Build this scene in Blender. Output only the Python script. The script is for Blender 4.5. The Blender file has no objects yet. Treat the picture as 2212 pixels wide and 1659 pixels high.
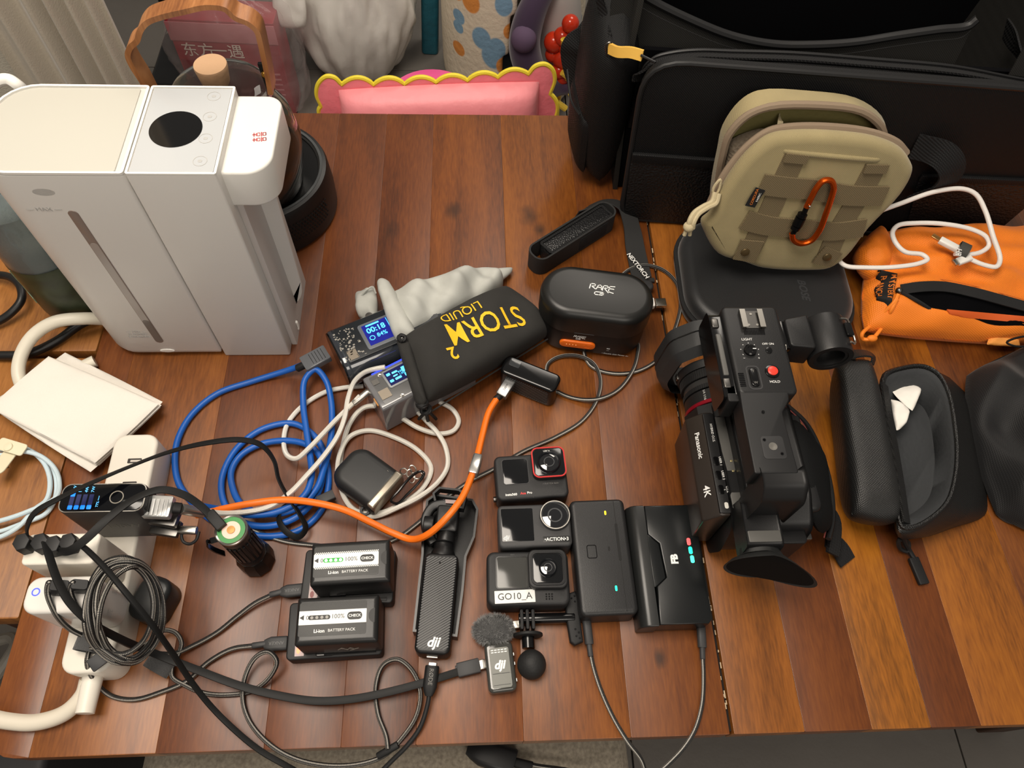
import bpy, bmesh, math, random
import numpy as np
from mathutils import Matrix, Vector, noise
from mathutils.bvhtree import BVHTree
random.seed(7)
C = bpy.context.scene.collection
S = bpy.context.scene
PI = math.pi
TT = 0.75            # table top height
EYE = 0.71           # eye above the table

# ------------------------------------------------------------ camera
_f, _cx, _cy = 1601.0, 1106.0, 829.5
_Y = np.array([-107, 2792, -_f]); _Y /= np.linalg.norm(_Y)
_D = np.array([-73, -921.5, -_f]); _D -= _D @ _Y * _Y; _D /= np.linalg.norm(_D)
_Z = -_D; _X = np.cross(_Y, _Z)
_R = np.array([_X, _Y, _Z])
cam = bpy.data.objects.new('camera', bpy.data.cameras.new('camera'))
C.objects.link(cam)
m = Matrix([list(r) for r in _R]).to_4x4(); m.translation = (0, 0, TT + EYE)
cam.matrix_world = m
cam.data.sensor_width = 36; cam.data.lens = 36 * _f / 2212
cam.data.clip_start = 0.02; cam.data.clip_end = 50
S.camera = cam

# ------------------------------------------------------------ light and exposure
S.view_settings.view_transform = 'Standard'; S.view_settings.look = 'None'
S.view_settings.gamma = 1; S.view_settings.exposure = 0.0
w = bpy.data.worlds.new('world'); S.world = w; w.use_nodes = True
w.node_tree.nodes['Background'].inputs[0].default_value = (1.0, 0.92, 0.82, 1)
w.node_tree.nodes['Background'].inputs[1].default_value = 0.24
def area(name, loc, target, sx, sy, power, col):
    l = bpy.data.lights.new(name, 'AREA'); l.shape = 'RECTANGLE'; l.size = sx; l.size_y = sy; l.energy = power; l.color = col
    o = bpy.data.objects.new(name, l); C.objects.link(o); o.location = loc
    o.rotation_euler = (Vector(target) - Vector(loc)).to_track_quat('-Z', 'Y').to_euler()
    return o
area('ceiling_lamp', (-0.36, 0.38, 2.5), (-0.36, 0.38, 0), 0.85, 0.85, 34, (1.0, 0.90, 0.78))
area('ceiling_lamp', (0.35, -1.5, 2.5), (0.2, 0.2, 0.7), 1.2, 0.8, 17, (1.0, 0.92, 0.82))
area('ceiling_lamp', (0.7, 2.3, 2.6), (0.5, 2.1, 0), 0.9, 0.9, 24, (1.0, 0.91, 0.8))  # added light, no fixture seen; brightens the things behind the table

# ------------------------------------------------------------ pixel rays of the photograph -> metres in the room
def P(px, py, h=0.0):
    d = _R @ np.array([px - _cx, _cy - py, -_f]); t = (EYE - h) / (-d[2]); p = d * t
    return Vector((p[0], p[1], h + TT))
def PY(px, py, y):
    d = _R @ np.array([px - _cx, _cy - py, -_f]); p = d * (y / d[1])
    return Vector((p[0], p[1], p[2] + EYE + TT))
def PP(*a): return [P(*q) for q in a]

# ------------------------------------------------------------ materials
MATS = {}
def mat(name, col, rough=0.5, metal=0.0, spec=0.5, bump=None, var=None, emit=None, es=1.0, trans=0.0, ior=1.45, alpha=1.0, sheen=0.0, coat=0.0):
    """bump=(kind,scale,strength); var=(scale,amount) multiplies the colour by noise"""
    if name in MATS: return MATS[name]
    M = bpy.data.materials.new(name); M.use_nodes = True; nt = M.node_tree; b = nt.nodes['Principled BSDF']
    c = [((x / 255) / 12.92 if x / 255 < .04045 else ((x / 255 + .055) / 1.055) ** 2.4) for x in col]
    I = b.inputs
    I['Base Color'].default_value = (*c, 1); I['Roughness'].default_value = rough; I['Metallic'].default_value = metal
    I['Specular IOR Level'].default_value = spec; I['IOR'].default_value = ior; I['Alpha'].default_value = alpha
    I['Transmission Weight'].default_value = trans; I['Sheen Weight'].default_value = sheen; I['Coat Weight'].default_value = coat
    if emit:
        e = [((x / 255) / 12.92 if x / 255 < .04045 else ((x / 255 + .055) / 1.055) ** 2.4) for x in emit]
        I['Emission Color'].default_value = (*e, 1); I['Emission Strength'].default_value = es
    N = nt.nodes.new; L = nt.links.new
    tc = N('ShaderNodeTexCoord')
    if bump:
        k, sc, st = bump
        if k == 'weave':
            a = N('ShaderNodeTexWave'); a.inputs['Scale'].default_value = sc; a.bands_direction = 'X'
            a2 = N('ShaderNodeTexWave'); a2.inputs['Scale'].default_value = sc; a2.bands_direction = 'DIAGONAL'
            for q in (a, a2): L(tc.outputs['Object'], q.inputs['Vector'])
            mx = N('ShaderNodeMath'); mx.operation = 'ADD'; L(a.outputs['Fac'], mx.inputs[0]); L(a2.outputs['Fac'], mx.inputs[1]); h = mx.outputs[0]
        elif k == 'vor':
            a = N('ShaderNodeTexVoronoi'); a.inputs['Scale'].default_value = sc; L(tc.outputs['Object'], a.inputs['Vector']); h = a.outputs['Distance']
        else:
            a = N('ShaderNodeTexNoise'); a.inputs['Scale'].default_value = sc; a.inputs['Detail'].default_value = 4; L(tc.outputs['Object'], a.inputs['Vector']); h = a.outputs['Fac']
        bp = N('ShaderNodeBump'); bp.inputs['Strength'].default_value = st; bp.inputs['Distance'].default_value = (.05 if k == 'weave' else .35) / sc
        L(h, bp.inputs['Height']); L(bp.outputs['Normal'], I['Normal'])
    if var:
        a = N('ShaderNodeTexNoise'); a.inputs['Scale'].default_value = var[0]; a.inputs['Detail'].default_value = 5; L(tc.outputs['Object'], a.inputs['Vector'])
        r = N('ShaderNodeMapRange'); r.inputs[1].default_value = .3; r.inputs[2].default_value = .7
        r.inputs[3].default_value = 1 - var[1]; r.inputs[4].default_value = 1 + var[1]; L(a.outputs['Fac'], r.inputs[0])
        mx = N('ShaderNodeVectorMath'); mx.operation = 'SCALE'; mx.inputs[0].default_value = c; L(r.outputs[0], mx.inputs['Scale']); L(mx.outputs[0], I['Base Color'])
    MATS[name] = M; return M
def lin(col): return [((x / 255) / 12.92 if x / 255 < .04045 else ((x / 255 + .055) / 1.055) ** 2.4) for x in col]

def wood(name, c1, c2, c3, rough=0.32, seed=0.0, knots=(), spec=0.5):
    """c1 dark, c2 mid, c3 light; grain runs along Y; knots=(x,y,r,tone) in object metres"""
    M = bpy.data.materials.new(name); M.use_nodes = True; nt = M.node_tree; b = nt.nodes['Principled BSDF']
    N = nt.nodes.new; L = nt.links.new
    tc = N('ShaderNodeTexCoord'); mp = N('ShaderNodeMapping'); mp.inputs['Location'].default_value = (seed, seed * 2, 0); mp.inputs['Scale'].default_value = (22, 2.2, 10)
    L(tc.outputs['Object'], mp.inputs['Vector'])
    n1 = N('ShaderNodeTexNoise'); n1.inputs['Scale'].default_value = 1.3; n1.inputs['Detail'].default_value = 6; n1.inputs['Distortion'].default_value = 0.9; L(mp.outputs[0], n1.inputs['Vector'])
    mp2 = N('ShaderNodeMapping'); mp2.inputs['Scale'].default_value = (520, 60, 10); L(tc.outputs['Object'], mp2.inputs['Vector'])
    n2 = N('ShaderNodeTexNoise'); n2.inputs['Scale'].default_value = 1.0; n2.inputs['Detail'].default_value = 3; L(mp2.outputs[0], n2.inputs['Vector'])
    mp3 = N('ShaderNodeMapping'); mp3.inputs['Location'].default_value = (seed * 3, seed, 0); mp3.inputs['Scale'].default_value = (7, 3, 4); L(tc.outputs['Object'], mp3.inputs['Vector'])
    n3 = N('ShaderNodeTexNoise'); n3.inputs['Scale'].default_value = 1.0; n3.inputs['Detail'].default_value = 2; L(mp3.outputs[0], n3.inputs['Vector'])
    a1 = N('ShaderNodeMath'); a1.operation = 'MULTIPLY_ADD'; a1.inputs[1].default_value = .30; L(n2.outputs['Fac'], a1.inputs[0])
    a2 = N('ShaderNodeMath'); a2.operation = 'MULTIPLY_ADD'; a2.inputs[1].default_value = .45; L(n1.outputs['Fac'], a2.inputs[0])
    a3 = N('ShaderNodeMath'); a3.operation = 'MULTIPLY'; a3.inputs[1].default_value = .25; L(n3.outputs['Fac'], a3.inputs[0])
    L(a3.outputs[0], a2.inputs[2]); L(a2.outputs[0], a1.inputs[2])
    fac = a1.outputs[0]
    r = N('ShaderNodeValToRGB'); e = r.color_ramp.elements
    e[0].position = .38; e[0].color = (*lin(c1), 1); e[1].position = .64; e[1].color = (*lin(c3), 1)
    q = e.new(.5); q.color = (*lin(c2), 1); L(fac, r.inputs[0])
    col = r.outputs[0]
    for (kx, ky, kr, tone) in knots:
        v = N('ShaderNodeVectorMath'); v.operation = 'SUBTRACT'; v.inputs[1].default_value = (kx, ky, 0); L(tc.outputs['Object'], v.inputs[0])
        v2 = N('ShaderNodeVectorMath'); v2.operation = 'MULTIPLY'; v2.inputs[1].default_value = (1, .65, 0); L(v.outputs[0], v2.inputs[0])
        nn = N('ShaderNodeTexNoise'); nn.inputs['Scale'].default_value = 45; L(tc.outputs['Object'], nn.inputs['Vector'])
        nm = N('ShaderNodeMath'); nm.operation = 'MULTIPLY_ADD'; nm.inputs[1].default_value = kr * 2.2; nm.inputs[2].default_value = -kr * 1.1; L(nn.outputs['Fac'], nm.inputs[0])
        ln = N('ShaderNodeVectorMath'); ln.operation = 'LENGTH'; L(v2.outputs[0], ln.inputs[0])
        ad = N('ShaderNodeMath'); ad.operation = 'ADD'; L(ln.outputs['Value'], ad.inputs[0]); L(nm.outputs[0], ad.inputs[1])
        mr = N('ShaderNodeMapRange'); mr.inputs[1].default_value = kr * .2; mr.inputs[2].default_value = kr * 1.6; mr.inputs[3].default_value = tone; mr.inputs[4].default_value = 0; L(ad.outputs[0], mr.inputs[0])
        mx = N('ShaderNodeMix'); mx.data_type = 'RGBA'; L(mr.outputs[0], mx.inputs[0]); L(col, mx.inputs[6]); mx.inputs[7].default_value = (*lin([x * .45 for x in c1]), 1); col = mx.outputs[2]
    L(col, b.inputs['Base Color'])
    b.inputs['Roughness'].default_value = rough; b.inputs['Specular IOR Level'].default_value = spec
    bp = N('ShaderNodeBump'); bp.inputs['Strength'].default_value = .10; bp.inputs['Distance'].default_value = .0003; L(n2.outputs['Fac'], bp.inputs['Height']); L(bp.outputs[0], b.inputs['Normal'])
    return M

def braid(name, dark, light, pitch=0.0016, width=.5):
    """two-tone braid on tubes: UV.x metres along, UV.y turns around"""
    M = bpy.data.materials.new(name); M.use_nodes = True; nt = M.node_tree; b = nt.nodes['Principled BSDF']; N = nt.nodes.new; L = nt.links.new
    uv = N('ShaderNodeUVMap'); sp = N('ShaderNodeSeparateXYZ'); L(uv.outputs[0], sp.inputs[0])
    def wv(sx, sy):
        a = N('ShaderNodeMath'); a.operation = 'MULTIPLY'; a.inputs[1].default_value = sx; L(sp.outputs[0], a.inputs[0])
        c = N('ShaderNodeMath'); c.operation = 'MULTIPLY_ADD'; c.inputs[1].default_value = sy; L(sp.outputs[1], c.inputs[0]); L(a.outputs[0], c.inputs[2])
        s = N('ShaderNodeMath'); s.operation = 'SINE'; L(c.outputs[0], s.inputs[0]); return s.outputs[0]
    s1 = wv(2 * PI / pitch, 2 * PI * 3); s2 = wv(2 * PI / pitch, -2 * PI * 3)
    mu = N('ShaderNodeMath'); mu.operation = 'MULTIPLY'; L(s1, mu.inputs[0]); L(s2, mu.inputs[1])
    st = wv(0, 2 * PI * 2)
    ad = N('ShaderNodeMath'); ad.operation = 'MULTIPLY_ADD'; ad.inputs[1].default_value = .45; L(st, ad.inputs[0]); L(mu.outputs[0], ad.inputs[2])
    mr = N('ShaderNodeMapRange'); mr.inputs[1].default_value = width - .25; mr.inputs[2].default_value = width + .25; L(ad.outputs[0], mr.inputs[0])
    mx = N('ShaderNodeMix'); mx.data_type = 'RGBA'; L(mr.outputs[0], mx.inputs[0]); mx.inputs[6].default_value = (*lin(dark), 1); mx.inputs[7].default_value = (*lin(light), 1)
    L(mx.outputs[2], b.inputs['Base Color']); b.inputs['Roughness'].default_value = .45
    bp = N('ShaderNodeBump'); bp.inputs['Strength'].default_value = .5; bp.inputs['Distance'].default_value = .0004; L(mu.outputs[0], bp.inputs['Height']); L(bp.outputs[0], b.inputs['Normal'])
    return M

# ------------------------------------------------------------ geometry kit
def wm(o):
    M = o.matrix_basis.copy(); p = o.parent
    while p: M = p.matrix_basis @ M; p = p.parent
    return M
def thing(name, label, cat, loc=(0, 0, TT), rz=0.0, group=None):
    o = bpy.data.objects.new(name, None); C.objects.link(o); o.empty_display_size = .02
    o.location = loc; o.rotation_euler = (0, 0, rz); o['label'] = label; o['category'] = cat
    if group: o['group'] = group
    return o
def tag(o, label=None, cat=None, group=None, kind=None):
    if label: o['label'] = label
    if cat: o['category'] = cat
    if group: o['group'] = group
    if kind: o['kind'] = kind
    return o
def T3(x=0, y=0, z=0): return Matrix.Translation((x, y, z))
def Rz(a): return Matrix.Rotation(math.radians(a), 4, 'Z')
def Rx(a): return Matrix.Rotation(math.radians(a), 4, 'X')
def Ry(a): return Matrix.Rotation(math.radians(a), 4, 'Y')
def Sc(x, y, z): return Matrix.Diagonal((x, y, z, 1))
class MB:
    def __init__(s): s.v = []; s.f = []; s.uv = {}
    def add(s, g, M=None):
        vs, fs = g[0], g[1]; k = len(s.v)
        for i, p in enumerate(vs):
            p = Vector(p); s.v.append(M @ p if M is not None else p)
        if len(g) > 2:
            for i, u in enumerate(g[2]): s.uv[k + i] = u
        flip = M is not None and M.determinant() < 0
        for f in fs:
            f = tuple(k + i for i in f); s.f.append(f[::-1] if flip else f)
        return s
    def build(s, name, m, parent=None, world=False, label=None, kind=None, ang=35, flat=False):
        vs = s.v
        o_loc = None
        if world:
            if parent: Mi = wm(parent).inverted(); vs = [Mi @ v for v in vs]
            else:
                xs = [v.x for v in vs]; ys = [v.y for v in vs]; zs = [v.z for v in vs]
                o_loc = Vector(((min(xs) + max(xs)) / 2, (min(ys) + max(ys)) / 2, min(zs))); vs = [v - o_loc for v in vs]
        me = bpy.data.meshes.new(name); me.from_pydata([tuple(v) for v in vs], [], s.f)
        if s.uv:
            ul = me.uv_layers.new(name='UVMap')
            for l in me.loops: ul.data[l.index].uv = s.uv.get(l.vertex_index, (0, 0))
        me.materials.append(m); me.validate(); me.update()
        if not flat: me.shade_smooth(); me.set_sharp_from_angle(angle=math.radians(ang))
        o = bpy.data.objects.new(name, me); C.objects.link(o); o.parent = parent
        if o_loc is not None: o.location = o_loc
        if label: o['label'] = label
        if kind: o['kind'] = kind
        return o
def one(name, g, m, parent=None, M=None, local=False, **k):
    if local:
        o = MB().add(g).build(name, m, parent, **k); o.matrix_basis = M; return o
    return MB().add(g, M).build(name, m, parent, **k)

class RR(list): pass
def rr(w, d, r, n=5):
    """rounded rectangle outline, ccw, centred"""
    if not isinstance(r, (tuple, list)): r = (r,) * 4
    o = RR(); o.q = (w, d, r, n)
    for k, (sx, sy) in enumerate(((1, 1), (-1, 1), (-1, -1), (1, -1))):
        R = max(r[k], 1e-5); cx, cy = sx * (w / 2 - R), sy * (d / 2 - R)
        for i in range(n + 1):
            a = PI / 2 * (k + i / n); o.append((cx + R * math.cos(a), cy + R * math.sin(a)))
    return o
def inset(o, t):
    if isinstance(o, RR): w, d, r, k = o.q; return rr(w - 2 * t, d - 2 * t, [max(a - t, 1e-5) for a in r], k)
    n = len(o); res = []
    for i in range(n):
        a = Vector(o[i - 1]); b = Vector(o[i]); c = Vector(o[(i + 1) % n])
        e1 = (b - a); e2 = (c - b)
        if e1.length < 1e-9: e1 = e2
        if e2.length < 1e-9: e2 = e1
        e1.normalize(); e2.normalize(); n1 = Vector((-e1.y, e1.x)); n2 = Vector((-e2.y, e2.x)); s = n1 + n2
        if s.length < 1e-6: s = n1
        s.normalize(); k = t / max(s.dot(n1), .35); res.append((b.x + s.x * k, b.y + s.y * k))
    return res
def rings(R, cap=True, closed=False):
    n = len(R[0]); v = [p for r in R for p in r]; f = []
    m_ = len(R)
    for k in range(m_ - 1 + (1 if closed else 0)):
        a, b = k * n, ((k + 1) % m_) * n
        for i in range(n): j = (i + 1) % n; f.append((a + i, a + j, b + j, b + i))
    if cap and not closed: f.append(tuple(range(n))[::-1]); f.append(tuple((m_ - 1) * n + i for i in range(n)))
    return v, f
def strip(R):
    """open grid surface through rows of points"""
    n = len(R[0]); return [p for r in R for p in r], [(k * n + i, k * n + i + 1, (k + 1) * n + i + 1, (k + 1) * n + i) for k in range(len(R) - 1) for i in range(n - 1)]
def ext(o, z0, z1, b=0.0, bb=0.0, n=3):
    """extrude outline with rounded top (b) and bottom (bb) edges"""
    R = []
    if bb > 0:
        for i in range(n): a = PI / 2 * i / n; t = bb * (1 - math.sin(a)); R.append([(x, y, z0 + bb * (1 - math.cos(a))) for x, y in inset(o, t)])
    R.append([(x, y, z0 + bb) for x, y in o])
    R.append([(x, y, z1 - b) for x, y in o])
    if b > 0:
        for i in range(1, n + 1): a = PI / 2 * i / n; t = b * (1 - math.cos(a)); R.append([(x, y, z1 - b + b * math.sin(a)) for x, y in inset(o, t)])
    return rings(R)
def rbox(w, d, h, r=0.003, b=0.001, bb=None): return ext(rr(w, d, min(r, w / 2.01, d / 2.01)), 0, h, b, b if bb is None else bb)
def box(w, d, h): return ext(rr(w, d, 0, 1)[::1], 0, h) if False else ([(sx * w / 2, sy * d / 2, z) for z in (0, h) for sx, sy in ((-1, -1), (1, -1), (1, 1), (-1, 1))], [(3, 2, 1, 0), (4, 5, 6, 7), (0, 1, 5, 4), (1, 2, 6, 5), (2, 3, 7, 6), (3, 0, 4, 7)])
def circ(r, n=32, sx=1, sy=1): return [(r * sx * math.cos(2 * PI * i / n), r * sy * math.sin(2 * PI * i / n)) for i in range(n)]
def cyl(r, h, n=28, b=0.0): return ext(circ(r, n), 0, h, b, b)
def lathe(pr, n=40, closed=False): return rings([[(r * math.cos(2 * PI * i / n), r * math.sin(2 * PI * i / n), z) for i in range(n)] for r, z in pr], True, closed)
def ball(r, n=20, k=12): return lathe([(max(r * math.sin(PI * i / k), 1e-5), -r * math.cos(PI * i / k)) for i in range(k + 1)], n)
def cr(pts, per=6, closed=False):
    p = [Vector(q) for q in pts]; n = len(p); out = []
    if n < 3: return p
    for i in range(n if closed else n - 1):
        if closed: a, b, c, d = p[i - 1], p[i], p[(i + 1) % n], p[(i + 2) % n]
        else: a, b, c, d = p[max(i - 1, 0)], p[i], p[i + 1], p[min(i + 2, n - 1)]
        # centripetal-like tangents
        l1 = max((b - a).length, 1e-6) ** .5; l2 = max((c - b).length, 1e-6) ** .5; l3 = max((d - c).length, 1e-6) ** .5
        m1 = (c - b) + l2 * ((b - a) / l1 - (c - a) / (l1 + l2)) if (b - a).length > 1e-6 else (c - b)
        m2 = (c - b) + l2 * ((d - c) / l3 - (d - b) / (l2 + l3)) if (d - c).length > 1e-6 else (c - b)
        for k in range(per):
            t = k / per; t2 = t * t; t3 = t2 * t
            out.append(b * (2 * t3 - 3 * t2 + 1) + m1 * (t3 - 2 * t2 + t) + c * (3 * t2 - 2 * t3) + m2 * (t3 - t2))
    if not closed: out.append(p[-1])
    return out
def frames(pts, closed=False):
    n = len(pts); T = []
    for i in range(n):
        a = pts[i - 1] if (closed or i > 0) else pts[i]; b = pts[(i + 1) % n] if (closed or i < n - 1) else pts[i]
        t = (b - a); T.append(t.normalized() if t.length > 1e-9 else Vector((1, 0, 0)))
    u = Vector((0, 0, 1))
    if abs(T[0].dot(u)) > .9: u = Vector((0, 1, 0))
    F = []
    for t in T:
        u = (u - t * u.dot(t)); u.normalize(); F.append((t, t.cross(u), u))
    return F
def tube(pts, r, n=9, closed=False, rf=None):
    F = frames(pts, closed); v = []; f = []; uv = []; L = 0
    for i, (p, (t, s, u)) in enumerate(zip(pts, F)):
        if i: L += (p - pts[i - 1]).length
        q = r if rf is None else rf(i / (len(pts) - 1))
        for k in range(n + 1):
            a = 2 * PI * k / n; v.append(p + s * (q * math.cos(a)) + u * (q * math.sin(a))); uv.append((L, k / n))
    m_ = len(pts); W = n + 1
    for i in range(m_ - 1 + (1 if closed else 0)):
        a, b = i * W, ((i + 1) % m_) * W
        for k in range(n): f.append((a + k, a + k + 1, b + k + 1, b + k))
    if not closed: f.append(tuple(range(n))[::-1]); f.append(tuple((m_ - 1) * W + k for k in range(n)))
    return v, f, uv
def sweep(pts, prof, ups=None, closed=False):
    """sweep a 2-D profile (side, up) along points; ups optional list of up vectors"""
    F = frames(pts, closed); R = []
    for i, (p, (t, s, u)) in enumerate(zip(pts, F)):
        if ups is not None:
            uu = Vector(ups[i] if isinstance(ups, list) else ups); uu = (uu - t * uu.dot(t)).normalized(); s = t.cross(uu); u = uu
        R.append([p + s * a + u * b for a, b in prof])
    return rings(R, True, closed)
def ribbon(pts, w, t, ups=None, closed=False): return sweep(pts, [(w / 2, -t / 2), (w / 2, t / 2), (-w / 2, t / 2), (-w / 2, -t / 2)][::-1], ups, closed)
def pillow(q, th, bot=0.3, p=2.6, n=22, m_=22, rnd=.25, nz=0.0, ns=30.0, seed=0.0, fn=None, up=None):
    """cushion on 4 corner points TL,TR,BR,BL; th = thickness above the corner plane, bot = fraction below"""
    TL, TR, BR, BL = [Vector(x) for x in q]
    N_ = (TR - TL).cross(BL - TL) * -1; N_.normalize()
    if N_.z < 0 and abs(N_.z) > .2: N_ = -N_
    if up is not None: N_ = Vector(up).normalized()
    def pos(u, v):
        a = (u + 1) / 2; b = (v + 1) / 2
        return TL * (1 - a) * (1 - b) + TR * a * (1 - b) + BR * a * b + BL * (1 - a) * b
    v = []; f = []
    for side in (1, -1):
        for j in range(m_ + 1):
            for i in range(n + 1):
                u = -math.cos(PI * i / n); w_ = -math.cos(PI * j / m_)
                u = u * .6 + (2 * i / n - 1) * .4; w_ = w_ * .6 + (2 * j / m_ - 1) * .4
                k = 1 - rnd * (u * u) * (w_ * w_) * .5
                h = max(0, (1 - abs(u) ** p)) ** .5 * max(0, (1 - abs(w_) ** p)) ** .5
                P0 = pos(u * k, w_ * k)
                z = th * h if side > 0 else -th * bot * h
                if nz and h > 0: z += nz * noise.fractal(Vector((P0.x * ns + seed, P0.y * ns, side * 3.0 + P0.z * ns)), 1.0, 2.0, 3) * min(1, h * 2) * (1 if side > 0 else .3)
                if fn: z = fn(u, w_, z, side)
                v.append(P0 + N_ * z)
    W = n + 1; H = (n + 1) * (m_ + 1)
    for s_ in (0, 1):
        for j in range(m_):
            for i in range(n):
                a = s_ * H + j * W + i; q_ = (a, a + W, a + W + 1, a + 1); f.append(q_ if s_ == 0 else q_[::-1])
    # sew the rim
    rim = [j * W for j in range(m_)] + [m_ * W + i for i in range(n)] + [(m_ - j) * W + n for j in range(m_)] + [n - i for i in range(n)]
    for k in range(len(rim)): a, b = rim[k], rim[(k + 1) % len(rim)]; f.append((a, H + a, H + b, b))
    return v, f
def fixn(o):
    bm = bmesh.new(); bm.from_mesh(o.data); bmesh.ops.remove_doubles(bm, verts=bm.verts, dist=1e-5); bmesh.ops.recalc_face_normals(bm, faces=bm.faces); bm.to_mesh(o.data); bm.free(); o.data.shade_smooth(); o.data.set_sharp_from_angle(angle=math.radians(50)); return o
def bvh_of(o):
    M = wm(o); me = o.data
    return BVHTree.FromPolygons([M @ v.co for v in me.vertices], [tuple(p.vertices) for p in me.polygons])
_fonts = {}
def font(k):
    if k is None: return None
    import os, glob
    if k not in _fonts:
        d = os.path.join(bpy.utils.resource_path('LOCAL'), 'datafiles', 'fonts')
        _fonts[k] = None
    return _fonts[k]
def text(s, size, m, parent, M=None, ex=0.0001, align='CENTER', bold=0.0, sx=1.0, world=False, name='lettering', drape=None, label=None, shear=0, space=1.0):
    """flat print: letters in the XY plane of M"""
    cu = bpy.data.curves.new('t', 'FONT'); cu.body = s; cu.size = size; cu.align_x = align; cu.align_y = 'CENTER'; cu.extrude = ex; cu.offset = bold; cu.resolution_u = 3; cu.shear = shear; cu.space_character = space
    ob = bpy.data.objects.new('t', cu); C.objects.link(ob); bpy.context.view_layer.update()
    me = bpy.data.meshes.new_from_object(ob.evaluated_get(bpy.context.evaluated_depsgraph_get())); bpy.data.objects.remove(ob); bpy.data.curves.remove(cu)
    M = (M if M is not None else Matrix()) @ Sc(sx, 1, 1)
    if drape is not None:
        bm = bmesh.new(); bm.from_mesh(me); bmesh.ops.triangulate(bm, faces=bm.faces); bmesh.ops.subdivide_edges(bm, edges=[e for e in bm.edges if e.calc_length() > size * .12], cuts=3); bm.to_mesh(me); bm.free()
    me.transform(M)
    if drape is not None:
        bv, off = drape
        for v in me.vertices:
            h = bv.ray_cast(Vector((v.co.x, v.co.y, v.co.z + .2)), Vector((0, 0, -1)))
            if h[0] is not None: v.co.z = h[0].z + off
    if (world or drape is not None) and parent: me.transform(wm(parent).inverted())
    me.name = name; me.materials.clear(); me.materials.append(m)
    o = bpy.data.objects.new(name, me); C.objects.link(o); o.parent = parent
    if label: o['label'] = label
    return o
def qf(TL, TR, BR, BL, h):
    """frame of a level rectangle seen with its top at height h: returns (location on table, yaw, width, depth)"""
    a = [P(*q, h) for q in (TL, TR, BR, BL)]; c = sum(a, Vector()) / 4
    v = a[1] - a[0] + a[2] - a[3]; w_ = ((a[1] - a[0]).length + (a[2] - a[3]).length) / 2; d_ = ((a[3] - a[0]).length + (a[2] - a[1]).length) / 2
    return Vector((c.x, c.y, TT)), math.atan2(v.y, v.x), w_, d_
def fill(o, name='x'): return o

# common materials
BLK = mat('black plastic', (17, 17, 18), .42, bump=('noise', 900, .15))
BLKG = mat('glossy black plastic', (12, 12, 13), .16)
BLKM = mat('matte black rubber', (16, 16, 17), .62, bump=('noise', 700, .1))
DGR = mat('dark grey plastic', (48, 48, 49), .5)
WHT = mat('white plastic', (232, 230, 224), .38)
WHTM = mat('white print', (235, 235, 232), .6)
GRYP = mat('grey print', (120, 118, 114), .6)
STEEL = mat('brushed steel', (190, 186, 178), .28, 1.0)
STEELD = mat('dark steel', (110, 108, 105), .35, 1.0)
LENSG = mat('coated lens glass', (8, 9, 14), .04, spec=.9, coat=1)
SCRN = mat('dark screen glass', (16, 17, 19), .08, spec=.6)
exec_stage = []
# ============================================================ the setting
FLOOR = mat('grey stone tile', (112, 107, 101), .45, bump=('noise', 40, .15), var=(3.0, .12))
GROUT = mat('dark grout', (58, 56, 54), .9)
fl = MB().add(box(8, 7, .03), T3(.3, 1.2, -.038)).build('floor', GROUT, None); tag(fl, kind='structure')
tb = bpy.data.meshes.new('tile'); g_ = ext(rr(.597, .597, .002, 1), 0, .006, .001); tb.from_pydata(g_[0], [], g_[1]); tb.materials.append(FLOOR)
for i in range(-6, 6):
    for j in range(-4, 7):
        o = bpy.data.objects.new('tile', tb); C.objects.link(o); o.parent = fl; o.location = (.874 + .3 + i * .6, .12 + .3 + j * .6, -.006)
        o.rotation_euler = (0, 0, PI / 2 * ((i * 3 + j) % 4))
WALL = mat('textured cream wallpaper', (190, 183, 168), .8, bump=('noise', 320, 1.0))
wl = MB().add(box(1.6, .12, 2.3), T3(-1.606, 1.26, -.002)).build('wall_back', WALL, None); tag(wl, kind='structure')
# pleated curtain at the end of the wall
CURT = mat('cream frosted pleated curtain', (186, 176, 160), .6, bump=('noise', 350, .5), sheen=.3)
pr = []
xs = np.linspace(-.812, -.60, 90)
for x in xs:
    k = (x + .812) / .212
    pr.append((x, 1.165 + .016 * math.sin(k * 2 * PI * (3.0 + 2.5 * k)) + .004 * math.sin(k * 50)))
pr2 = [(x, y + .004) for x, y in reversed(pr)]
t = thing('curtain', 'cream pleated curtain hanging at the wall end behind the white dispenser', 'curtain', (-.71, 1.17, .02))
v_, f_ = rings([[(x, y, z) for x, y in pr + pr2] for z in np.linspace(.03, 2.0, 3)])
MB().add((v_, f_)).build('pleated_panel', CURT, t, world=True, ang=60)
MB().add(box(.23, .05, .02), T3(-.706, 1.17, 2.0)).build('curtain_rail', WHT, t, world=True)

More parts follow.
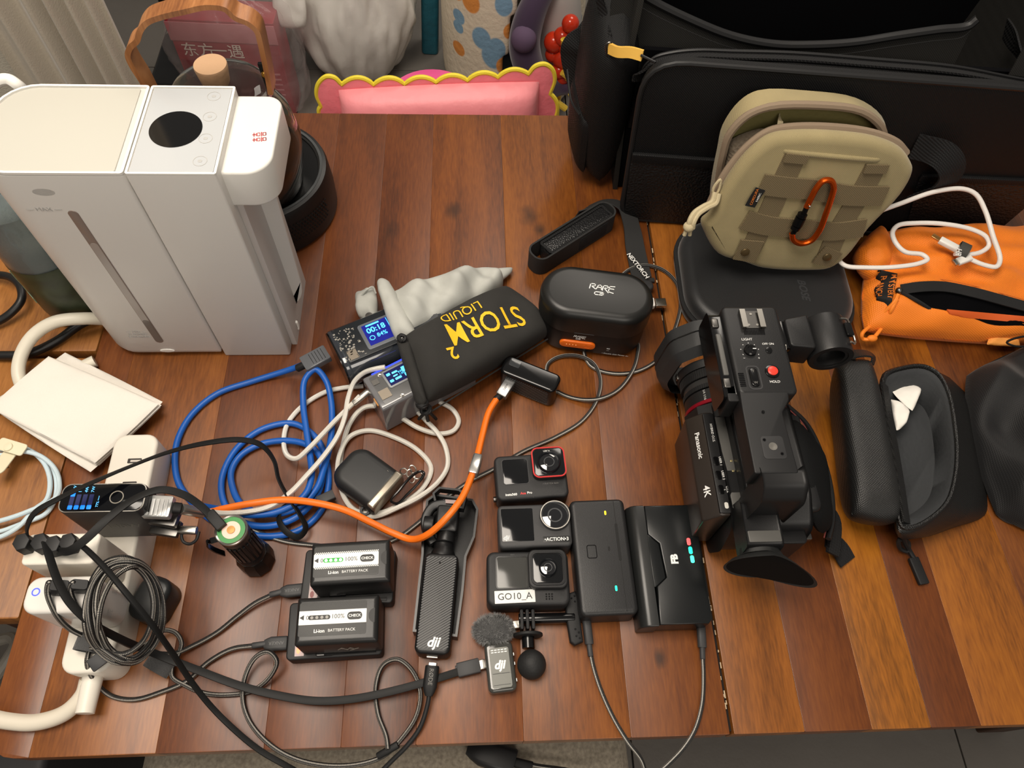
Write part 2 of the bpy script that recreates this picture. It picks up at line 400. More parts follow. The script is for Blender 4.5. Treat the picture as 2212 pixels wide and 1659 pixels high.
# ------------------------------------------------------------ main table
tbl = thing('dining_table', 'long brown varnished wooden dining table covered with camera gear', 'table', (.22, .45, 0))
TX0, TX1, TY0, TY1 = -.416, 1.02, .0505, .841
rb = [  # x0, x1, dark, mid, light, rough, knots
    (-.416, -.376, (88, 46, 22), (112, 62, 30), (134, 78, 38), ()),
    (-.376, -.272, (108, 62, 30), (136, 82, 42), (158, 100, 54), ()),
    (-.272, -.182, (86, 46, 26), (106, 58, 32), (124, 72, 40), ()),
    (-.182, -.117, (90, 48, 26), (110, 60, 32), (126, 72, 38), ()),
    (-.117, -.053, (74, 36, 15), (100, 52, 22), (122, 68, 30), ((-.103, .63, .007, .6),)),
    (-.053, .040, (88, 46, 18), (116, 64, 27), (138, 80, 34), ((-.025, .665, .008, .7),)),
    (.040, .134, (98, 54, 20), (128, 74, 30), (148, 90, 38), ((.072, .655, .008, .8), (.085, .63, .006, .8))),
    (.134, .2215, (88, 45, 18), (112, 62, 26), (134, 78, 33), ((.168, .115, .0045, .8),)),
    (.2255, .289, (106, 62, 24), (142, 86, 36), (166, 104, 46), ()),
    (.289, .350, (86, 44, 18), (108, 58, 24), (126, 72, 30), ()),
    (.350, .404, (118, 72, 22), (158, 98, 32), (182, 118, 42), ()),
    (.404, .450, (84, 42, 16), (104, 54, 20), (122, 66, 26), ()),
    (.450, .530, (104, 60, 20), (146, 88, 30), (168, 106, 38), ()),
    (.530, .620, (78, 40, 15), (106, 58, 22), (130, 76, 30), ()),
    (.620, .720, (84, 44, 17), (116, 64, 25), (138, 82, 33), ()),
    (.720, .820, (90, 48, 18), (122, 68, 27), (142, 84, 34), ()),
    (.820, .920, (80, 42, 16), (106, 58, 23), (128, 76, 31), ()),
    (.920, 1.02, (92, 50, 20), (122, 70, 28), (144, 88, 36), ())]
for k, (x0, x1, a, b, c, kn) in enumerate(rb):
    a, b, c = [(q[0] * .93, q[1] * .89, q[2] * .68) for q in (a, b, c)]
    M_ = wood('varnished plank %d' % k, a, b, c, .40, spec=.55, seed=k * 3.17, knots=[(q[0] - .22, q[1] - .45, q[2], q[3]) for q in kn])
    w_, d_ = x1 - x0 - .00006, TY1 - TY0
    r4 = [.001] * 4
    if k == 0: r4 = [.0005, .012, .028, .0005]
    g = ext(rr(w_, d_, r4, 5), 0, .028, .0003, .0006, 2)
    o = MB().add(g).build('plank', M_, tbl, ang=30)
    o.location = ((x0 + x1) / 2 - .22, (TY0 + TY1) / 2 - .45, TT - .028)
    # keep the grain coordinates in table space
    for v in o.data.vertices: v.co += Vector(((x0 + x1) / 2 - .22, (TY0 + TY1) / 2 - .45, 0))
    o.location = (0, 0, TT - .028)
TW = mat('dark stained frame wood', (66, 38, 20), .45, bump=('noise', 60, .2))
for (x, y, w_, d_) in ((.22 - .22, .12 - .45, 1.2, .022), (0, .77 - .45, 1.2, .022), (-.60, 0, .022, .64), (.60 + .1, 0, .022, .64)):
    MB().add(box(w_, d_, .07), T3(x, y, TT - .0985)).build('apron', TW, tbl)
for (x, y) in ((-.345, .12), (-.345, .77), (.94, .12), (.94, .77)):
    MB().add(rbox(.055, .055, TT - .0288, .004, .002), T3(x - .22, y - .45, 0)).build('leg', TW, tbl)
# worn paint flecks in the joint between the two table tops
FL = mat('worn pale paint', (190, 170, 140), .7)
mb = MB()
for k in range(46):
    y = .06 + random.random() * .60; mb.add(box(.0006 + random.random() * .0008, .002 + random.random() * .006, .0008), T3(.2222 - .22 + random.random() * .0024, y - .45, TT - .0035))
mb.add(box(.004, .785, .003), T3(.2235 - .22, .446 - .45, TT - .0065))
JD = mat('dark joint filler', (20, 12, 7), .8)
MB().add(box(.0036, .785, .015), T3(.2235 - .22, .446 - .45, TT - .0215)).build('joint', JD, tbl)
mb.v, mb.f = mb.v[:-8], mb.f[:-6]
mb.build('paint_flecks', FL, tbl, kind='stuff')

# light wooden slat bench pushed against the left end
bn = thing('slat_bench', 'light honey-coloured slatted wooden side table at the left end of the dining table', 'table', (-.68, .33, 0))
for k, (y0, y1, c_) in enumerate((((.166), .4465, 0), (.4555, .598, 1))):
    M_ = wood('honey slat %d' % k, (118, 72, 32), (146, 94, 44), (168, 112, 56), .42, seed=9.1 + k * 4, spec=.4)
    g = ext(rr(.50, y1 - y0, .002, 2), 0, .022, .0008, .0008, 2)
    o = MB().add(g, T3(-.6685 + .68, (y0 + y1) / 2 - .33, TT - .0235)).build('slat', M_, bn, ang=30)
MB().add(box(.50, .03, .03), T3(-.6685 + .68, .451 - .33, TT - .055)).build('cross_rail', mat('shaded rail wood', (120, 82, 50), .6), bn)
for x in (-.9, -.46):
    for y in (.20, .56): MB().add(rbox(.04, .04, TT - .055 if y < .5 else TT - .0237, .003, .001), T3(x + .68, y - .33, 0)).build('leg', TW, bn)

# ------------------------------------------------------------ tweed chair tucked under the near edge
TWEED = mat('grey beige tweed', (164, 153, 136), .9, bump=('weave', 420, 1.0), var=(240, .28))
ch = thing('upholstered_chair', 'chair with grey-beige tweed seat under the near table edge', 'chair', (.02, -.10, 0))
one('seat', pillow([(-.40, .36, .50), (.155, .36, .50), (.155, -.20, .50), (-.40, -.20, .50)], .05, .8, 5, 22, 22, .1, .004, 20), TWEED, ch)
for x in (-.35, .11):
    for y in (-.14, .30): one('leg', cyl(.017, .47, 14), TW, ch, T3(x, y, 0))
one('seat_rail', rbox(.50, .42, .03, .02, .004), TW, ch, T3(-.12, .08, .45))

# ============================================================ behind the table
# pink scalloped chair back
PK = mat('pink leatherette', (246, 132, 142), .45, bump=('noise', 30, .25))
PKL = mat('pale pink cushion', (250, 152, 158), .45, bump=('noise', 30, .2))
YEL = mat('yellow piping', (235, 214, 60), .5)
cy_ = 1.10
cusps = [(690, 250), (694, 232), (738, 186), (807, 186), (874, 185), (942, 181), (1010, 177), (1076, 170), (1142, 163), (1188, 205), (1200, 252)]
bul = [3, 26, 15, 14, 13, 13, 13, 13, 0, 9]
ctop = []
for i in range(len(cusps) - 1):
    a, b = Vector((*cusps[i], 0)), Vector((*cusps[i + 1], 0)); d = b - a; nrm = Vector((d.y, -d.x, 0)).normalized()
    if i in (1, 8):   # the round ears at the corners
        e = [(694, 232), (684, 208), (688, 184), (704, 169), (722, 171), (738, 186)] if i == 1 else [(1142, 163), (1156, 147), (1176, 142), (1192, 152), (1198, 174), (1188, 205)]
        q = cr([Vector((*k_, 0)) for k_ in e], 5)[:-1]
    else: q = [a.lerp(b, k_ / 10) + nrm * (bul[i] * (1 - (2 * k_ / 10 - 1) ** 2)) for k_ in range(10)]
    ctop += [PY(p.x, p.y, cy_) for p in q]
ctop.append(PY(1200, 252, cy_))
zb = .30
cht = thing('pink_chair', 'pink chair back with scalloped edge and yellow piping beyond the far table edge', 'chair', (-.06, 1.10, 0))
ol = [(p.x, p.z) for p in ctop]
ol = [(ol[0][0], zb)] + ol + [(ol[-1][0], zb)]
v_, f_ = ext(ol[::-1], 0, .010, .001, .001, 2)
Mx = Matrix(((1, 0, 0, 0), (0, 0, 1, cy_), (0, 1, 0, 0), (0, 0, 0, 1)))
MB().add((v_, f_), Mx).build('backrest', PK, cht, world=True, ang=60)
MB().add(tube([Vector((p.x, cy_ + .003, p.z + .001)) for p in ctop], .0042, 8)).build('piping', YEL, cht, world=True)
a, b = PY(722, 215, cy_ - .03), PY(1172, 196, cy_ - .03)
g = pillow([(a.x, cy_ - .002, a.z), (b.x, cy_ - .002, b.z), (b.x, cy_ - .002, .35), (a.x, cy_ - .002, .35)], .045, .1, 7, 24, 16, .05, up=(0, -1, 0))
fixn(MB().add(g).build('back_cushion', PKL, cht, world=True))
MB().add(rbox(.36, .36, .06, .04, .015), T3(-.06, .90, .40)).build('seat', PK, cht, world=True)
for x in (-.20, .08):
    for y in (.76, 1.07): MB().add(cyl(.014, .40, 12), T3(x, y, 0)).build('leg', mat('pale wood', (190, 150, 100), .5), cht, world=True)

# pink glossy round stool behind it
p_ = P(935, 156, -.44)
st = thing('round_stool', 'glossy hot pink round stool seat peeking over the pink chair back', 'stool', (p_.x, p_.y - .10, 0))
one('seat', lathe([(.001, .29), (.08, .29), (.10, .295), (.108, .305), (.10, .318), (.07, .326), (.001, .328)], 40), mat('hot pink plastic', (244, 96, 158), .2), st)
for k in range(3): one('leg', tube([Vector((.06 * math.cos(k * 2.1), .06 * math.sin(k * 2.1), .295)), Vector((.1 * math.cos(k * 2.1), .1 * math.sin(k * 2.1), 0))], .012), PK, st)

# white carrier bag full of things
PLB = mat('white plastic film', (226, 223, 216), .28, bump=('noise', 18, .12), alpha=1, spec=.7)
def blob(name, cx, cy, prof, m, parent, seed=0, amp=.03, ns=6, world=True, n=56, pleat=0, pl=0, sx=1, sy=1, label=None, zs=1.0):
    R = []
    for r, z in prof:
        ring = []
        for i in range(n):
            a = 2 * PI * i / n
            q = r * (1 + amp * 6 * noise.fractal(Vector((math.cos(a) * ns * .25 + seed, math.sin(a) * ns * .25, z * ns * zs)), 1, 2, 3) * .5 + pleat * math.sin(a * pl + seed + z * 9) * min(1, max(0, (z - prof[0][1]) * 8)))
            ring.append((cx + q * sx * math.cos(a), cy + q * sy * math.sin(a), z))
        R.append(ring)
    return MB().add(rings(R)).build(name, m, parent, world=world, ang=70, label=label)
def sm(pr, k=5): return [(max(q.x, .0005), q.y) for q in [Vector((a, b, 0)) for a, b in [(w.x, w.y) for w in cr([(r, z, 0) for r, z in pr], k)]]]
bg = thing('carrier_bag', 'stuffed white plastic carrier bag standing on the floor behind the pink chair', 'bag', (-.325, 1.95, 0))
blob('bag_body', -.33, 1.955, sm([(.001, .0), (.10, .004), (.135, .05), (.165, .13), (.178, .20), (.172, .27), (.15, .34), (.11, .40), (.06, .44), (.001, .45)]), PLB, bg, 3.1, zs=.35, amp=.035, ns=16, pleat=.02, pl=9, n=140)
g = pillow([(-.50, 1.80, .32), (-.41, 1.78, .34), (-.42, 1.76, .24), (-.51, 1.78, .23)], .02, .6, 3, 12, 12, .3, .006, 20, up=(0, -1, .3))
fixn(MB().add(g).build('tied_handle', PLB, bg, world=True))
LGR = mat('green print', (96, 140, 84), .6)
for k in range(9):
    a = k * .8
    MB().add(rbox(.012, .006, .001, .002, .0003), T3(-.318 + .018 * math.cos(a), 1.808 + .004 * k, .345 + .010 * math.sin(a)) @ Rx(55) @ Rz(k * 37)).build('printed_leaf', LGR, bg, world=True)
tl = thing('folded_package', 'teal folded package tucked behind the white carrier bag', 'package', (-.165, 2.02, 0))
MB().add(rbox(.05, .08, .40, .012, .006), T3(-.125, 2.03, 0) @ Ry(3)).build('package_body', mat('teal film', (34, 96, 112), .4, bump=('noise', 20, .4)), tl, world=True)

# red gift box in clear film
RED = mat('crimson printed card', (150, 44, 54), .5, var=(14, .22))
PNK = mat('dusty pink card', (190, 116, 122), .5)
FILM = mat('clear wrinkled film', (225, 218, 216), .18, trans=.0, alpha=.15, bump=('noise', 22, .35), spec=.9)
gx = thing('gift_box', 'crimson printed gift box standing on the floor behind the teapot handle', 'box', (-.64, 1.78, 0))
Mg = T3(-.625, 1.765, 0.006) @ Rz(-3)
MB().add(rbox(.27, .09, .28, .004, .002), Mg).build('box_body', RED, gx, world=True)
MB().add(rbox(.272, .002, .052, .001, .0004), Mg @ T3(0, -.0462, .222)).build('box_band', PNK, gx, world=True)
Mt = Mg @ T3(0, -.0476, 0) @ Rx(90)
text('东方', .042, mat('cream print', (226, 210, 200), .6), gx, Mt @ T3(-.075, .195, 0), world=True)
text('一遇', .042, MATS['cream print'], gx, Mt @ T3(.0, .195, 0), world=True)
for k in range(5): MB().add(box(.13, .0006, .005), Mg @ T3(.055, -.0456, .13 - k * .016)).build('text_line', PNK, gx, world=True)
MB().add(rbox(.12, .001, .08, .001, .0003), Mg @ T3(-.07, -.0458, .085)).build('print_patch', mat('deep crimson', (126, 26, 40), .5), gx, world=True)
fm = thing('clear_film_bag', 'clear crinkled plastic bag wrapped over the crimson gift box', 'bag', (-.585, 1.775, 0))
blob('film', -.610, 1.745, sm([(.02, .003), (.10, .004), (.16, .04), (.178, .15), (.172, .25), (.15, .31), (.09, .35), (.04, .38), (.06, .43), (.09, .47)]), FILM, fm, 8, .04, 12, sx=.95, sy=.55, pleat=.03, pl=13)
# small beaded clutch above it
cb = thing('beaded_pouch', 'olive and gold crinkled pouch beside the white carrier bag', 'pouch', (-.545, 1.90, 0))
blob('pouch_body', -.545, 1.93, sm([(.03, .30), (.055, .32), (.062, .38), (.06, .46), (.05, .52), (.001, .54)]), mat('olive gold foil', (122, 112, 84), .25, .5, bump=('vor', 60, 1.0)), cb, 1.5, .06, 14, pleat=.05, pl=9)
blob('pouch_foot', -.545, 1.93, sm([(.03, .0), (.05, .01), (.045, .15), (.03, .30)]), mat('shaded olive card', (84, 76, 60), .6), cb, 1.5, .02, 14)
# black metal post and dark navy bag far left
pt = P(352, 60, -.4)
ps = thing('clothes_stand', 'black metal stand post seen inside the arch of the teapot handle', 'stand', (-.80, 1.95, 0))
one('post', cyl(.013, .9, 14), BLK, ps, T3(.02, -.05, 0)); one('post', cyl(.010, .9, 14), BLK, ps, T3(-.035, -.02, 0)); one('base_plate', rbox(.24, .24, .012, .02, .004), BLK, ps)
nb = thing('storage_bag', 'dark navy storage bag far back beside the pleated curtain', 'bag', (-1.15, 2.75, 0))
one('bag_body', rbox(.36, .22, .42, .05, .03), mat('dark navy cloth', (20, 28, 42), .8), nb)
MB().add(box(1.3, .03, .9), T3(-.75, 3.15, 0)).build('side_cabinet', mat('dark taupe laminate', (78, 72, 64), .5), None); tag(bpy.data.objects['side_cabinet'], 'dark taupe cabinet front far behind the teapot', 'cabinet')

# cream spotted play tent
TC = bpy.data.materials.new('spotted cream plush'); TC.use_nodes = True
nt = TC.node_tree; b = nt.nodes['Principled BSDF']; N = nt.nodes.new; L = nt.links.new
tc = N('ShaderNodeTexCoord'); col = None
tx, ty = .115, 1.90
spots = [(985, 12, 17, 1), (1017, 15, 24, 1), (1088, 4, 24, 0), (991, 60, 16, 0), (990, 82, 14, 0), (1040, 82, 26, 0), (1066, 112, 34, 0), (1072, 96, 26, 0), (1101, 58, 18, 1), (991, 128, 17, 1), (1088, 132, 22, 1), (1250, 34, 12, 1), (1244, 92, 26, 0), (1235, 200, 36, 0), (1185, 235, 20, 0)]
spots = [(q.x - tx, 0, q.z, s_ * .00092, k_) for (x_, y_, s_, k_) in spots for q in (PY(x_, y_, ty - .175),)]
_unused = [(-.02, -.17, .455, .035, 1), (-.10, -.12, .35, .030, 0), (-.02, -.17, .265, .040, 0), (.02, -.18, .235, .042, 0), (-.095, -.14, .47, .022, 1), (-.055, -.15, .475, .03, 1), (.06, -.17, .50, .035, 0), (.03, -.17, .33, .026, 1), (-.105, -.12, .185, .025, 1), (.015, -.175, .155, .028, 1), (.225, -.07, .41, .024, 1), (.215, -.1, .31, .035, 0), (.20, -.12, .05, .05, 0), (.24, 0, .2, .04, 1), (.10, .16, .3, .04, 0), (-.1, .1, .25, .04, 1)]
base = N('ShaderNodeRGB'); base.outputs[0].default_value = (*lin((218, 206, 184)), 1); col = base.outputs[0]
for (x, y, z, r, k) in spots:
    v = N('ShaderNodeVectorMath'); v.operation = 'SUBTRACT'; v.inputs[1].default_value = (x, y, z); L(tc.outputs['Object'], v.inputs[0])
    s = N('ShaderNodeVectorMath'); s.operation = 'MULTIPLY'; s.inputs[1].default_value = (1, 0, .8); L(v.outputs[0], s.inputs[0])
    l = N('ShaderNodeVectorMath'); l.operation = 'LENGTH'; L(s.outputs[0], l.inputs[0])
    mr = N('ShaderNodeMapRange'); mr.inputs[1].default_value = r * .92; mr.inputs[2].default_value = r * 1.08; mr.inputs[3].default_value = 1; mr.inputs[4].default_value = 0; L(l.outputs['Value'], mr.inputs[0])
    mx = N('ShaderNodeMix'); mx.data_type = 'RGBA'; L(mr.outputs[0], mx.inputs[0]); L(col, mx.inputs[6]); mx.inputs[7].default_value = (*lin((122, 158, 184) if k == 0 else (214, 140, 66)), 1); col = mx.outputs[2]
L(col, b.inputs['Base Color']); b.inputs['Roughness'].default_value = .9
nn = N('ShaderNodeTexNoise'); nn.inputs['Scale'].default_value = 60; nn.inputs['Detail'].default_value = 4; L(tc.outputs['Object'], nn.inputs['Vector']); bp = N('ShaderNodeBump'); bp.inputs['Strength'].default_value = .8; bp.inputs['Distance'].default_value = .004; L(nn.outputs['Fac'], bp.inputs['Height']); L(bp.outputs[0], b.inputs['Normal'])
pass
tn = thing('pet_tent', 'cream plush pet tent with blue and orange spots standing on the floor', 'pet house', (tx, ty, 0))
R = []; NS = 72
prof = sm([(.185, .005), (.198, .05), (.20, .14), (.198, .28), (.185, .40), (.15, .50), (.09, .58), (.02, .62)], 6)
prof = [(r, z) for r, z in prof]
vs = []; fs = []
for r, z in prof:
    for i in range(NS):
        a = 2 * PI * i / NS; vs.append((r * math.cos(a) * .98, r * math.sin(a), z))
def inarch(a, z):
    # arch centred a bit right of the front
    da = (a - (-PI / 2 + .27)); da = (da + PI) % (2 * PI) - PI
    return z > .02 and z < .44 and abs(da * .2) < .088 * math.sqrt(max(0, 1 - (max(z - .10, 0) / .34) ** 1.7))
for j in range(len(prof) - 1):
    for i in range(NS):
        a = 2 * PI * (i + .5) / NS; z = (prof[j][1] + prof[j + 1][1]) / 2
        if not inarch(a, z): q = (i + 1) % NS; fs.append((j * NS + i, j * NS + q, (j + 1) * NS + q, (j + 1) * NS + i))
o = MB().add((vs, fs)).build('tent_shell', TC, tn, ang=80)
md = o.modifiers.new('thick', 'SOLIDIFY'); md.thickness = .022; md.offset = -1
md = o.modifiers.new('soft', 'SUBSURF'); md.levels = 1; md.render_levels = 1
one('floor_cushion', lathe([(.001, .004), (.175, .004), (.18, .03), (.165, .055), (.08, .065), (.001, .066)], 48), mat('blue grey plush', (118, 136, 146), .9, bump=('noise', 60, .6)), tn)
# purple plush crescent toy, white plush and bright toys inside the arch
pm = thing('plush_toy', 'dark purple crescent-shaped plush toy hanging in the tent opening', 'toy', (tx + .045, ty - .16, .08))
PUR = mat('dark purple plush', (58, 42, 66), .9, sheen=.4)
pts = cr([(tx + .075, ty - .17, .40), (tx + .035, ty - .20, .34), (tx + .02, ty - .22, .26), (tx + .045, ty - .235, .19), (tx + .095, ty - .24, .15), (tx + .14, ty - .235, .145)], 6)
MB().add(tube(pts, .03, 14, rf=lambda t: .018 + .022 * math.sin(PI * min(1, t * 1.05 + .05)) ** .6)).build('crescent_body', PUR, pm, world=True)
MB().add(ball(.032), T3(tx + .015, ty - .245, .295)).build('ball_ear', mat('purple grey plush', (92, 74, 98), .9), pm, world=True)
wp = thing('plush_toy', 'grey white plush toy at the back of the tent opening', 'toy', (tx + .09, ty - .10, .066))
blob('plush_body', tx + .10, ty - .11, sm([(.001, .066), (.06, .07), (.075, .16), (.07, .28), (.04, .38), (.001, .40)]), mat('grey white plush', (176, 170, 166), .9), wp, 2, .02, 6)
ry = thing('beaded_toy', 'glossy red and yellow toy leaning in the tent opening', 'toy', (tx + .13, ty - .22, .0))
REDP = mat('glossy red plastic', (196, 52, 26), .15); YELP = mat('glossy yellow plastic', (232, 196, 70), .2)
rnd = random.Random(4)
for k, (x, z, r) in enumerate(((.165, .325, .022), (.15, .285, .024), (.13, .265, .026), (.165, .26, .024), (.155, .225, .028), (.13, .23, .02), (.15, .19, .022), (.145, .145, .03), (.17, .14, .026), (.16, .17, .02))):
    MB().add(ball(r, 16, 10), T3(tx + x - .035, ty - .225 + .006 * (k % 3), z)).build('red_bead', REDP, ry, world=True)
for k, (x, z, x2, z2) in enumerate(((.15, .30, .155, .275), (.17, .215, .19, .235), (.155, .205, .185, .18), (.17, .19, .195, .165), (.15, .11, .175, .09), (.185, .14, .195, .12), (.12, .20, .13, .18))):
    MB().add(tube([Vector((tx + x - .035, ty - .25, z)), Vector((tx + x2 - .035, ty - .25, z2))], .009, 10)).build('yellow_spoke', YELP, ry, world=True)
MB().add(cyl(.008, .16, 10), T3(tx + .12, ty - .23, 0.006)).build('toy_stem', YELP, ry, world=True)
# brown cloth at the far right corner
bc = thing('draped_cloth', 'taupe brown cloth bundle behind the right end of the black bag', 'cloth', (1.28, 1.55, 0))
fixn(MB().add(pillow([(1.05, 1.75, .40), (1.75, 1.75, .40), (1.75, 1.25, .36), (1.05, 1.25, .36)], .16, 1.6, 3, 26, 26, .4, .03, 4)).build('cloth', mat('taupe brown cloth', (112, 92, 74), .9), bc, world=True))
one('cloth_base', rbox(.5, .4, .3, .1, .05), mat('taupe brown cloth', (112, 92, 74)), bc, T3(.1, -.05, 0))
# black box and cables under the bench, bottom-left of the frame
ub = MB().add(rbox(.5, .5, .34, .02, .01), T3(-.82, -.14, 0)).build('storage_box', mat('charcoal box', (40, 40, 42), .6), None, world=True)
tag(ub, 'charcoal storage box on the floor left of the dining table', 'box')
WCB = mat('warm white cable jacket', (214, 208, 192), .42)
GCB = mat('grey cable jacket', (140, 134, 124), .5)
for k, q in enumerate(([(-10, 1385, -.38), (25, 1378, -.37), (35, 1392, -.36), (20, 1420, -.36), (-15, 1470, -.37)],)):
    o = MB().add(tube(cr(PP(*q), 8), .008, 10)).build('loose_cord', GCB, None, world=True); tag(o, 'grey cord looped in the dark gap left of the dining table corner', 'cord')
# ============================================================ water dispenser
WD = thing('water_dispenser', 'large white instant hot water dispenser standing on the table', 'water dispenser', (-.30, .50, TT))
WDM = mat('satin white shell', (206, 203, 198), .36)
WDT = mat('cream white lid', (190, 188, 178), .32)
o_ = lambda x, y, z=0: T3(x + .30, y - .50, z)
H_ = .272
# tank: rounded left side; shell with lid recessed
tk = ext(rr(.123, .105, (.003, .032, .032, .003), 8), 0.0, H_ - .002, .002, .012, 3)
one('tank_body', tk, WDM, WD, o_(-.3385, .4995))
def rimof(w, d, r, t, h):  # thin raised frame
    a = rr(w, d, r, 6); bq = inset(a, t); return rings([[(x, y, 0) for x, y in a], [(x, y, h) for x, y in a], [(x, y, h) for x, y in bq], [(x, y, 0) for x, y in bq]], False, True)
one('tank_rim', rimof(.123, .105, (.003, .032, .032, .003), .0022, .0022), WHT, WD, o_(-.3385, .4995, H_ - .002))
one('tank_lid', ext(rr(.112, .099, (.002, .029, .029, .002), 8), 0, .0012, .0006), WDT, WD, o_(-.3405, .4995, H_ - .002))
one('control_tower', ext(rr(.0715, .105, (.002, .002, .002, .002), 3), 0, H_ - .0015, .001, .002), WDM, WD, o_(-.2402, .4995))
one('control_rim', rimof(.0715, .105, .002, .002, .0015), WHT, WD, o_(-.2402, .4995, H_ - .0015))
one('control_glass', ext(rr(.066, .0995, .001, 2), 0, .0009, .0002), mat('pale glossy glass panel', (184, 187, 189), .12), WD, o_(-.2402, .4995, H_ - .0015), label='pale glass control panel')
one('round_display', ext(circ(.0215, 48), 0, .0006), mat('black display glass', (6, 6, 7), .06, spec=.7), WD, o_(-.2455, .4985, H_ - .0008), label='round black display')
IC = mat('faint grey icon', (176, 176, 174), .5)
for k, (x, y) in enumerate(((462, 208), (453, 252), (444, 299), (432, 348))):
    p = P(x, y, H_ - .0006); q = p - Vector((-.30, .50, TT))
    ring = rings([[(r * math.cos(a), r * math.sin(a), z) for a in np.linspace(0, 2 * PI, 28, endpoint=False)] for r, z in ((.0058, 0), (.0058, .0002), (.0052, .0002), (.0052, 0))], False, True)
    o = one('touch_icon', ring, IC, WD, T3(q.x, q.y, H_ - .0006))
    one('icon_mark', rbox(.0035, .0028, .0002, .001, .00005), IC, o, T3(q.x, q.y, H_ - .0006))
# slot window with water level on the front
g = ext(rr(.0085, .202, .0042, 8), -.0004, .0006, .0003)
Mf = T3(-.336 + .30, .447 - .50, .129) @ Rx(90)
one('level_window', g, mat('smoky window', (126, 112, 104), .12), WD, Mf, label='grey translucent water level window')
one('window_water', ext(rr(.0070, .125, .0034, 6), .0007, .0009), mat('pale window lower part', (158, 150, 144), .15), WD, Mf @ T3(0, -.002, 0))
one('window_foot', ext(rr(.0070, .040, .0034, 6), .0008, .0010), mat('dark window foot', (112, 104, 98), .2), WD, Mf @ T3(0, -.078, 0))
one('lower_bump', ext(circ(.006, 24, 1.3, .5), 0, .001, .0005), WHT, WD, Mf @ T3(.0015, -.117, -.0002))
text('— MAX —', .0062, IC, WD, T3(-.3575 + .30, .447 - .50 - .0002, .2315) @ Rx(90))
text('— MIN —\nPURIFIED\nDRINKING', .0048, IC, WD, T3(-.3535 + .30, .447 - .50 - .0002, .044) @ Rx(90))
one('sensor_spot', ext(circ(.009, 24, 1, .45), 0, .0002), IC, WD, Mf @ T3(-.012, .122, -.0002))
# spout head, rounded at the front right corner
one('spout_head', ext(rr(.0405, .094, (.014, .002, .002, .022), 10), .225, .264, .0025, .003, 4), mat('bright white spout shell', (224, 222, 216), .3), WD, o_(-.1855, .5035), label='bright white rounded spout head')
REDI = mat('red ink', (178, 34, 44), .5)
p = P(561, 296, .264); q = p - Vector((-.30, .50, TT))
Ms = T3(q.x, q.y, .2641) @ Rz(98)
hap = MB()
for dx in (-.0031, .0031):
    for (x, y, w_, h_) in ((0, .0046, .0044, .0007), (0, .0046, .0007, .0028), (0, .0028, .0034, .0006), (0, -.0016, .0052, .0007), (0, -.0052, .0034, .0006)): hap.add(box(w_, h_, .0002), T3(dx + x, y, 0))
    for (cx_, cy_, w_, h_) in ((0, .0008, .0034, .0022), (0, -.0040, .0034, .0022)):
        for (x, y, a, b_) in ((0, h_ / 2, w_, .0005), (0, -h_ / 2, w_, .0005), (w_ / 2, 0, .0005, h_), (-w_ / 2, 0, .0005, h_)): hap.add(box(a, b_, .0002), T3(dx + cx_ + x, cy_ + y, 0))
    for sgn in (-1, 1): hap.add(box(.0005, .0016, .0002), T3(dx + sgn * .0012, -.0026, 0) @ Rz(20 * sgn))
hap.build('double_happiness_sticker', REDI, WD).matrix_basis = Ms
# drip bay: recessed right-hand column with back wing
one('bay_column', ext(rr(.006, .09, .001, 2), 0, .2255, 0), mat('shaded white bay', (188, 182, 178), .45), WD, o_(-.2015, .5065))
wing = [(-.2035, .012), (-.2035, .226), (-.181, .226), (-.186, .064)] + [(-.186 - .020 * (1 - math.cos(a)), .064 - .040 * math.sin(a)) for a in np.linspace(.2, PI / 2, 6)] + [(-.2035, .008)]
v_, f_ = ext([(x, z) for x, z in wing][::-1], 0, .004, .0008)
MB().add((v_, f_), Matrix(((1, 0, 0, 0), (0, 0, 1, .500), (0, 1, 0, TT), (0, 0, 0, 1)))).build('back_wing', WDM, WD, world=True)
one('side_latch', rings([[(x, 0, z) for x, z in rr(.006, .014, .002)], [(x, .003, z) for x, z in rr(.006, .014, .002)], [(x, .003, z) for x, z in rr(.003, .010, .001)], [(x, 0, z) for x, z in rr(.003, .010, .001)]], False, True), WHT, WD, o_(-.1995, .478, .012))
# hose at the back left
hs = MB().add(tube(cr(PP((-30, 205, .255), (-5, 176, .262), (18, 172, .262), (38, 184, .258), (60, 205, .24)), 8), .0052, 12)).build('water_hose', WHT, WD, world=True)

# ============================================================ tea heater and teapot
HX, HY = -.258, .668
HT = thing('tea_heater', 'round black electric tea heater with a perforated side under the glass teapot', 'heater', (HX, HY, TT))
one('heater_body', lathe([(.001, 0), (.084, 0), (.087, .004), (.0875, .03), (.0855, .058), (.0835, .0635), (.079, .065), (.078, .063), (.074, .062), (.0735, .060)], 72), BLK, HT)
one('heating_plate', lathe([(.001, .058), (.0735, .058), (.0735, .0605), (.001, .0605)], 64), mat('black ceramic plate', (9, 9, 10), .3), HT)
one('plate_ring', rings([[(r * math.cos(a), r * math.sin(a), z) for a in np.linspace(0, 2 * PI, 64, endpoint=False)] for r, z in ((.052, .0605), (.052, .0608), (.0512, .0608), (.0512, .0605))], False, True), mat('grey ring', (70, 70, 70), .4), HT)
one('rim_ring', rings([[(r * math.cos(a), r * math.sin(a), z) for a in np.linspace(0, 2 * PI, 72, endpoint=False)] for r, z in ((.0795, .0645), (.0795, .0655), (.0765, .0655), (.0765, .064))], False, True), mat('dull grey rim', (72, 74, 75), .35), HT)
mb = MB()
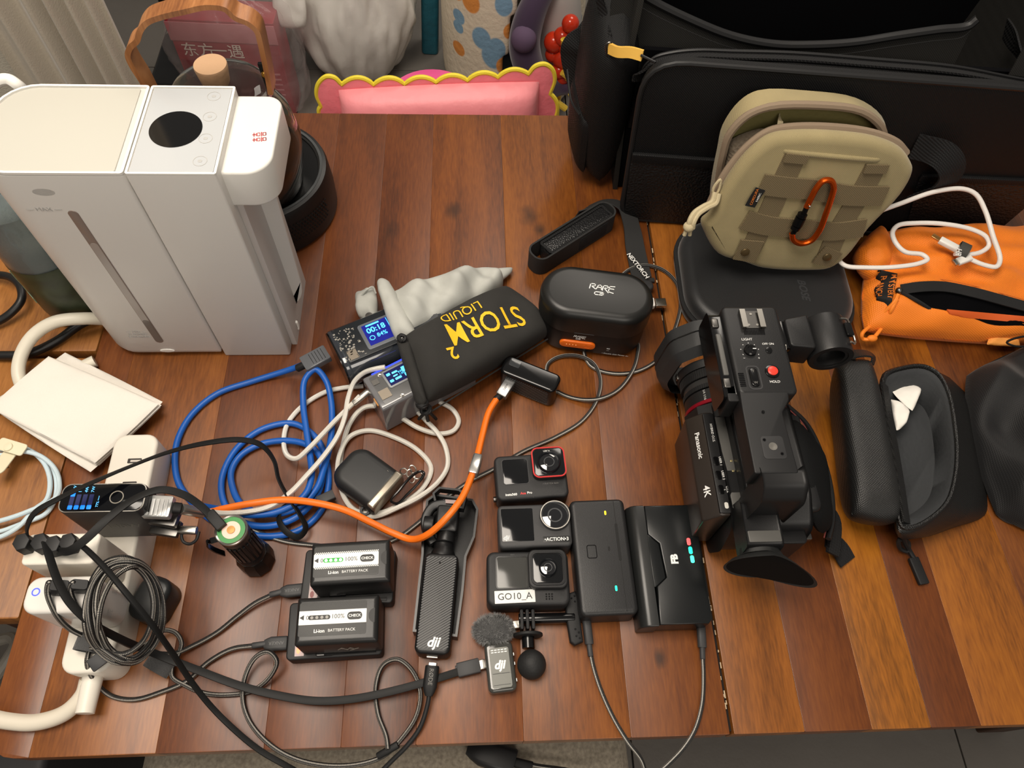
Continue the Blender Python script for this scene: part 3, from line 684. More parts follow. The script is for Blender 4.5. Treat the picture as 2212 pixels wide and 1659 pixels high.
for i in range(15):
    for j in range(6):
        a = math.radians(-62 + i * 2.9 + (j % 2) * 1.45); z = .021 + j * .0048
        mb.add(cyl(.0012, .0006, 6), T3(.0872 * math.cos(a), .0872 * math.sin(a), z) @ Rz(math.degrees(a)) @ Ry(90))
mb.build('vent_holes', mat('vent hole', (2, 2, 2), .9), HT, kind='stuff')
GL = mat('smoky tea glass', (205, 207, 202), .03, trans=1.0, ior=1.3)
TP = thing('glass_teapot', 'glass teapot with wooden lid knob and bent wooden handle on the tea heater', 'teapot', (HX, HY - .02, TT + .0606))
zs = .72
gp = [(r, z * zs) for r, z in [(.001, .0), (.052, .0), (.058, .006), (.066, .05), (.069, .09), (.064, .13), (.054, .155), (.050, .165), (.049, .172)]]
one('glass_body', lathe(gp + [(r - .0025, z + .002) for r, z in reversed(gp)], 56), GL, TP, label='clear glass teapot body')
one('brewed_tea', lathe([(.001, .003), (.053, .003), (.061, .03), (.0635, .05), (.001, .05)], 48), mat('dark tea', (60, 30, 14), .1, trans=.6), TP)
ld = [(r, z - .172 + .172 * zs) for r, z in [(.001, .178), (.040, .178), (.048, .174), (.051, .170), (.051, .176), (.047, .181), (.038, .186), (.001, .187)]]
one('glass_lid', lathe(ld, 56), GL, TP)
one('lid_knob', lathe([(.001, .187), (.0125, .187), (.014, .190), (.0165, .207), (.016, .209), (.012, .2085), (.001, .208)], 36), mat('pale beech wood', (186, 150, 116), .6, bump=('noise', 90, .3)), TP, label='pale wooden lid knob').location = (0, 0, -.172 * (1 - zs))
# bent handle in the plane facing the camera
hw = wood('bent walnut strip', (116, 68, 34), (150, 96, 52), (176, 120, 72), .4, seed=2)
hy = .598
hp = [PY(x, y, hy) for x, y in ((330, 205), (310, 165), (288, 130), (278, 105), (284, 85), (298, 72), (304, 52), (320, 32), (350, 20), (400, 8), (450, -2), (490, 3), (512, 22), (540, 34), (560, 52), (568, 78), (575, 110), (583, 150), (590, 190))]
hpp = cr(hp, 5)
dh = Vector((0, 1, 0))
MB().add(sweep(hpp, [(-.0035, -.010), (-.0035, .010), (.0012, .010), (.0012, -.010)], Vector((0, 1, 0)))).build('wooden_handle', hw, TP, world=True)
for px_, py_ in ((572, 150),):
    a = PY(px_ - 6, py_ - 14, .60); b = PY(px_ + 14, py_ + 42, .60)
    MB().add(ribbon([a, a.lerp(b, .5), b], .008, .0035, Vector((0, 1, 0)))).build('hinge_bracket', BLKG, TP, world=True, label='glossy black handle bracket')
    MB().add(ball(.0035, 12, 8), Matrix.Translation(a.lerp(b, .35) + Vector((0, -.003, 0)))).build('brass_rivet', mat('brass', (190, 140, 60), .25, 1.0), TP, world=True)

# ============================================================ big black equipment bag
NY = mat('black nylon weave', (17, 17, 18), .6, bump=('weave', 240, .8), spec=.3)
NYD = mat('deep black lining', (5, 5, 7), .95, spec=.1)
NYW = mat('black webbing', (26, 26, 27), .7, bump=('weave', 160, 1.0), spec=.3)
MESH = mat('black honeycomb mesh', (14, 14, 15), .5, bump=('vor', 330, 1.0), spec=.5)
PIPE = mat('black cord piping', (24, 24, 25), .5)
byaw = -4.2
bag0 = Vector((.205, .649, TT))
BG = thing('equipment_bag', 'big open black nylon equipment bag standing at the back right of the table', 'bag', tuple(bag0), math.radians(byaw))
Bw, Bh, Bd = .455, .222, .165      # front panel width, height, depth
def fp(name, ol, y0, y1, m, b=.002, parent=BG, **k):  # outline in x,z extruded along -y..+y
    v_, f_ = ext(ol, 0, y1 - y0, b, 0)
    return one(name, (v_, f_), m, parent, Matrix(((1, 0, 0, 0), (0, 0, -1, y1), (0, 1, 0, 0), (0, 0, 0, 1))), **k)
def sh(x, z): return (x - .028 * (z / Bh) * (1 if x < .2 else 0), z)   # left edge leans out to the top
def rpoly(pts, rs, n=6):
    out = []; m_ = len(pts)
    for i in range(m_):
        a, b, c = Vector(pts[i - 1]), Vector(pts[i]), Vector(pts[(i + 1) % m_]); r = rs[i] if isinstance(rs, (list, tuple)) else rs
        u = (a - b).normalized(); w_ = (c - b).normalized(); A = b + u * r; D = b + w_ * r
        for k in range(n + 1): t = k / n; out.append(tuple(A * (1 - t) ** 2 + b * 2 * t * (1 - t) + D * t * t))
    return out
front = rpoly([(-.018, .004), (Bw - .02, .004), (Bw + .02, Bh + .002), (-.030, Bh + .010)], [.03, .02, .012, .045])
fp('front_pocket', front, -.004, .008, NY, .005)
fr3 = [Vector((x, -.003, z)) for x, z in front]
one('front_piping', tube(fr3, .0030, 8, True), PIPE, BG)
_bi = wm(BG).inverted()
def loc(px_, py_, y0, k_=0.0):
    """photo ray met with the plane y = y0 + k*z of the bag's own frame"""
    o_ = _bi @ Vector((0, 0, EYE + TT)); d = _R @ np.array([px_ - _cx, _cy - py_, -_f]); d = _bi.to_3x3() @ Vector(d)
    t_ = (y0 + k_ * o_.z - o_.y) / (d.y - k_ * d.z); return o_ + d * t_
zl = [loc(x, y, .030) for x, y in ((1384, 175), (1392, 150), (1413, 131), (1453, 120), (1507, 115), (1579, 117), (1713, 121), (1893, 135), (2060, 150), (2200, 176), (2290, 190))]
one('zip_tape', ribbon(cr(zl, 5), .020, .002, Vector((0, .2, 1))), NYW, BG)
one('zip_teeth', tube([p + Vector((0, .002, .002)) for p in cr(zl, 5)], .0018, 6), PIPE, BG)
one('pocket_top', strip([[Vector((p.x - .006 * (i == 0), .0, min(Bh + .003, p.z - .006))) for i, p in enumerate(zl)], [Vector((p.x, .015, p.z - .001)) for p in zl], [Vector((p.x, .036, p.z - .0015)) for p in zl], [Vector((p.x, .052, .10)) for p in zl]]), NY, BG)
# mesh pockets with hems and centre webbing straps
mp_ = rpoly([(-.014, .008), (.100, .005), (.130, .103), (-.022, .108)], .006, 2)
fp('mesh_pocket', mp_, -.007, -.0035, MESH, .001)
fp('pocket_hem', rpoly([(-.021, .102), (.128, .097), (.130, .111), (-.022, .114)], .002, 2), -.0085, -.004, NY, .001)
fp('mesh_pocket', rpoly([(.345, .006), (.455, .02), (.47, .105), (.315, .100)], .006, 2), -.007, -.0035, MESH, .001)
fp('pocket_hem', rpoly([(.315, .098), (.468, .102), (.469, .110), (.315, .107)], .002, 2), -.0082, -.004, NY, .001)
one('webbing_strap', ribbon(cr([Vector((.105, -.006, .006)), Vector((.125, -.008, .09)), Vector((.137, -.014, .150)), Vector((.165, -.010, .152))], 6), .028, .002, Vector((0, -1, 0))), NYW, BG)
one('webbing_handle', ribbon(cr([Vector((.285, -.006, .148)), Vector((.312, -.020, .150)), Vector((.330, -.026, .135)), Vector((.335, -.024, .110)), Vector((.325, -.010, .075))], 7), .030, .0022, Vector((.3, -1, .2))), NYW, BG)
# main walls: front collar, left, right, back and floor around a deep cavity
zt = .30
cpx = [(1330, -60), (1370, -25), (1408, 0), (1489, 40), (1579, 76), (1668, 94), (1758, 96), (1848, 90), (1937, 76), (2027, 63), (2090, 55), (2110, 40)]
cl3 = cr([loc(x, y, .030, .22) for x, y in cpx], 5)
low = [Vector((p.x, .030 + .22 * .16, .16)) for p in cl3]
off_ = Vector((0, .006, 0))
one('front_collar', strip([low, cl3, [p + off_ for p in cl3], [p + off_ for p in low]]), mat('black collar cloth', (30, 29, 27), .7, bump=('weave', 240, .6), spec=.3), BG)
one('collar_binding', tube([p + Vector((0, -.001, 0)) for p in cl3], .0045, 8), PIPE, BG)
one('collar_seam', tube([p + Vector((0, -.002, -.012)) for p in cl3], .0008, 5), PIPE, BG)
one('wall_left_side', rings([[Vector((-.025, .05, 0)), Vector((-.019, .05, 0)), Vector((-.026, .05 + Bd + .1, 0)), Vector((-.032, .05 + Bd + .1, 0))], [Vector((-.040, .055, .21)), Vector((-.034, .055, .21)), Vector((-.035, .06 + Bd + .1, .21)), Vector((-.045, .06 + Bd + .1, .21))], [Vector((-.036, .075, .318)), Vector((-.030, .075, .318)), Vector((-.022, .05 + Bd + .1, .33)), Vector((-.030, .05 + Bd + .1, .33))]]), mat('black side panel', (38, 37, 35), .6, bump=('weave', 240, .5), spec=.3), BG)
one('wall_right_side', rings([[Vector((Bw - .01, .05, 0)), Vector((Bw - .004, .05, 0)), Vector((Bw, .05 + Bd + .1, 0)), Vector((Bw - .008, .05 + Bd + .1, 0))], [Vector((Bw + .01, .05, .19)), Vector((Bw + .018, .05, .19)), Vector((Bw + .02, .05 + Bd + .1, .20)), Vector((Bw + .012, .05 + Bd + .1, .20))], [Vector((Bw - .004, .09, .300)), Vector((Bw + .004, .09, .300)), Vector((Bw - .008, .05 + Bd + .1, .33)), Vector((Bw - .016, .05 + Bd + .1, .33))]]), MATS['black side panel'], BG)
one('wall_back_side', box(Bw + .04, .008, .33), NYD, BG, T3(Bw / 2 - .01, .05 + Bd + .1, 0))
one('lining_floor', box(Bw + .01, Bd + .09, .01), NYD, BG, T3(Bw / 2 - .012, .05 + Bd / 2 + .05, .002))
one('front_lining', box(Bw + .03, .006, .2), NYD, BG, T3(Bw / 2 - .008, .0565, .004))
# hook strip on the right inside, left seam
one('velcro_strip', ribbon(cr([Vector((.415, .043, .200)), Vector((.430, .058, .235)), Vector((.432, .075, .282))], 5), .022, .002, Vector((-.2, -1, .2))), mat('black hook tape', (20, 20, 22), .9, bump=('vor', 500, 1)), BG)
one('corner_patch', ribbon([Vector((.385, .0455, .205)), Vector((.39, .066, .262))], .03, .0015, Vector((0, -1, .25))), MATS['black collar cloth'], BG)
# left side pocket with flap pocket, strap and yellow pull
SP = one('side_pocket', pillow([(-.058, .150, .262), (-.044, .035, .205), (-.044, .046, .010), (-.058, .150, .010)], .034, .8, 4, 18, 20, .1, .003, 12, up=(-1, -.15, 0)), NY, BG); fixn(SP)
sp2 = one('slip_pocket', pillow([(-.085, .125, .125), (-.070, .045, .110), (-.066, .05, .022), (-.080, .130, .022)], .012, .5, 5, 12, 12, .1, up=(-1, -.3, 0)), NY, BG); fixn(sp2)
one('pocket_flap_seam', tube(cr([Vector((-.098, .118, .125)), Vector((-.092, .08, .112)), Vector((-.082, .050, .116))], 5), .0014, 6), PIPE, BG)
q = wm(BG).inverted()
def bl(x, y, yy): return q @ PY(x, y, yy)
one('shoulder_strap', ribbon(cr([bl(1290, -20, .74), bl(1306, 40, .735), bl(1314, 80, .715), bl(1316, 100, .71), bl(1316, 118, .71)], 7), .009, .002, Vector((-.4, -1, 0))), NYW, BG)
one('yellow_zip_pull', ribbon(cr([bl(1316, 104, .70), bl(1335, 112, .688), bl(1362, 113, .682), bl(1388, 120, .676)], 6), .011, .0035, Vector((-.1, -1, .3))), mat('yellow webbing', (236, 186, 84), .6, bump=('weave', 500, .6)), BG, label='yellow webbing zip pull')
one('pull_ring', tube(cr([bl(1310, 96, .70), bl(1318, 92, .70), bl(1322, 110, .70), bl(1314, 122, .70)], 4, True), .0012, 6, True), STEELD, BG)
one('pull_cord', tube(cr([bl(1384, 119, .674), bl(1400, 127, .67), bl(1416, 135, .664)], 4), .0014, 6), BLK, BG)
one('strap_end', ribbon(cr([bl(1348, -20, .76), bl(1350, 5, .752), bl(1346, 30, .745)], 4), .022, .002, Vector((-.3, -1, 0))), mat('grey strap end', (92, 88, 82), .7), BG)
one('side_strap', ribbon(cr([bl(1330, 30, .752), bl(1328, 60, .742), bl(1330, 100, .730)], 4), .020, .002, Vector((-.3, -1, 0))), NYW, BG)
one('shoulder_pad', ribbon(cr([bl(1296, 55, .80), bl(1272, 88, .79), bl(1248, 106, .785), bl(1246, 125, .785), bl(1256, 168, .78), bl(1270, 205, .77)], 7), .040, .003, Vector((-.35, -1, .1))), NYW, BG)
one('side_loop', ribbon(cr([bl(1300, 60, .765), bl(1292, 95, .758), bl(1288, 125, .752)], 5), .016, .002, Vector((-.5, -1, 0))), NYW, BG)
one('buckle', rings([[(x, 0, z) for x, z in rr(.018, .010, .003)], [(x, .002, z) for x, z in rr(.018, .010, .003)], [(x, .002, z) for x, z in rr(.014, .006, .002)], [(x, 0, z) for x, z in rr(.014, .006, .002)]], False, True), BLKG, BG, Matrix.Translation(bl(1285, 152, .745)) @ Ry(-55))
one('side_ribbon', ribbon(cr([bl(2172, 62, .80), bl(2196, 100, .76), bl(2216, 150, .72)], 5), .026, .002, Vector((.5, -1, .3))), NYW, BG)

# ============================================================ electronics on the table
def dev(name, label, cat, TL, TR, BR, BL, h, group=None, z=0.0, w_=None, d_=None):
    loc, yaw, w0, d0 = qf(TL, TR, BR, BL, h); loc.z = TT + z
    return thing(name, label, cat, loc, yaw, group), (w_ or w0), (d_ or d0)
BATM = mat('satin black battery shell', (28, 28, 28), .36, bump=('noise', 900, .1))
LAB = mat('charcoal label', (62, 62, 61), .5, bump=('noise', 1500, .4))
LABW = mat('white label band', (228, 228, 224), .45)
LABT = mat('dark label print', (44, 44, 44), .5)
GRN = mat('green lit gauge', (20, 140, 40), .4, emit=(30, 170, 50), es=.5)
LEDW = mat('white lit dot', (240, 255, 235), .4, emit=(230, 255, 225), es=1.6)
LEDD = mat('grey dot', (140, 138, 132), .4)
REDL = mat('red lit lamp', (250, 80, 40), .4, emit=(255, 110, 70), es=3)
CHM = mat('black charger plastic', (24, 24, 25), .5, bump=('noise', 900, .12))
def battery(t, w_, d_, h, lit):
    one('battery_shell', ext(rr(w_, d_, .0022), 0, h, .0045, .0015, 5), BATM, t)
    L0, L1, DD = -w_ * .46, w_ * .355, d_ * .70
    cx_ = (L0 + L1) / 2; wl = L1 - L0; oy = .001
    one('label', rbox(wl, DD, .0002, .0015, .00005), LAB, t, T3(cx_, oy, h - .00002))
    bh = .0115
    one('label_band', box(wl, bh, .0001), LABW, t, T3(cx_, oy + .0012, h + .00019))
    if lit:
        mb = MB()
        for i in range(32):
            for s_ in (-1, 1):
                for j in range(2):
                    mb.add(box(.0010, .0008, .0001), T3(L0 + .0012 + (i + .5 * (j % 2)) * wl / 32.5, oy + .0012 + s_ * (bh / 2 + .0004 + j * .0008), h + .00019))
        mb.build('checker_edge', LABW, t)
    Z = h + .0003
    one('gauge', rbox(.0175 if lit else .0185, .0038, .0001, .0018, .00003), GRN if lit else LABT, t, T3(cx_ - wl * .20, oy + .0012, Z))
    for k in range(4): one('gauge_lamp', ext(circ(.0013, 14), 0, .0001), LEDW if lit else LEDD, t, T3(cx_ - wl * .20 - .0062 + k * .0042, oy + .0012, Z + .0001))
    text('◀ 0', .0048, LABT, t, T3(cx_ - wl * .425, oy + .0012, Z), ex=.00003)
    text('100%', .0052, LABT, t, T3(cx_ + wl * .075, oy + .0014, Z), ex=.00003)
    b_ = one('check_button', rbox(.0125, .0065, .0001, .003, .00003), LABT, t, T3(cx_ + wl * .325, oy + .0014, Z))
    text('CHECK', .0032, WHTM, b_, T3(cx_ + wl * .325, oy + .0014, Z + .0001), ex=.00003, bold=.00006)
    text('Li-ion', .0040, WHTM, t, T3(cx_ - wl * .19, oy - DD * .36, h + .0002), ex=.00003, bold=.0001)
    text('BATTERY PACK', .0033, WHTM, t, T3(cx_ + wl * .14, oy - DD * .355, h + .0002), ex=.00003)
    one('finger_notch', ext([(0, -.006)] + [(-.0052 * math.sin(a), -.006 * math.cos(a)) for a in np.linspace(.15, PI - .15, 14)] + [(0, .006)], 0, .0002)[0:2], mat('notch shade', (14, 14, 14), .5), t, T3(w_ * .455, .002, h + .00001))
def charger(t, w_, d_, h, red):
    one('charger_base', ext(rr(w_, d_, .004), 0, h * .78, .0014, .002), CHM, t)
    one('battery_rail', box(.045, .003, .002), BLKG, t, T3(.014, -d_ / 2 + .0035, h * .78))
    one('release_button', rbox(.016, .005, .0016, .002, .0006), BLKG, t, T3(-.008, -d_ / 2 + .004, h * .78))
    one('warning_label', box(.008, .016, .0001), mat('pale safety label', (190, 170, 168), .5), t, T3(-w_ / 2 + .0115, -d_ / 2 + .011, h * .78 + .00005))
    one('charge_lamp', ext(circ(.0022, 14, .8, 1.4), 0, .0002), REDL if red else mat('dim red lamp', (120, 30, 24), .4), t, T3(-w_ / 2 + .0105, -d_ / 2 + .008, h * .78 + .0002))
    text('CHAR', .0035, mat('red ink', (178, 34, 44)), t, T3(-w_ / 2 + .0105, -d_ / 2 + .0165, h * .78 + .0002) @ Rz(90), ex=.00003)
hc = .024
cA, w_, d_ = dev('battery_charger', 'black battery charger plate under the battery with green gauge', 'charger', (656, 1197), (849, 1189), (855, 1300), (652, 1293), hc * .78, 'camcorder battery chargers')
charger(cA, w_, .050, hc, False)
cB, w2, d2 = dev('battery_charger', 'black battery charger plate with lit red lamp under the battery with grey gauge', 'charger', (624, 1311), (826, 1300), (827, 1403), (619, 1418), hc * .78, 'camcorder battery chargers')
charger(cB, w2, .050, hc, True)
tb_, w3, d3 = dev('camcorder_battery', 'black camcorder battery with chequered white label and lit green gauge', 'battery', (674, 1175), (843, 1163), (839, 1255), (670, 1263), .060, 'camcorder batteries', z=hc * .78 + .0022)
battery(tb_, .0695, .0385, .060 - hc * .78 - .0022, True)
tb_, w3, d3 = dev('camcorder_battery', 'black camcorder battery with plain white band and unlit grey gauge', 'battery', (642, 1292), (818, 1281), (815, 1387), (636, 1394), .060, 'camcorder batteries', z=hc * .78 + .0022)
battery(tb_, .0695, .0400, .060 - hc * .78 - .0022, False)
mk = one('pen_scribble', tube(cr([(-.008, 0, .012), (-.004, 0, .018), (0, 0, .012), (.003, 0, .018), (.006, 0, .012), (.002, 0, .009), (.010, 0, .016)], 5), .00035, 5), mat('pale pen ink', (150, 140, 130), .5), tb_, T3(.006, -.0203, .002))

# flat black charging case
tl_, w_, d_ = dev('battery_case', 'flat matte black charging case with one yellow and one green lamp', 'battery case', (1228, 1081), (1349, 1075), (1379, 1327), (1256, 1331), .030)
one('case_body', ext(rr(w_, d_, .006), 0, .030, .004, .002, 4), mat('grained black plastic', (30, 30, 31), .42, bump=('noise', 1100, .35)), tl_)
one('lid_seam', box(.0005, d_ - .006, .0002), mat('groove black', (5, 5, 5), .7), tl_, T3(w_ * .30, 0, .0299))
one('lid_groove', ext(rr(.0026, .036, .001), 0, .0003), MATS['groove black'], tl_, T3(w_ * .297, .012, .0299))
one('button', rimof(.0095, .0130, .002, .0008, .0004), BLKG, tl_, T3(-w_ * .19, .0035, .0299))
YL = mat('yellow lamp', (240, 200, 40), .3, emit=(255, 215, 40), es=1.2); TL_ = mat('green lamp', (30, 220, 160), .3, emit=(30, 235, 170), es=1.8)
one('status_lamp', ext(rr(.0018, .0042, .0008), 0, .0003), YL, tl_, T3(w_ * .13, d_ * .37, .0298), label='yellow lamp')
one('status_lamp', ext(rr(.0020, .0050, .0009), 0, .0003), TL_, tl_, T3(w_ * .16, -d_ * .285, .0298), label='green lamp')
one('status_lamp', rimof(.0014, .0040, .0006, .0003, .0002), mat('dark lamp rim', (80, 80, 80), .4), tl_, T3(w_ * .12, d_ * .05, .0298), label='unlit lamp')
# dual charger with round spine
fb, w_, d_ = dev('dual_battery_charger', 'semi-gloss black two-slot charger with red and green lamps', 'charger', (1353, 1092), (1499, 1087), (1540, 1350), (1383, 1353), .030)
SG = mat('semi gloss black', (17, 19, 20), .25)
prof = [(-w_ / 2 + .0105 - .0105 * math.cos(a), .017 - .0135 + .0135 * math.sin(a) + .012) for a in np.linspace(0, PI / 2, 8)]
sp_ = [(-w_ / 2, .003)] + prof + [(-w_ / 2 + .0175, .0290), (-w_ / 2 + .0175, .003)]
v_, f_ = ext(sp_[::-1], 0, d_, .0015, .0015)
one('rounded_spine', (v_, f_), mat('satin black spine', (30, 31, 31), .3), fb, Matrix(((1, 0, 0, 0), (0, 0, 1, -d_ / 2), (0, 1, 0, 0), (0, 0, 0, 1))))
x0 = -w_ / 2 + .0178
ol = [(x0, -d_ / 2 + .001), (w_ / 2 - .004, -d_ / 2 + .001), (w_ / 2, -d_ / 2 + .005), (w_ / 2, d_ / 2 - .006), (w_ / 2 - .004, d_ / 2 - .001), (x0 - .0, d_ / 2 - .001), (x0, d_ * .24), (x0 + .010, d_ * .16), (x0 + .012, -d_ * .12), (x0 + .002, -d_ * .19)]
one('slot_cover', ext(ol, .003, .0302, .0012, .002), SG, fb)
one('cover_bay', ext([(x0 - .0006, d_ * .245), (x0 - .0006, -d_ * .195), (x0 + .0014, -d_ * .192), (x0 + .0113, -d_ * .122), (x0 + .0093, d_ * .158)], .003, .0296, .0006), SG, fb)
one('foot_plate', rbox(w_ - .004, d_ - .004, .003, .004, .0005), BLK, fb)
GR_ = [mat('red lamp', (250, 70, 70), .2, emit=(255, 90, 90), es=1.3), TL_, mat('mint lamp', (70, 250, 190), .2, emit=(60, 250, 190), es=2.2)]
pA = P(1495, 1212, .030)
for k in range(3):
    one('status_lamp', ext(rr(.0036, .0072, .0016), 0, .0004, .0002), GR_[k], fb, T3(w_ * .34 + k * .0004, .0195 - k * .0085, .0301), label=('red lamp', 'green lamp', 'mint green lamp')[k])
text('FB', .0088, WHTM, fb, T3(w_ * .10, .003, .0303) @ Rz(90), ex=.00004, bold=.0005, name='logo_mark')

# ------------------------------------------------ action cameras
ACB = mat('black rubberised camera body', (30, 30, 31), .55, bump=('noise', 1400, .4))
def lens_round(t, x, y, z, r, ringm, rim=True):
    o = one('lens_ring', lathe([(.0001, 0), (r, 0), (r, .003), (r * .93, .0042), (r * .86, .0035), (r * .84, .0020), (.0001, .0020)], 44), ringm, t, T3(x, y, z), local=True)
    one('lens_glass', lathe([(.0001, .0021), (r * .82, .0021), (r * .5, .0027), (.0001, .0030)], 40), LENSG, o)
    one('inner_ring', rings([[(q * math.cos(a), q * math.sin(a), zz) for a in np.linspace(0, 2 * PI, 36, endpoint=False)] for q, zz in ((r * .48, .0029), (r * .48, .0032), (r * .40, .0032), (r * .40, .0029))], False, True), mat('lens inner ring', (52, 54, 56), .35), o)
    return o
g3, w_, d_ = dev('action_camera', 'black action camera with white GO10_A sticker, bottom of the stacked column', 'camera', (1052, 1192), (1230, 1190), (1229, 1303), (1052, 1306), .030, 'action cameras')
w_, d_ = .0765, .0505
one('camera_body', ext(rr(w_, d_, .007, 6), 0, .028, .0035, .003, 4), ACB, g3)
one('front_screen', rbox(.0285, .0285, .0006, .002, .0002), mat('hazy screen glass', (64, 64, 62), .14), g3, T3(-w_ * .19, .005, .0278), label='hazy grey front screen')
one('screen_bezel', rimof(.0305, .0305, .003, .0010, .0009), BLKG, g3, T3(-w_ * .19, .005, .0277))
lb = one('lens_block', ext(rr(.036, .036, .0065, 6), 0, .0085, .0015, 0, 3), ACB, g3, T3(w_ * .235, .0065, .0268), local=True)
one('lens_frame', rimof(.0315, .0315, .006, .0018, .0016), mat('black metal ring', (28, 28, 29), .3, .6), lb, T3(w_ * .0, 0, .0084))
one('lens_cover', rbox(.0270, .0270, .0006, .0045, .0002), SCRN, lb, T3(0, 0, .0085))
lens_round(lb, 0, 0, .0088, .0082, mat('lens barrel', (24, 26, 30), .25))
mb = MB()
for i in range(3):
    for j in range(3): mb.add(cyl(.0008, .0003, 10), T3((i - 1) * .0026, (j - 1) * .0022, 0))
o = mb.build('microphone_holes', mat('hole black', (4, 4, 4), .9), g3, kind='stuff'); o.location = (w_ * .245, -.0175, .0281)
st_ = one('sticker', rbox(.0370, .0115, .0002, .0003, .00005), LABW, g3, T3(-w_ * .165, -.0170, .0280) @ Rz(2), label='white name sticker')
text('GO10_A', .0085, LABT, st_, T3(-w_ * .165, -.0170, .0284) @ Rz(2), ex=.00003)
one('record_lamp', rbox(.0045, .0014, .0003, .0006, .0001), LABT, g3, T3(-w_ * .18, .0218, .0279))
mt = thing('ball_mount', 'black camera mount with thumbscrew and rubber ball below the stickered camera', 'mount', P(1143, 1370, 0), 0)
q0 = P(1143, 1370, .012); f0 = lambda x, y, z=0: T3(x, y, z)
for k in (-1, 0, 1): one('mount_prong', rbox(.003, .018, .014, .0014, .0005), BLKM, mt, T3(k * .0052 - .002, .010, .004))
one('thumbscrew_rod', cyl(.0048, .052, 20, .0008), BLKG, mt, T3(-.010, .0115, .011) @ Ry(90))
one('thumbscrew_head', ext([(-.006, -.004), (-.004, -.024), (.000, -.027), (.008, -.024), (.007, -.004), (.008, .012), (.004, .022), (-.002, .020), (-.006, .008)], 0, .007, .002, .001), BLKM, mt, T3(.040, .0135, .0075))
mb = MB()
for k, (x, y) in enumerate(((.000, .015), (.003, .012), (.003, .017), (.0015, -.013), (.0045, -.016), (.002, -.019), (.005, -.021))): mb.add(ball(.0009, 8, 6), T3(x, y, 0))
o = mb.build('grip_dots', BLKG, mt, kind='stuff'); o.location = (.040, .0135, .0146)
one('collar_disc', cyl(.0135, .003, 28, .001), BLKM, mt, T3(-.002, -.002, .0135) @ Rx(90))
one('neck', cyl(.0058, .012, 18), BLKG, mt, T3(-.002, -.003, .0135) @ Rx(90))
q = P(1148, 1425, .0135) - Vector(mt.location)
one('rubber_ball', ball(.0130, 28, 18), mat('black rubber ball', (24, 24, 24), .62, bump=('noise', 500, .3)), mt, T3(q.x, q.y - .004, .0131))

g2, w_, d_ = dev('action_camera', 'dark grey action camera with round silver-rimmed lens, middle of the stacked column', 'camera', (1075, 1093), (1231, 1089), (1233, 1176), (1080, 1183), .030, 'action cameras')
w_, d_ = .0700, .0425
one('camera_body', ext(rr(w_, d_, .005, 6), 0, .030, .0028, .003, 4), mat('dark grey camera body', (54, 54, 55), .55, bump=('noise', 1400, .3)), g2)
one('front_screen', rbox(.0305, .0325, .0005, .0012, .0002), SCRN, g2, T3(-w_ * .235, .001, .0298), label='dark front screen')
text('dji', .0058, WHTM, g2, T3(-w_ * .40, -.0115, .0304), ex=.00003, bold=.0001, shear=.3)
lens_round(g2, w_ * .285, .0085, .0298, .0148, mat('dark grey lens rim', (66, 67, 68), .3, .4))
one('rim_highlight', rings([[(q * math.cos(a), q * math.sin(a), z) for a in np.linspace(0, 2 * PI, 48, endpoint=False)] for q, z in ((.0143, .0338), (.0143, .0343), (.0134, .0343), (.0134, .0338))], False, True), STEEL, g2, T3(w_ * .285, .0085, 0))
pl = one('name_plate', rbox(.0260, .0062, .0004, .001, .0001), BLK, g2, T3(w_ * .285, -.0145, .0298))
text('•ACTION•3', .0046, WHTM, pl, T3(w_ * .285, -.0145, .0303), ex=.00003, bold=.00008)

g1, w_, d_ = dev('action_camera', 'black action camera with red-rimmed square lens, top of the stacked column', 'camera', (1066, 987), (1220, 977), (1226, 1068), (1077, 1078), .028, 'action cameras')
w_, d_ = .0715, .0475
one('camera_body', ext(rr(w_, d_, .006, 6), 0, .027, .003, .003, 4), ACB, g1)
one('front_screen', rbox(.0250, .0265, .0005, .003, .0002), SCRN, g1, T3(-w_ * .215, .0055, .0268), label='dark front screen')
one('screen_bezel', rimof(.0262, .0277, .0035, .0006, .0007), DGR, g1, T3(-w_ * .215, .0055, .0267))
lb = one('lens_block', ext(rr(.0335, .0325, .0065, 6), 0, .0085, .0015, 0, 3), ACB, g1, T3(w_ * .255, .0105, .0255), local=True)
one('red_rim', rimof(.0335, .0325, .0065, .0013, .0014), mat('red anodised rim', (190, 44, 44), .35, .3), lb, T3(0, 0, .0078), label='red lens rim')
one('lens_cover', rbox(.0300, .0290, .0005, .0050, .0002), SCRN, lb, T3(0, 0, .0086))
lens_round(lb, 0, -.001, .0088, .0112, mat('lens barrel', (24, 26, 30)))
text('LEICA', .0026, WHTM, lb, T3(-.001, .0118, .0092), ex=.00003)
text('insta360', .0034, WHTM, g1, T3(-w_ * .30, -.0185, .0271), ex=.00003, bold=.0001)
text('Ace', .0034, mat('red print', (206, 60, 56), .5), g1, T3(-w_ * .135, -.0180, .0271), ex=.00003, bold=.00012)
text('Pro', .0034, WHTM, g1, T3(-w_ * .045, -.0178, .0271), ex=.00003, bold=.00006)
one('groove_seam', box(.0003, .010, .0002), LABT, g1, T3(.0, -.0185, .0270))
text('• 1/1.3" F2.6 16mm', .0020, GRYP, g1, T3(w_ * .26, -.0095, .0271), ex=.00002)
one('side_knob', cyl(.003, .003, 14, .0005), STEELD, g1, T3(-w_ / 2 - .0028, -.016, .010) @ Ry(90))

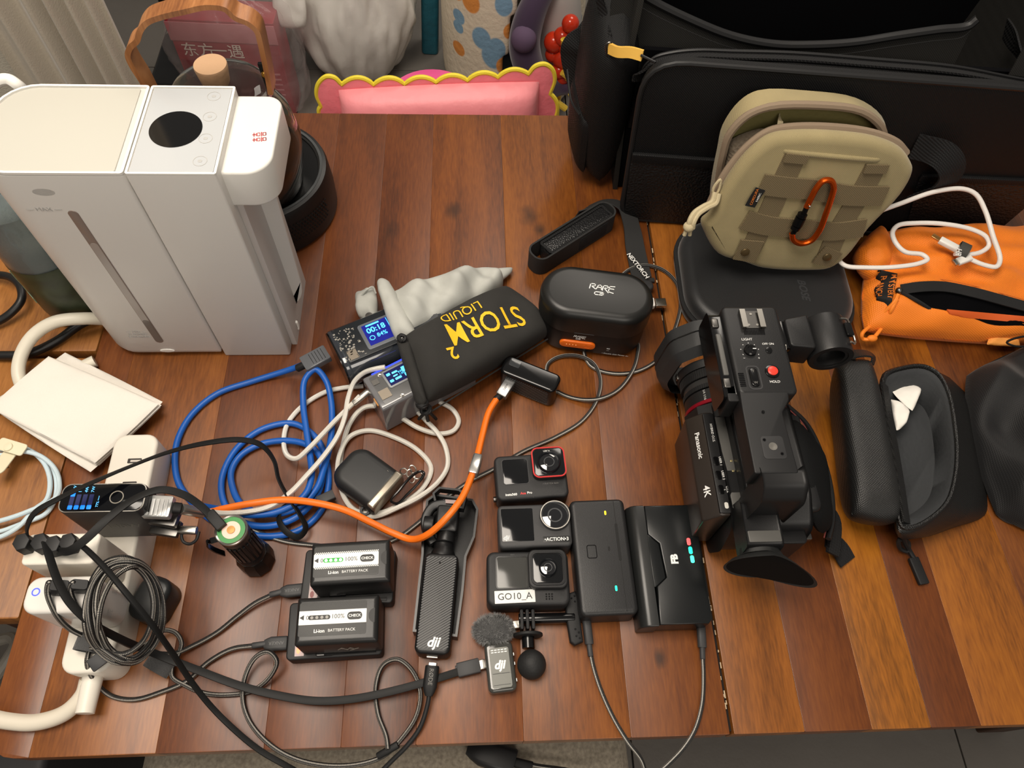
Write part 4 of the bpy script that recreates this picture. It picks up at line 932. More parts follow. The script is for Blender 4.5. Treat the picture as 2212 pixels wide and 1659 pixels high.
# ------------------------------------------------ pocket gimbal camera in its cradle
p1, p2 = P(912, 1420, .028), P(960, 1225, .028)
loc = P(936, 1425, 0); ax = P(958, 1213, 0) - P(936, 1425, 0); yaw = math.atan2(ax.y, ax.x)
gc = thing('gimbal_camera', 'black pocket gimbal camera with ribbed grip and white logo', 'camera', (loc.x, loc.y, TT + .004), yaw - PI / 2)
RIB = mat('ribbed grip', (66, 66, 66), .45)
gl = .090
one('grip_body', ext(rr(.0315, gl, .006, 6), 0, .0250, .003, .003, 4), BLK, gc, T3(0, gl / 2, 0))
mb = MB()
for k in range(44):   # slanted ribs, clipped to the grip face
    y = -.012 + k * .0024
    x0, x1 = -.0138, .0138; y0, y1 = y, y + .019
    lo, hi = .004, gl - .004
    t0 = max(0, (lo - y0) / (y1 - y0)); t1 = min(1, (hi - y0) / (y1 - y0))
    if t1 - t0 < .1: continue
    A = Vector((x0 + (x1 - x0) * t0, y0 + (y1 - y0) * t0, .0252)); B = Vector((x0 + (x1 - x0) * t1, y0 + (y1 - y0) * t1, .0252))
    mb.add(ribbon([A, A.lerp(B, .5), B], .0012, .0008, Vector((0, 0, 1))))
mb.build('grip_ribs', RIB, gc, kind='stuff')
one('microphone_hole', ext(circ(.0009, 10), 0, .0002), mat('hole black', (4, 4, 4)), gc, T3(-.001, gl - .0095, .0257))
text('dji', .0115, WHTM, gc, T3(0, .0095, .0258) @ Rz(3), ex=.00004, bold=.00035, shear=.3)
one('usb_socket', rbox(.010, .0015, .004, .001, .0002), STEEL, gc, T3(0, -.0006, .010))
one('neck', lathe([(.001, 0), (.0115, 0), (.0115, .004), (.0095, .008), (.0095, .014), (.001, .014)], 28), BLK, gc, T3(0, gl - .001, .0125) @ Rx(-90))
arm = cr([Vector((-.010, gl + .012, .014)), Vector((-.017, gl + .022, .015)), Vector((-.020, gl + .034, .017)), Vector((-.014, gl + .047, .018)), Vector((-.002, gl + .051, .018))], 5)
one('gimbal_arm', sweep(arm, [(x, y) for x, y in rr(.009, .010, .002, 3)]), BLK, gc)
one('camera_head', ext(rr(.021, .026, .003, 4), 0, .019, .002, .002), BLK, gc, T3(.0015, gl + .034, .008))
one('roll_motor', cyl(.0088, .016, 24, .001), BLK, gc, T3(.0015, gl + .028, .0175) @ Rx(90))
one('pitch_motor', cyl(.0100, .010, 24, .0012), BLK, gc, T3(-.021, gl + .028, .0165) @ Ry(90))
one('top_clip', rbox(.014, .004, .003, .001, .0004), mat('pinkish grey cap', (160, 140, 136), .4), gc, T3(.002, gl + .052, .020))
cr_ = thing('gimbal_cradle', 'open black protective cradle around the pocket gimbal camera', 'case', (loc.x, loc.y, TT), yaw - PI / 2)
co = [(-.0200, .020), (.0205, .018), (.0225, .060), (.0225, .092), (.0290, .112), (.0300, .140), (.024, .150), (-.014, .153), (-.022, .146), (-.0225, .112), (-.0205, .092)]
ci = inset(co, .0022)
one('cradle_tray', ext(co, 0, .0025, .0005, .001), BLK, cr_)
def wall(o_, i_, z0, z1): return rings([[(x, y, z0) for x, y in o_], [(x, y, z1) for x, y in o_], [(x, y, z1) for x, y in i_], [(x, y, z0) for x, y in i_]], False, True)
one('cradle_wall', wall(co, ci, .002, .017), mat('satin black cradle', (24, 24, 25), .3), cr_)
one('cradle_hood', wall([(-.012 - .0, .138), (.016, .136), (.018, .150), (.010, .156), (-.010, .157), (-.016, .150)], inset([(-.012, .138), (.016, .136), (.018, .150), (.010, .156), (-.010, .157), (-.016, .150)], .002), .015, .026), BLK, cr_)

# ------------------------------------------------ clip-on wireless mic with furry windshield
mc, w_, d_ = dev('wireless_microphone', 'small transparent clip-on microphone transmitter beside the rubber ball', 'microphone', (1045, 1392), (1108, 1382), (1118, 1490), (1053, 1496), .014)
one('clear_shell', ext(rr(.0255, .043, .005, 6), 0, .014, .003, .002, 4), mat('smoky clear plastic', (60, 60, 57), .08, spec=.7), mc)
one('inner_plate', ext(rr(.0175, .034, .002), 0, .0003), mat('grey inner board', (96, 97, 90), .3), mc, T3(0, -.001, .0140))
one('battery_line', box(.015, .0004, .0002), DGR, mc, T3(0, -.006, .0144)); one('battery_line', box(.015, .0003, .0002), DGR, mc, T3(0, -.0155, .0144))
text('dji', .0100, WHTM, mc, T3(-.001, .001, .0144), ex=.00004, bold=.0004, shear=.3)
mb = MB()
for i in range(10): mb.add(box(.0022, .0008, .0002), T3(-.006 + (i % 5) * .003, .012 + (i // 5) * .002, 0))
o = mb.build('printed_marks', WHTM, mc, kind='stuff'); o.location = (0, 0, .0143)
for y in (-.012, .002, .010): one('side_contact', rbox(.0012, .003, .002, .0005, .0003), STEEL, mc, T3(.0134, y, .006))
FUR = mat('grey faux fur', (120, 120, 119), .9, var=(160, .6))
fw = thing('furry_windshield', 'small grey furry windshield above the clip-on microphone', 'windshield', P(1065, 1366, 0), math.radians(4))
one('fur_core', lathe([(.001, .001), (.012, .002), (.0165, .008), (.017, .014), (.012, .019), (.001, .021)], 30), mat('dark fur core', (70, 70, 70), .9), fw, Sc(1.08, .74, 1))
rf = random.Random(3); vs = []; fs = []
for i in range(2600):
    z = rf.uniform(-.35, 1); a = rf.uniform(0, 2 * PI); s_ = math.sqrt(1 - z * z) if abs(z) < 1 else 0
    n_ = Vector((s_ * math.cos(a), s_ * math.sin(a), z)); p = Vector((n_.x * .0165, n_.y * .0115, .011 + n_.z * .0085)); L_ = rf.uniform(.003, .006)
    tip = p + (n_ + Vector((rf.uniform(-.6, .6), rf.uniform(-.6, .6), rf.uniform(-.4, .3)))).normalized() * L_
    if tip.z < .0005: tip.z = .0005
    sd = n_.cross(Vector((rf.uniform(-1, 1), rf.uniform(-1, 1), 1))).normalized() * .00032
    k = len(vs); vs += [p - sd, p + sd, tip]; fs.append((k, k + 1, k + 2))
MB().add((vs, fs)).build('fur', FUR, fw, kind='stuff', flat=True)
one('cold_shoe_pin', rbox(.006, .007, .005, .001, .0005), STEEL, fw, T3(.0215, .003, .006))

# ------------------------------------------------ flashlight
a, b_ = P(555, 1238, .012), P(494, 1150, .088)
fa = thing('flashlight', 'black tactical flashlight standing on its head with glowing green tail button', 'flashlight', (-.2085, .2145, TT), 0)
one('head', lathe([(.001, 0), (.0155, 0), (.0165, .002), (.0165, .020), (.0150, .026), (.0135, .028), (.001, .028)], 10), mat('faceted dark metal', (26, 25, 24), .35, .4), fa, ang=20) if False else None
hd = [[(r * math.cos(2 * PI * i / 10), r * math.sin(2 * PI * i / 10), z) for i in range(10)] for r, z in ((.0150, 0), (.0168, .003), (.0165, .020), (.0140, .027))]
one('head', rings(hd), mat('faceted dark metal', (26, 25, 24), .35, .4), fa, ang=20)
one('body', lathe([(.001, .026), (.0132, .026), (.0132, .034), (.0125, .035), (.0125, .078), (.0135, .080), (.0137, .088), (.001, .088)], 40), BLK, fa)
mb = MB()
for k in range(20): mb.add(rbox(.0012, .0024, .036, .0004, .0002), Rz(k * 18) @ T3(.0128, 0, .038))
mb.build('knurled_grip', BLK, fa)
one('tail_rim', lathe([(.0118, .088), (.0138, .088), (.0138, .0905), (.0130, .0912), (.0118, .0905)], 40, True), STEEL, fa)
one('green_ring', lathe([(.001, .0885), (.0119, .0885), (.0119, .0900), (.001, .0902)], 40), mat('green glow rubber', (46, 128, 60), .4, emit=(40, 150, 60), es=.06), fa, label='green glowing tail cap')
one('pale_ring', ext(circ(.0078, 32), .0901, .0905), mat('pale pink ring', (226, 190, 172), .35, emit=(250, 160, 140), es=.08), fa)
one('centre_contact', lathe([(.0001, .0905), (.0034, .0905), (.0034, .0914), (.0001, .0918)], 24), mat('pale gold contact', (190, 140, 80), .5, .3), fa)
cl = cr([Vector((-.012, -.006, .085)), Vector((-.020, -.009, .0855)), Vector((-.0205, -.0095, .070)), Vector((-.016, -.008, .050))], 5)
one('pocket_clip', ribbon(cl, .005, .0012, Vector((-1, -.3, 0))), BLKG, fa)

# ------------------------------------------------ earbud case in a black cover
ax = P(855, 1040, .02) - P(760, 1060, .02)
eb = thing('earbud_case', 'black rounded earbud case with gold-grey hinge strip and clip ring', 'case', P(795, 1045, 0), math.radians(-38))
el, ew, eh = .060, .048, .024
one('case_body', ext(rr(el, ew, (.004, .016, .016, .004), 8), 0, eh, .009, .008, 6), mat('soft black silicone', (27, 28, 29), .48), eb)
one('hinge_strip', ext(rr(.0085, ew - .003, .002, 3), .003, eh - .0002, .002, .002), mat('champagne grey metal', (150, 142, 128), .32, .7), eb, T3(el / 2 - .0042, 0, .0006), label='champagne grey hinge strip')
one('indicator_slot', rimof(.0035, .0115, .0017, .0008, .0004), mat('champagne grey metal', (150, 142, 128)), eb, T3(el / 2 - .0145, .011, eh - .0006))
lp = rings([[(r * math.cos(a), r * math.sin(a), z) for a in np.linspace(0, 2 * PI, 24, endpoint=False)] for r, z in ((.0052, 0), (.0052, .004), (.0030, .004), (.0030, 0))], False, True)
one('lanyard_loop', lp, MATS['soft black silicone'], eb, T3(el / 2 - .010, -ew / 2 - .001, .006))
kc = thing('key_carabiner', 'tiny black snap hook with silver chain hanging off the earbud case', 'carabiner', P(880, 1060, 0), 0)
kp = cr(PP((845, 1082, .013), (862, 1060, .016), (888, 1030, .017), (908, 1018, .016), (916, 1022, .014), (905, 1042, .012), (880, 1068, .010), (858, 1088, .010)), 5, True)
MB().add(tube(kp, .0014, 8, True)).build('hook_ring', BLKG, kc, world=True)
for k, (x, y, r) in enumerate(((872, 1018, .0035), (884, 1022, .0035), (892, 1014, .004), (902, 1026, .0045), (890, 1034, .004))):
    c0 = P(x, y, .010); pts = [c0 + Matrix.Rotation(k * 1.1, 3, 'Z') @ Vector((r * math.cos(a), r * .7 * math.sin(a), .002 * math.sin(a + k))) for a in np.linspace(0, 2 * PI, 16, endpoint=False)]
    MB().add(tube(pts, .0007, 6, True)).build('chain_link', STEEL, kc, world=True)

# ------------------------------------------------ small receiver block with orange cable
a, b_ = P(1092, 790, .030), P(1205, 835, .030)
ang_ = math.atan2(b_.y - a.y, b_.x - a.x)
rc = thing('power_adapter', 'small glossy black power block with carbon-textured side beside the printed pouch', 'power adapter', P(1140, 850, 0), ang_)
rc.location = ((P(1075, 838, 0) + P(1192, 880, 0)) / 2) + Vector((-.012 * math.sin(ang_) * -1 * -1, .012 * math.cos(ang_), 0))
one('block_body', ext(rr(.064, .024, .007, 6), 0, .034, .003, .003, 4), BLKG, rc)
mb = MB()
for k in range(30):
    x0 = -.038 + k * .0024; pts = []
    A = Vector((x0, 0, .004)); B = Vector((x0 + .016, 0, .029)); lo, hi = -.025, .025
    t0 = max(0, (lo - A.x) / .016); t1 = min(1, (hi - A.x) / .016)
    if t1 - t0 > .08: C0, C1 = A.lerp(B, t0), A.lerp(B, t1); mb.add(ribbon([C0, C0.lerp(C1, .5), C1], .0012, .0006, Vector((0, -1, 0))))
o = mb.build('carbon_ribs', mat('dark carbon grey', (58, 58, 58), .35), rc, kind='stuff'); o.location = (0, -.0121, 0)
one('display_window', rbox(.012, .008, .0004, .001, .0001), mat('dark window', (50, 52, 54), .1), rc, T3(-.020, .004, .0338))

# ------------------------------------------------ oval hard case with orange button
rq = thing('hard_oval_case', 'oval black hard case with white angular lettering and an orange button', 'case', (.1330, .4775, TT), math.radians(-9))
cw, cd, chh = .123, .069, .0755
one('case_base', ext(rr(cw - .003, cd - .003, .0325, 14), 0, .042, .001, .008, 4), mat('satin black case shell', (19, 19, 19), .38), rq)
one('case_lid', ext(rr(cw, cd, .0342, 14), .0425, chh, .010, .0005, 7), mat('satin black case lid', (22, 22, 21), .36), rq)
def rare(t, M, s_):   # angular logotype drawn with strokes
    mb = MB()
    def st(pts, wd=.12):
        pts = [Vector((x * s_, y * s_, 0)) for x, y in pts]
        for A, B in zip(pts, pts[1:]):
            d_ = (B - A).normalized() * wd * s_ / 2; mb.add(ribbon([A - d_, A.lerp(B, .5), B + d_], wd * s_, .00016, Vector((0, 0, 1))))
    for k, x in enumerate((-1.55, -.72, .08)):
        y = .42 - k * .05
        if k != 1: st([(x, y - .75), (x + .12, y), (x + .72, y), (x + .66, y - .36), (x + .2, y - .36), (x + .75, y - .78 - (.25 if k == 2 else 0))])
        else: st([(x + .02, y - .70), (x + .30, y - .04), (x + .68, y - .04), (x + .68, y - .70)]); st([(x + .2, y - .42), (x + .66, y - .42)])
    st([(1.62, .34), (.98, .30), (.84, -.55), (1.46, -.72)]); st([(.92, -.06), (1.50, -.08)])
    st([(-.36, -.78), (-.82, -.78), (-.88, -1.22), (-.44, -1.22)]); st([(-.22, -.78), (.28, -.80), (.22, -1.24), (-.26, -1.22)]); st([(-.15, -1.0), (.24, -1.0)])
    o = mb.build('logotype', WHTM, t); o.matrix_basis = M; return o
rare(rq, T3(.004, .006, chh + .0001), .0085)
rare(rq, T3(-.012, -cd / 2 + .0012, .0345) @ Rx(90), .0042)
OB = mat('glossy orange button', (238, 112, 28), .25)
ob = one('orange_button', ext(rr(.040, .012, .006, 8), -.0035, .0022, .0012), OB, rq, T3(-.013, -cd / 2 + .0012, .0205) @ Rx(90), label='orange pill-shaped button')
for k in range(4): one('button_dimple', ball(.0006, 8, 6), mat('orange light dot', (255, 190, 120), .3), ob, T3(-.013 - .012 + k * .0035, -cd / 2 - .0012, .0210))
one('button_ring', rimof(.008, .007, .003, .0006, .0004), OB, ob, T3(-.002, -cd / 2 - .0008, .0205) @ Rx(90))
one('latch', rbox(.022, .0016, .0012, .0004, .0003), DGR, rq, T3(-.008, -cd / 2 + .0005, .0420))
text('• Double click Power on', .0030, WHTM, rq, T3(.031, -cd / 2 + .0010, .0085) @ Rx(90), ex=.00003)
one('status_tick', box(.0035, .0003, .0006), WHTM, rq, T3(.022, -cd / 2 + .0011, .018)); one('status_tick', box(.0030, .0003, .0004), GRYP, rq, T3(.022, -cd / 2 + .0011, .0145))
dg = thing('usb_dongle', 'small white and silver USB plug poking out right of the oval case', 'adapter', P(1415, 668, .0), math.radians(2))
one('plug_shell', rbox(.0125, .011, .0045, .001, .0005), STEEL, dg, T3(.004, 0, .010)); one('plug_body', rbox(.009, .012, .007, .0015, .0008), WHT, dg, T3(-.008, 0, .0085)); one('plug_cap', rbox(.010, .012, .0085, .002, .001), BLK, dg, T3(-.010, 0, 0))
dk = thing('cable_bead', 'small dark grey plastic clip behind the oval case near the strap end', 'clip', P(1400, 630, 0), math.radians(20))
one('bead_body', ext(rr(.022, .014, .006, 5), 0, .013, .003, .002), DGR, dk, T3(-.006, .002, 0))
# ============================================================ power strip and chargers on the left
PS = thing('power_strip', 'white power strip with USB slots lying under the wall chargers at the left', 'power strip', (-.3295, .221, TT), math.radians(.8))
PW = mat('warm white plastic', (226, 220, 208), .42)
one('strip_body', ext(rr(.0420, .222, .012, 6), 0, .040, .003, .0015, 3), PW, PS)
for dy in (.082, .058): one('usb_slot', rbox(.0130, .0050, .0004, .0008, .0001), mat('dark usb slot', (50, 44, 40), .5), PS, T3(.003, dy, .0399)); one('usb_tongue', rbox(.0095, .0020, .0004, .0005, .0001), mat('pale usb tongue', (206, 198, 188), .5), PS, T3(.004, dy - .0003, .0402))
one('cord_grommet', lathe([(.001, 0), (.0085, 0), (.0075, .030), (.001, .030)], 20), PW, PS, T3(-.002, -.1095, .018) @ Rx(90))
sc_ = cr(PP((190, 1468, .018), (180, 1500, .014), (140, 1540, .009), (80, 1560, .0075), (20, 1558, .0075), (-60, 1540, .0075)), 8)
MB().add(tube(sc_, .0068, 14)).build('power_cord', mat('cream cable jacket', (214, 206, 190), .45), PS, world=True)

def chargebrick(name, label, x0, x1, y0, y1, z0, z1, m, r=.008, b=.003, rz=0.0):
    t = thing(name, label, 'charger', ((x0 + x1) / 2, (y0 + y1) / 2, TT + z0), math.radians(rz))
    one('charger_body', ext(rr(x1 - x0, y1 - y0, r, 6), 0, z1 - z0, b, .002, 4), m, t); return t
BK = chargebrick('screen_charger', 'black desktop charger with blue power readout screen and round button', -.350, -.2795, .2270, .2530, .0405, .105, mat('grey black charger shell', (44, 44, 46), .4), .007, .002)
tw, td = .0705, .026
one('glass_face', ext(rr(tw - .002, td - .002, .0065, 6), 0, .0008, .0003), mat('black face glass', (8, 9, 12), .08), BK, T3(0, 0, .0642))
one('silver_rim', rimof(tw - .0006, td - .0006, .007, .0008, .0006), STEEL, BK, T3(0, 0, .0642))
one('round_button', rings([[(q * math.cos(a), q * math.sin(a), z) for a in np.linspace(0, 2 * PI, 32, endpoint=False)] for q, z in ((.0058, 0), (.0058, .0003), (.0050, .0003), (.0050, 0))], False, True), mat('dull champagne ring', (140, 134, 124), .35, .5), BK, T3(.0115, .000, .0650))
BLU = mat('blue lit icon', (10, 100, 220), .4, emit=(10, 110, 230), es=1.5); BLT = mat('pale blue lit text', (80, 170, 240), .4, emit=(90, 180, 245), es=1.3); BDK = mat('dim blue bar', (14, 22, 60), .4, emit=(14, 26, 80), es=.7)
for k in range(4):
    x = -.0250 + k * .0052
    one('port_icon', rbox(.0038, .0036, .0002, .0008, .00005), BLU, BK, T3(x, -.0085, .0650))
    one('level_bar', box(.0036, .0100, .0001), BDK, BK, T3(x, -.0020, .0650))
    text(('45W', '1W', '4W', '7W')[k], .0036, BLT, BK, T3(x, .0075, .0651) @ Rz(90), ex=.00003)
one('level_bar_lit', box(.0036, .0035, .0002), BLU, BK, T3(-.0250, .0030, .0651))
text('77% ••••', .0030, BLT, BK, T3(-.0030, -.0035, .0651) @ Rz(90), ex=.00003)
text('140W', .0120, mat('grey side print', (84, 82, 78), .4), BK, T3(.006, -.0131, .030) @ Rx(90), ex=.00003)
one('port_panel', rbox(.0012, .019, .056, .002, .0004), BLKG, BK, T3(.0352, 0, .004))
W1 = chargebrick('mains_charger', 'white wall charger with four black plugs in it, nearer the black charger', -.3700, -.3115, .1850, .2110, .0405, .100, PW, .004, .002)
W2 = chargebrick('mains_charger', 'glossy white wall charger with a blue lit ring, nearest the table corner', -.3610, -.3030, .1465, .1760, .0405, .098, mat('glossy white plastic', (222, 218, 212), .2), .010, .004)
one('lit_ring', rings([[(q * math.cos(a), q * math.sin(a), z) for a in np.linspace(0, 2 * PI, 28, endpoint=False)] for q, z in ((.0033, 0), (.0033, .0004), (.0023, .0004), (.0023, 0))], False, True), mat('blue lit ring', (60, 70, 240), .3, emit=(70, 80, 250), es=2), W2, T3(-.0200, .0020, .0574), label='blue lit ring')
text('INPUT 100-240V\nOUTPUT 5V 3A\n9V 2A 65W MAX', .0032, GYRT if False else IC, W2, T3(.0288, -.001, .030) @ Rz(90) @ Rx(90), ex=.00003)
# plugs pushed into the chargers
PLG = mat('matte black plug', (24, 24, 25), .5)
def plug(label, p, rz, name='cable_plug', w_=.011, d_=.0085, h=.014, group='plugs in the wall chargers'):
    pass
def cable(name, label, pts, r, m, cat='cable', group=None, n=10, per=8, parts=()):
    """cable as one thing: jacket plus its plugs"""
    q = cr(PP(*pts), per); base = min(q, key=lambda v: v.z)
    t = thing(name, label, cat, (q[0].x, q[0].y, TT), 0, group)
    MB().add(tube(q, r, n)).build('jacket', m, t, world=True)
    return t, q
def flat(name, label, pts, w_, th, m, ups, cat='cable', group=None, per=8, tw=None):
    q = cr(PP(*pts), per); N_ = len(q)
    U = cr([Vector(u) for u in ups], max(1, N_))[:] if len(ups) > 2 else None
    if U: U = [U[min(len(U) - 1, int(i / (N_ - 1) * (len(U) - 1)))] for i in range(N_)]
    else: U = Vector(ups[0])
    t = thing(name, label, cat, (q[0].x, q[0].y, TT), 0, group)
    MB().add(sweep(q, rr(w_, th, th * .3, 2), U)).build('jacket', m, t, world=True)
    return t, q
def plugat(t, a, b_, w_, h, m, name='plug', r=.0015, label=None, taper=None, z=None, up=None):
    """box plug lying from point a to point b"""
    a, b_ = Vector(a), Vector(b_); d_ = b_ - a; L_ = d_.length; x = d_.normalized(); u = Vector(up or (0, 0, 1)); u = (u - x * u.dot(x)).normalized(); y = u.cross(x)
    M = Matrix((x, y, u)).transposed().to_4x4(); M.translation = a
    prof = rr(w_, h, min(r, h * .49), 4)
    R = [[(0, px_ * .9, py_ * .9) for px_, py_ in prof], [(L_ * .04, px_, py_) for px_, py_ in prof], [(L_ * .96, px_, py_) for px_, py_ in prof], [(L_, px_ * .92, py_ * .92) for px_, py_ in prof]]
    if taper: R[0] = [(0, px_ * taper, py_ * taper) for px_, py_ in prof]; R.insert(1, [(L_ * .12, px_ * (taper + 1) / 2, py_ * (taper + 1) / 2) for px_, py_ in prof]); R[2] = [(L_ * .3, px_, py_) for px_, py_ in prof]
    o = MB().add(rings(R), M).build(name, m, t, world=True, label=label); return M, L_

BRD = braid('black and silver braid', (12, 12, 13), (176, 170, 160), .0020, .62)
BRF = braid('fine black braid with white flecks', (14, 14, 15), (220, 216, 206), .0018, .62)
BRK = braid('black rope braid', (10, 10, 11), (90, 88, 84), .0022, .5)
WBR = braid('white woven jacket', (206, 202, 192), (232, 228, 220), .0012, .2)
PLT = mat('dark grey rubber plug', (50, 50, 51), .55)
r1 = .0021
# braided cable from lower-left plug to charger A via the hook-and-loop tie
c1, q = cable('braided_cable', 'braided black and silver cable running from the coil to the upper battery charger', [(168, 1268, .106), (158, 1258, .113), (152, 1275, .108), (172, 1320, .102), (210, 1352, .082), (250, 1380, .050), (310, 1405, .018), (372, 1412, .010), (420, 1393, .006), (470, 1365, .005), (510, 1333, .006), (550, 1303, .008), (588, 1284, .009)], r1, BRD)
plugat(c1, P(583, 1285, .009), P(610, 1278, .009), .0055, .0045, PLT, 'strain_relief', .002)
M_, L_ = plugat(c1, P(606, 1279, .009), P(654, 1274, .009), .0120, .0065, PLT, 'plug', .0025, taper=.6)
text('ANKER', .0042, DGR if False else mat('embossed grey', (74, 74, 74), .4), c1, M_ @ T3(L_ * .55, 0, .0034) @ Rz(180), ex=.0001, world=True)
plugat(c1, P(172, 1272, .0985), P(172, 1262, .112), .012, .008, PLG, 'wall_plug', .002, up=(0, 1, 0))
c2, q = cable('braided_cable', 'braided black and silver cable curving along the table front to the lower battery charger', [(118, 1268, .106), (106, 1258, .113), (102, 1280, .107), (118, 1322, .096), (150, 1358, .066), (185, 1380, .048), (192, 1402, .044), (188, 1430, .044), (204, 1470, .020), (240, 1503, .004), (290, 1511, .003), (350, 1494, .003), (405, 1470, .003), (450, 1430, .004), (500, 1402, .007), (550, 1394, .009)], r1, BRD)
plugat(c2, P(545, 1395, .009), P(575, 1391, .009), .0055, .0045, PLT, 'strain_relief', .002)
M_, L_ = plugat(c2, P(571, 1392, .009), P(621, 1389, .009), .0125, .0065, PLT, 'plug', .0025, taper=.6)
text('ANKER', .0042, MATS['embossed grey'], c2, M_ @ T3(L_ * .55, 0, .0034) @ Rz(180), ex=.0001, world=True)
plugat(c2, P(128, 1276, .0985), P(128, 1264, .112), .013, .009, PLG, 'wall_plug', .002, up=(0, 1, 0))
# the tidy coil
cl_, q0 = None, None
pts = []
rnd = random.Random(11)
ctr = P(272, 1322, .05)
loops = [(82, 120, -.22), (70, 112, -.02), (90, 114, .10), (64, 104, -.20), (54, 92, .35), (82, 108, -.05)]
for k, (a_, b2, ph) in enumerate(loops):
    for i in range(12):
        t_ = 2 * PI * i / 12 + PI * .9; f_ = i / 12; nx = loops[min(k + 1, 5)]
        aa = a_ * (1 - f_) + nx[0] * f_; bb_ = b2 * (1 - f_) + nx[1] * f_; rot = ph * (1 - f_) + nx[2] * f_
        x = aa * math.cos(t_); y = bb_ * math.sin(t_); X_ = 272 + x * math.cos(rot) - y * math.sin(rot); Y_ = 1320 + x * math.sin(rot) + y * math.cos(rot)
        hh = .106 - .052 * min(1, max(0, (X_ - 275) / 90)) - .045 * min(1, max(0, (Y_ - 1340) / 70)) + .0012 * k
        pts.append(P(X_, Y_, max(.046, hh)))
co_ = thing('coiled_cable', 'round coil of black and silver braided cable resting on the power strip', 'cable', (ctr.x, ctr.y, TT))
tail = PP((200, 1400, .050), (250, 1414, .046), (300, 1400, .030), (330, 1382, .018), (352, 1362, .014), (378, 1366, .012), (392, 1388, .010), (386, 1412, .008), (372, 1440, .008), (372, 1462, .006), (400, 1480, .003), (440, 1497, .0028), (490, 1501, .0028), (545, 1492, .004), (585, 1460, .012), (598, 1428, .018), (580, 1408, .020), (552, 1420, .016), (530, 1460, .010), (524, 1510, .006), (540, 1560, .004), (585, 1610, .003), (640, 1640, -.002), (710, 1654, -.006), (780, 1650, -.006), (830, 1632, -.004), (872, 1590, .003), (900, 1545, .006), (908, 1495, .010), (890, 1448, .012), (858, 1424, .012), (828, 1436, .010), (812, 1480, .007), (816, 1540, .005), (834, 1590, .004), (838, 1618, .004))
MB().add(tube(cr(pts + tail, 6), r1, 9)).build('jacket', BRD, co_, world=True)
plugat(co_, P(860, 1608, .003), P(816, 1634, -.003), .0062, .0055, BLKM, 'dark_sleeve', .0025)
VEL = mat('grey hook tape', (70, 70, 70), .95, bump=('vor', 700, 1.0), sheen=.3)
v1 = thing('cable_tie', 'grey hook-and-loop tie with square tab pinching the coil over the power strip', 'cable tie', P(205, 1392, .0405), 0)
def cuff(t, c, rx, rz_, w_, yawd, m, name='band'):
    R = Matrix.Rotation(math.radians(yawd), 4, 'Z'); pr_ = [Vector((0, rx * math.cos(a), rz_ + rz_ * math.sin(a))) for a in np.linspace(0, 2 * PI, 20, endpoint=False)]
    pts = [Vector(c) + (R @ p) for p in pr_]; ups = [(R @ Vector((0, math.cos(a), math.sin(a)))) for a in np.linspace(0, 2 * PI, 20, endpoint=False)]
    MB().add(ribbon(pts, w_, .0012, [Vector(u) for u in ups], True)).build(name, m, t, world=True)
cuff(v1, P(198, 1392, .041), .0095, .0065, .014, 80, VEL)
MB().add(rbox(.0135, .0115, .0020, .001, .0005), Matrix.Translation(P(212, 1428, .050)) @ Rz(40) @ Rx(12)).build('square_tab', mat('black rubber tab', (34, 35, 38), .5), v1, world=True)
v2 = thing('cable_tie', 'grey hook-and-loop tie around two cables at the centre of the crossing', 'cable tie', P(355, 1425, 0), 0)
cuff(v2, P(352, 1440, .0005), .0115, .0085, .013, 62, VEL)

# ------------------------------------------------ flat ribbon cables
RBM = mat('matte black ribbon cable', (20, 20, 20), .55, spec=.3)
U_ = (0, 0, 1)
f1, q = flat('ribbon_cable', 'wide flat black cable sweeping across the table front to the clip-on microphone', [(98, 1172, .112), (106, 1200, .116), (125, 1255, .116), (150, 1300, .114), (190, 1340, .104), (250, 1375, .070), (330, 1410, .030), (420, 1445, .020), (520, 1482, .016), (600, 1502, .014), (680, 1514, .012), (760, 1510, .012), (850, 1492, .013), (930, 1470, .012), (1000, 1448, .008)], .0068, .0016, RBM, [(1, .2, .6), (.9, .3, .9), (.3, .2, 1), (0, 0, 1), (0, 0, 1)])
M_, L_ = plugat(f1, P(988, 1449, .007), P(1036, 1437, .007), .0125, .0070, PLT, 'plug', .0012)
plugat(f1, P(1034, 1437, .007), P(1048, 1434, .007), .0085, .0028, STEEL, 'metal_tip', .001)
plugat(f1, P(985, 1450, .007), P(996, 1447, .007), .0090, .0045, PLT, 'strain_relief', .001)
f2, q = flat('ribbon_cable', 'flat black cable arching over the black screen charger to the flashlight', [(122, 1190, .108), (150, 1190, .114), (185, 1165, .118), (235, 1118, .120), (290, 1078, .120), (345, 1058, .116), (395, 1068, .108), (430, 1090, .100), (458, 1116, .094)], .0068, .0014, RBM, [(.2, -.6, .7), (.3, -.4, .9), (-.2, .1, 1), (.3, .1, 1), (.4, .1, .8)])
plugat(f2, P(452, 1108, .0935), P(480, 1140, .0925), .0095, .0062, BLKM, 'plug', .0012)
f3, q = flat('ribbon_cable', 'flat black cable rising past the power strip then looping down to the earbud case', [(60, 1160, .108), (58, 1140, .116), (75, 1108, .124), (125, 1078, .126), (200, 1042, .122), (280, 1008, .112), (360, 978, .098), (440, 958, .082), (520, 950, .066), (565, 962, .054), (592, 995, .042), (602, 1035, .034), (625, 1078, .026), (648, 1112, .020), (660, 1142, .014), (645, 1160, .011), (618, 1148, .012), (602, 1120, .016), (612, 1096, .020), (650, 1086, .020), (690, 1084, .014)], .0062, .0014, RBM, [(-.6, -.3, .6), (-.2, .2, .9), (-.3, .5, .8), (0, .2, 1), (.9, .2, .4), (1, .1, .3), (.4, -.6, .6), (-.5, .2, .6), (0, 0, 1)])
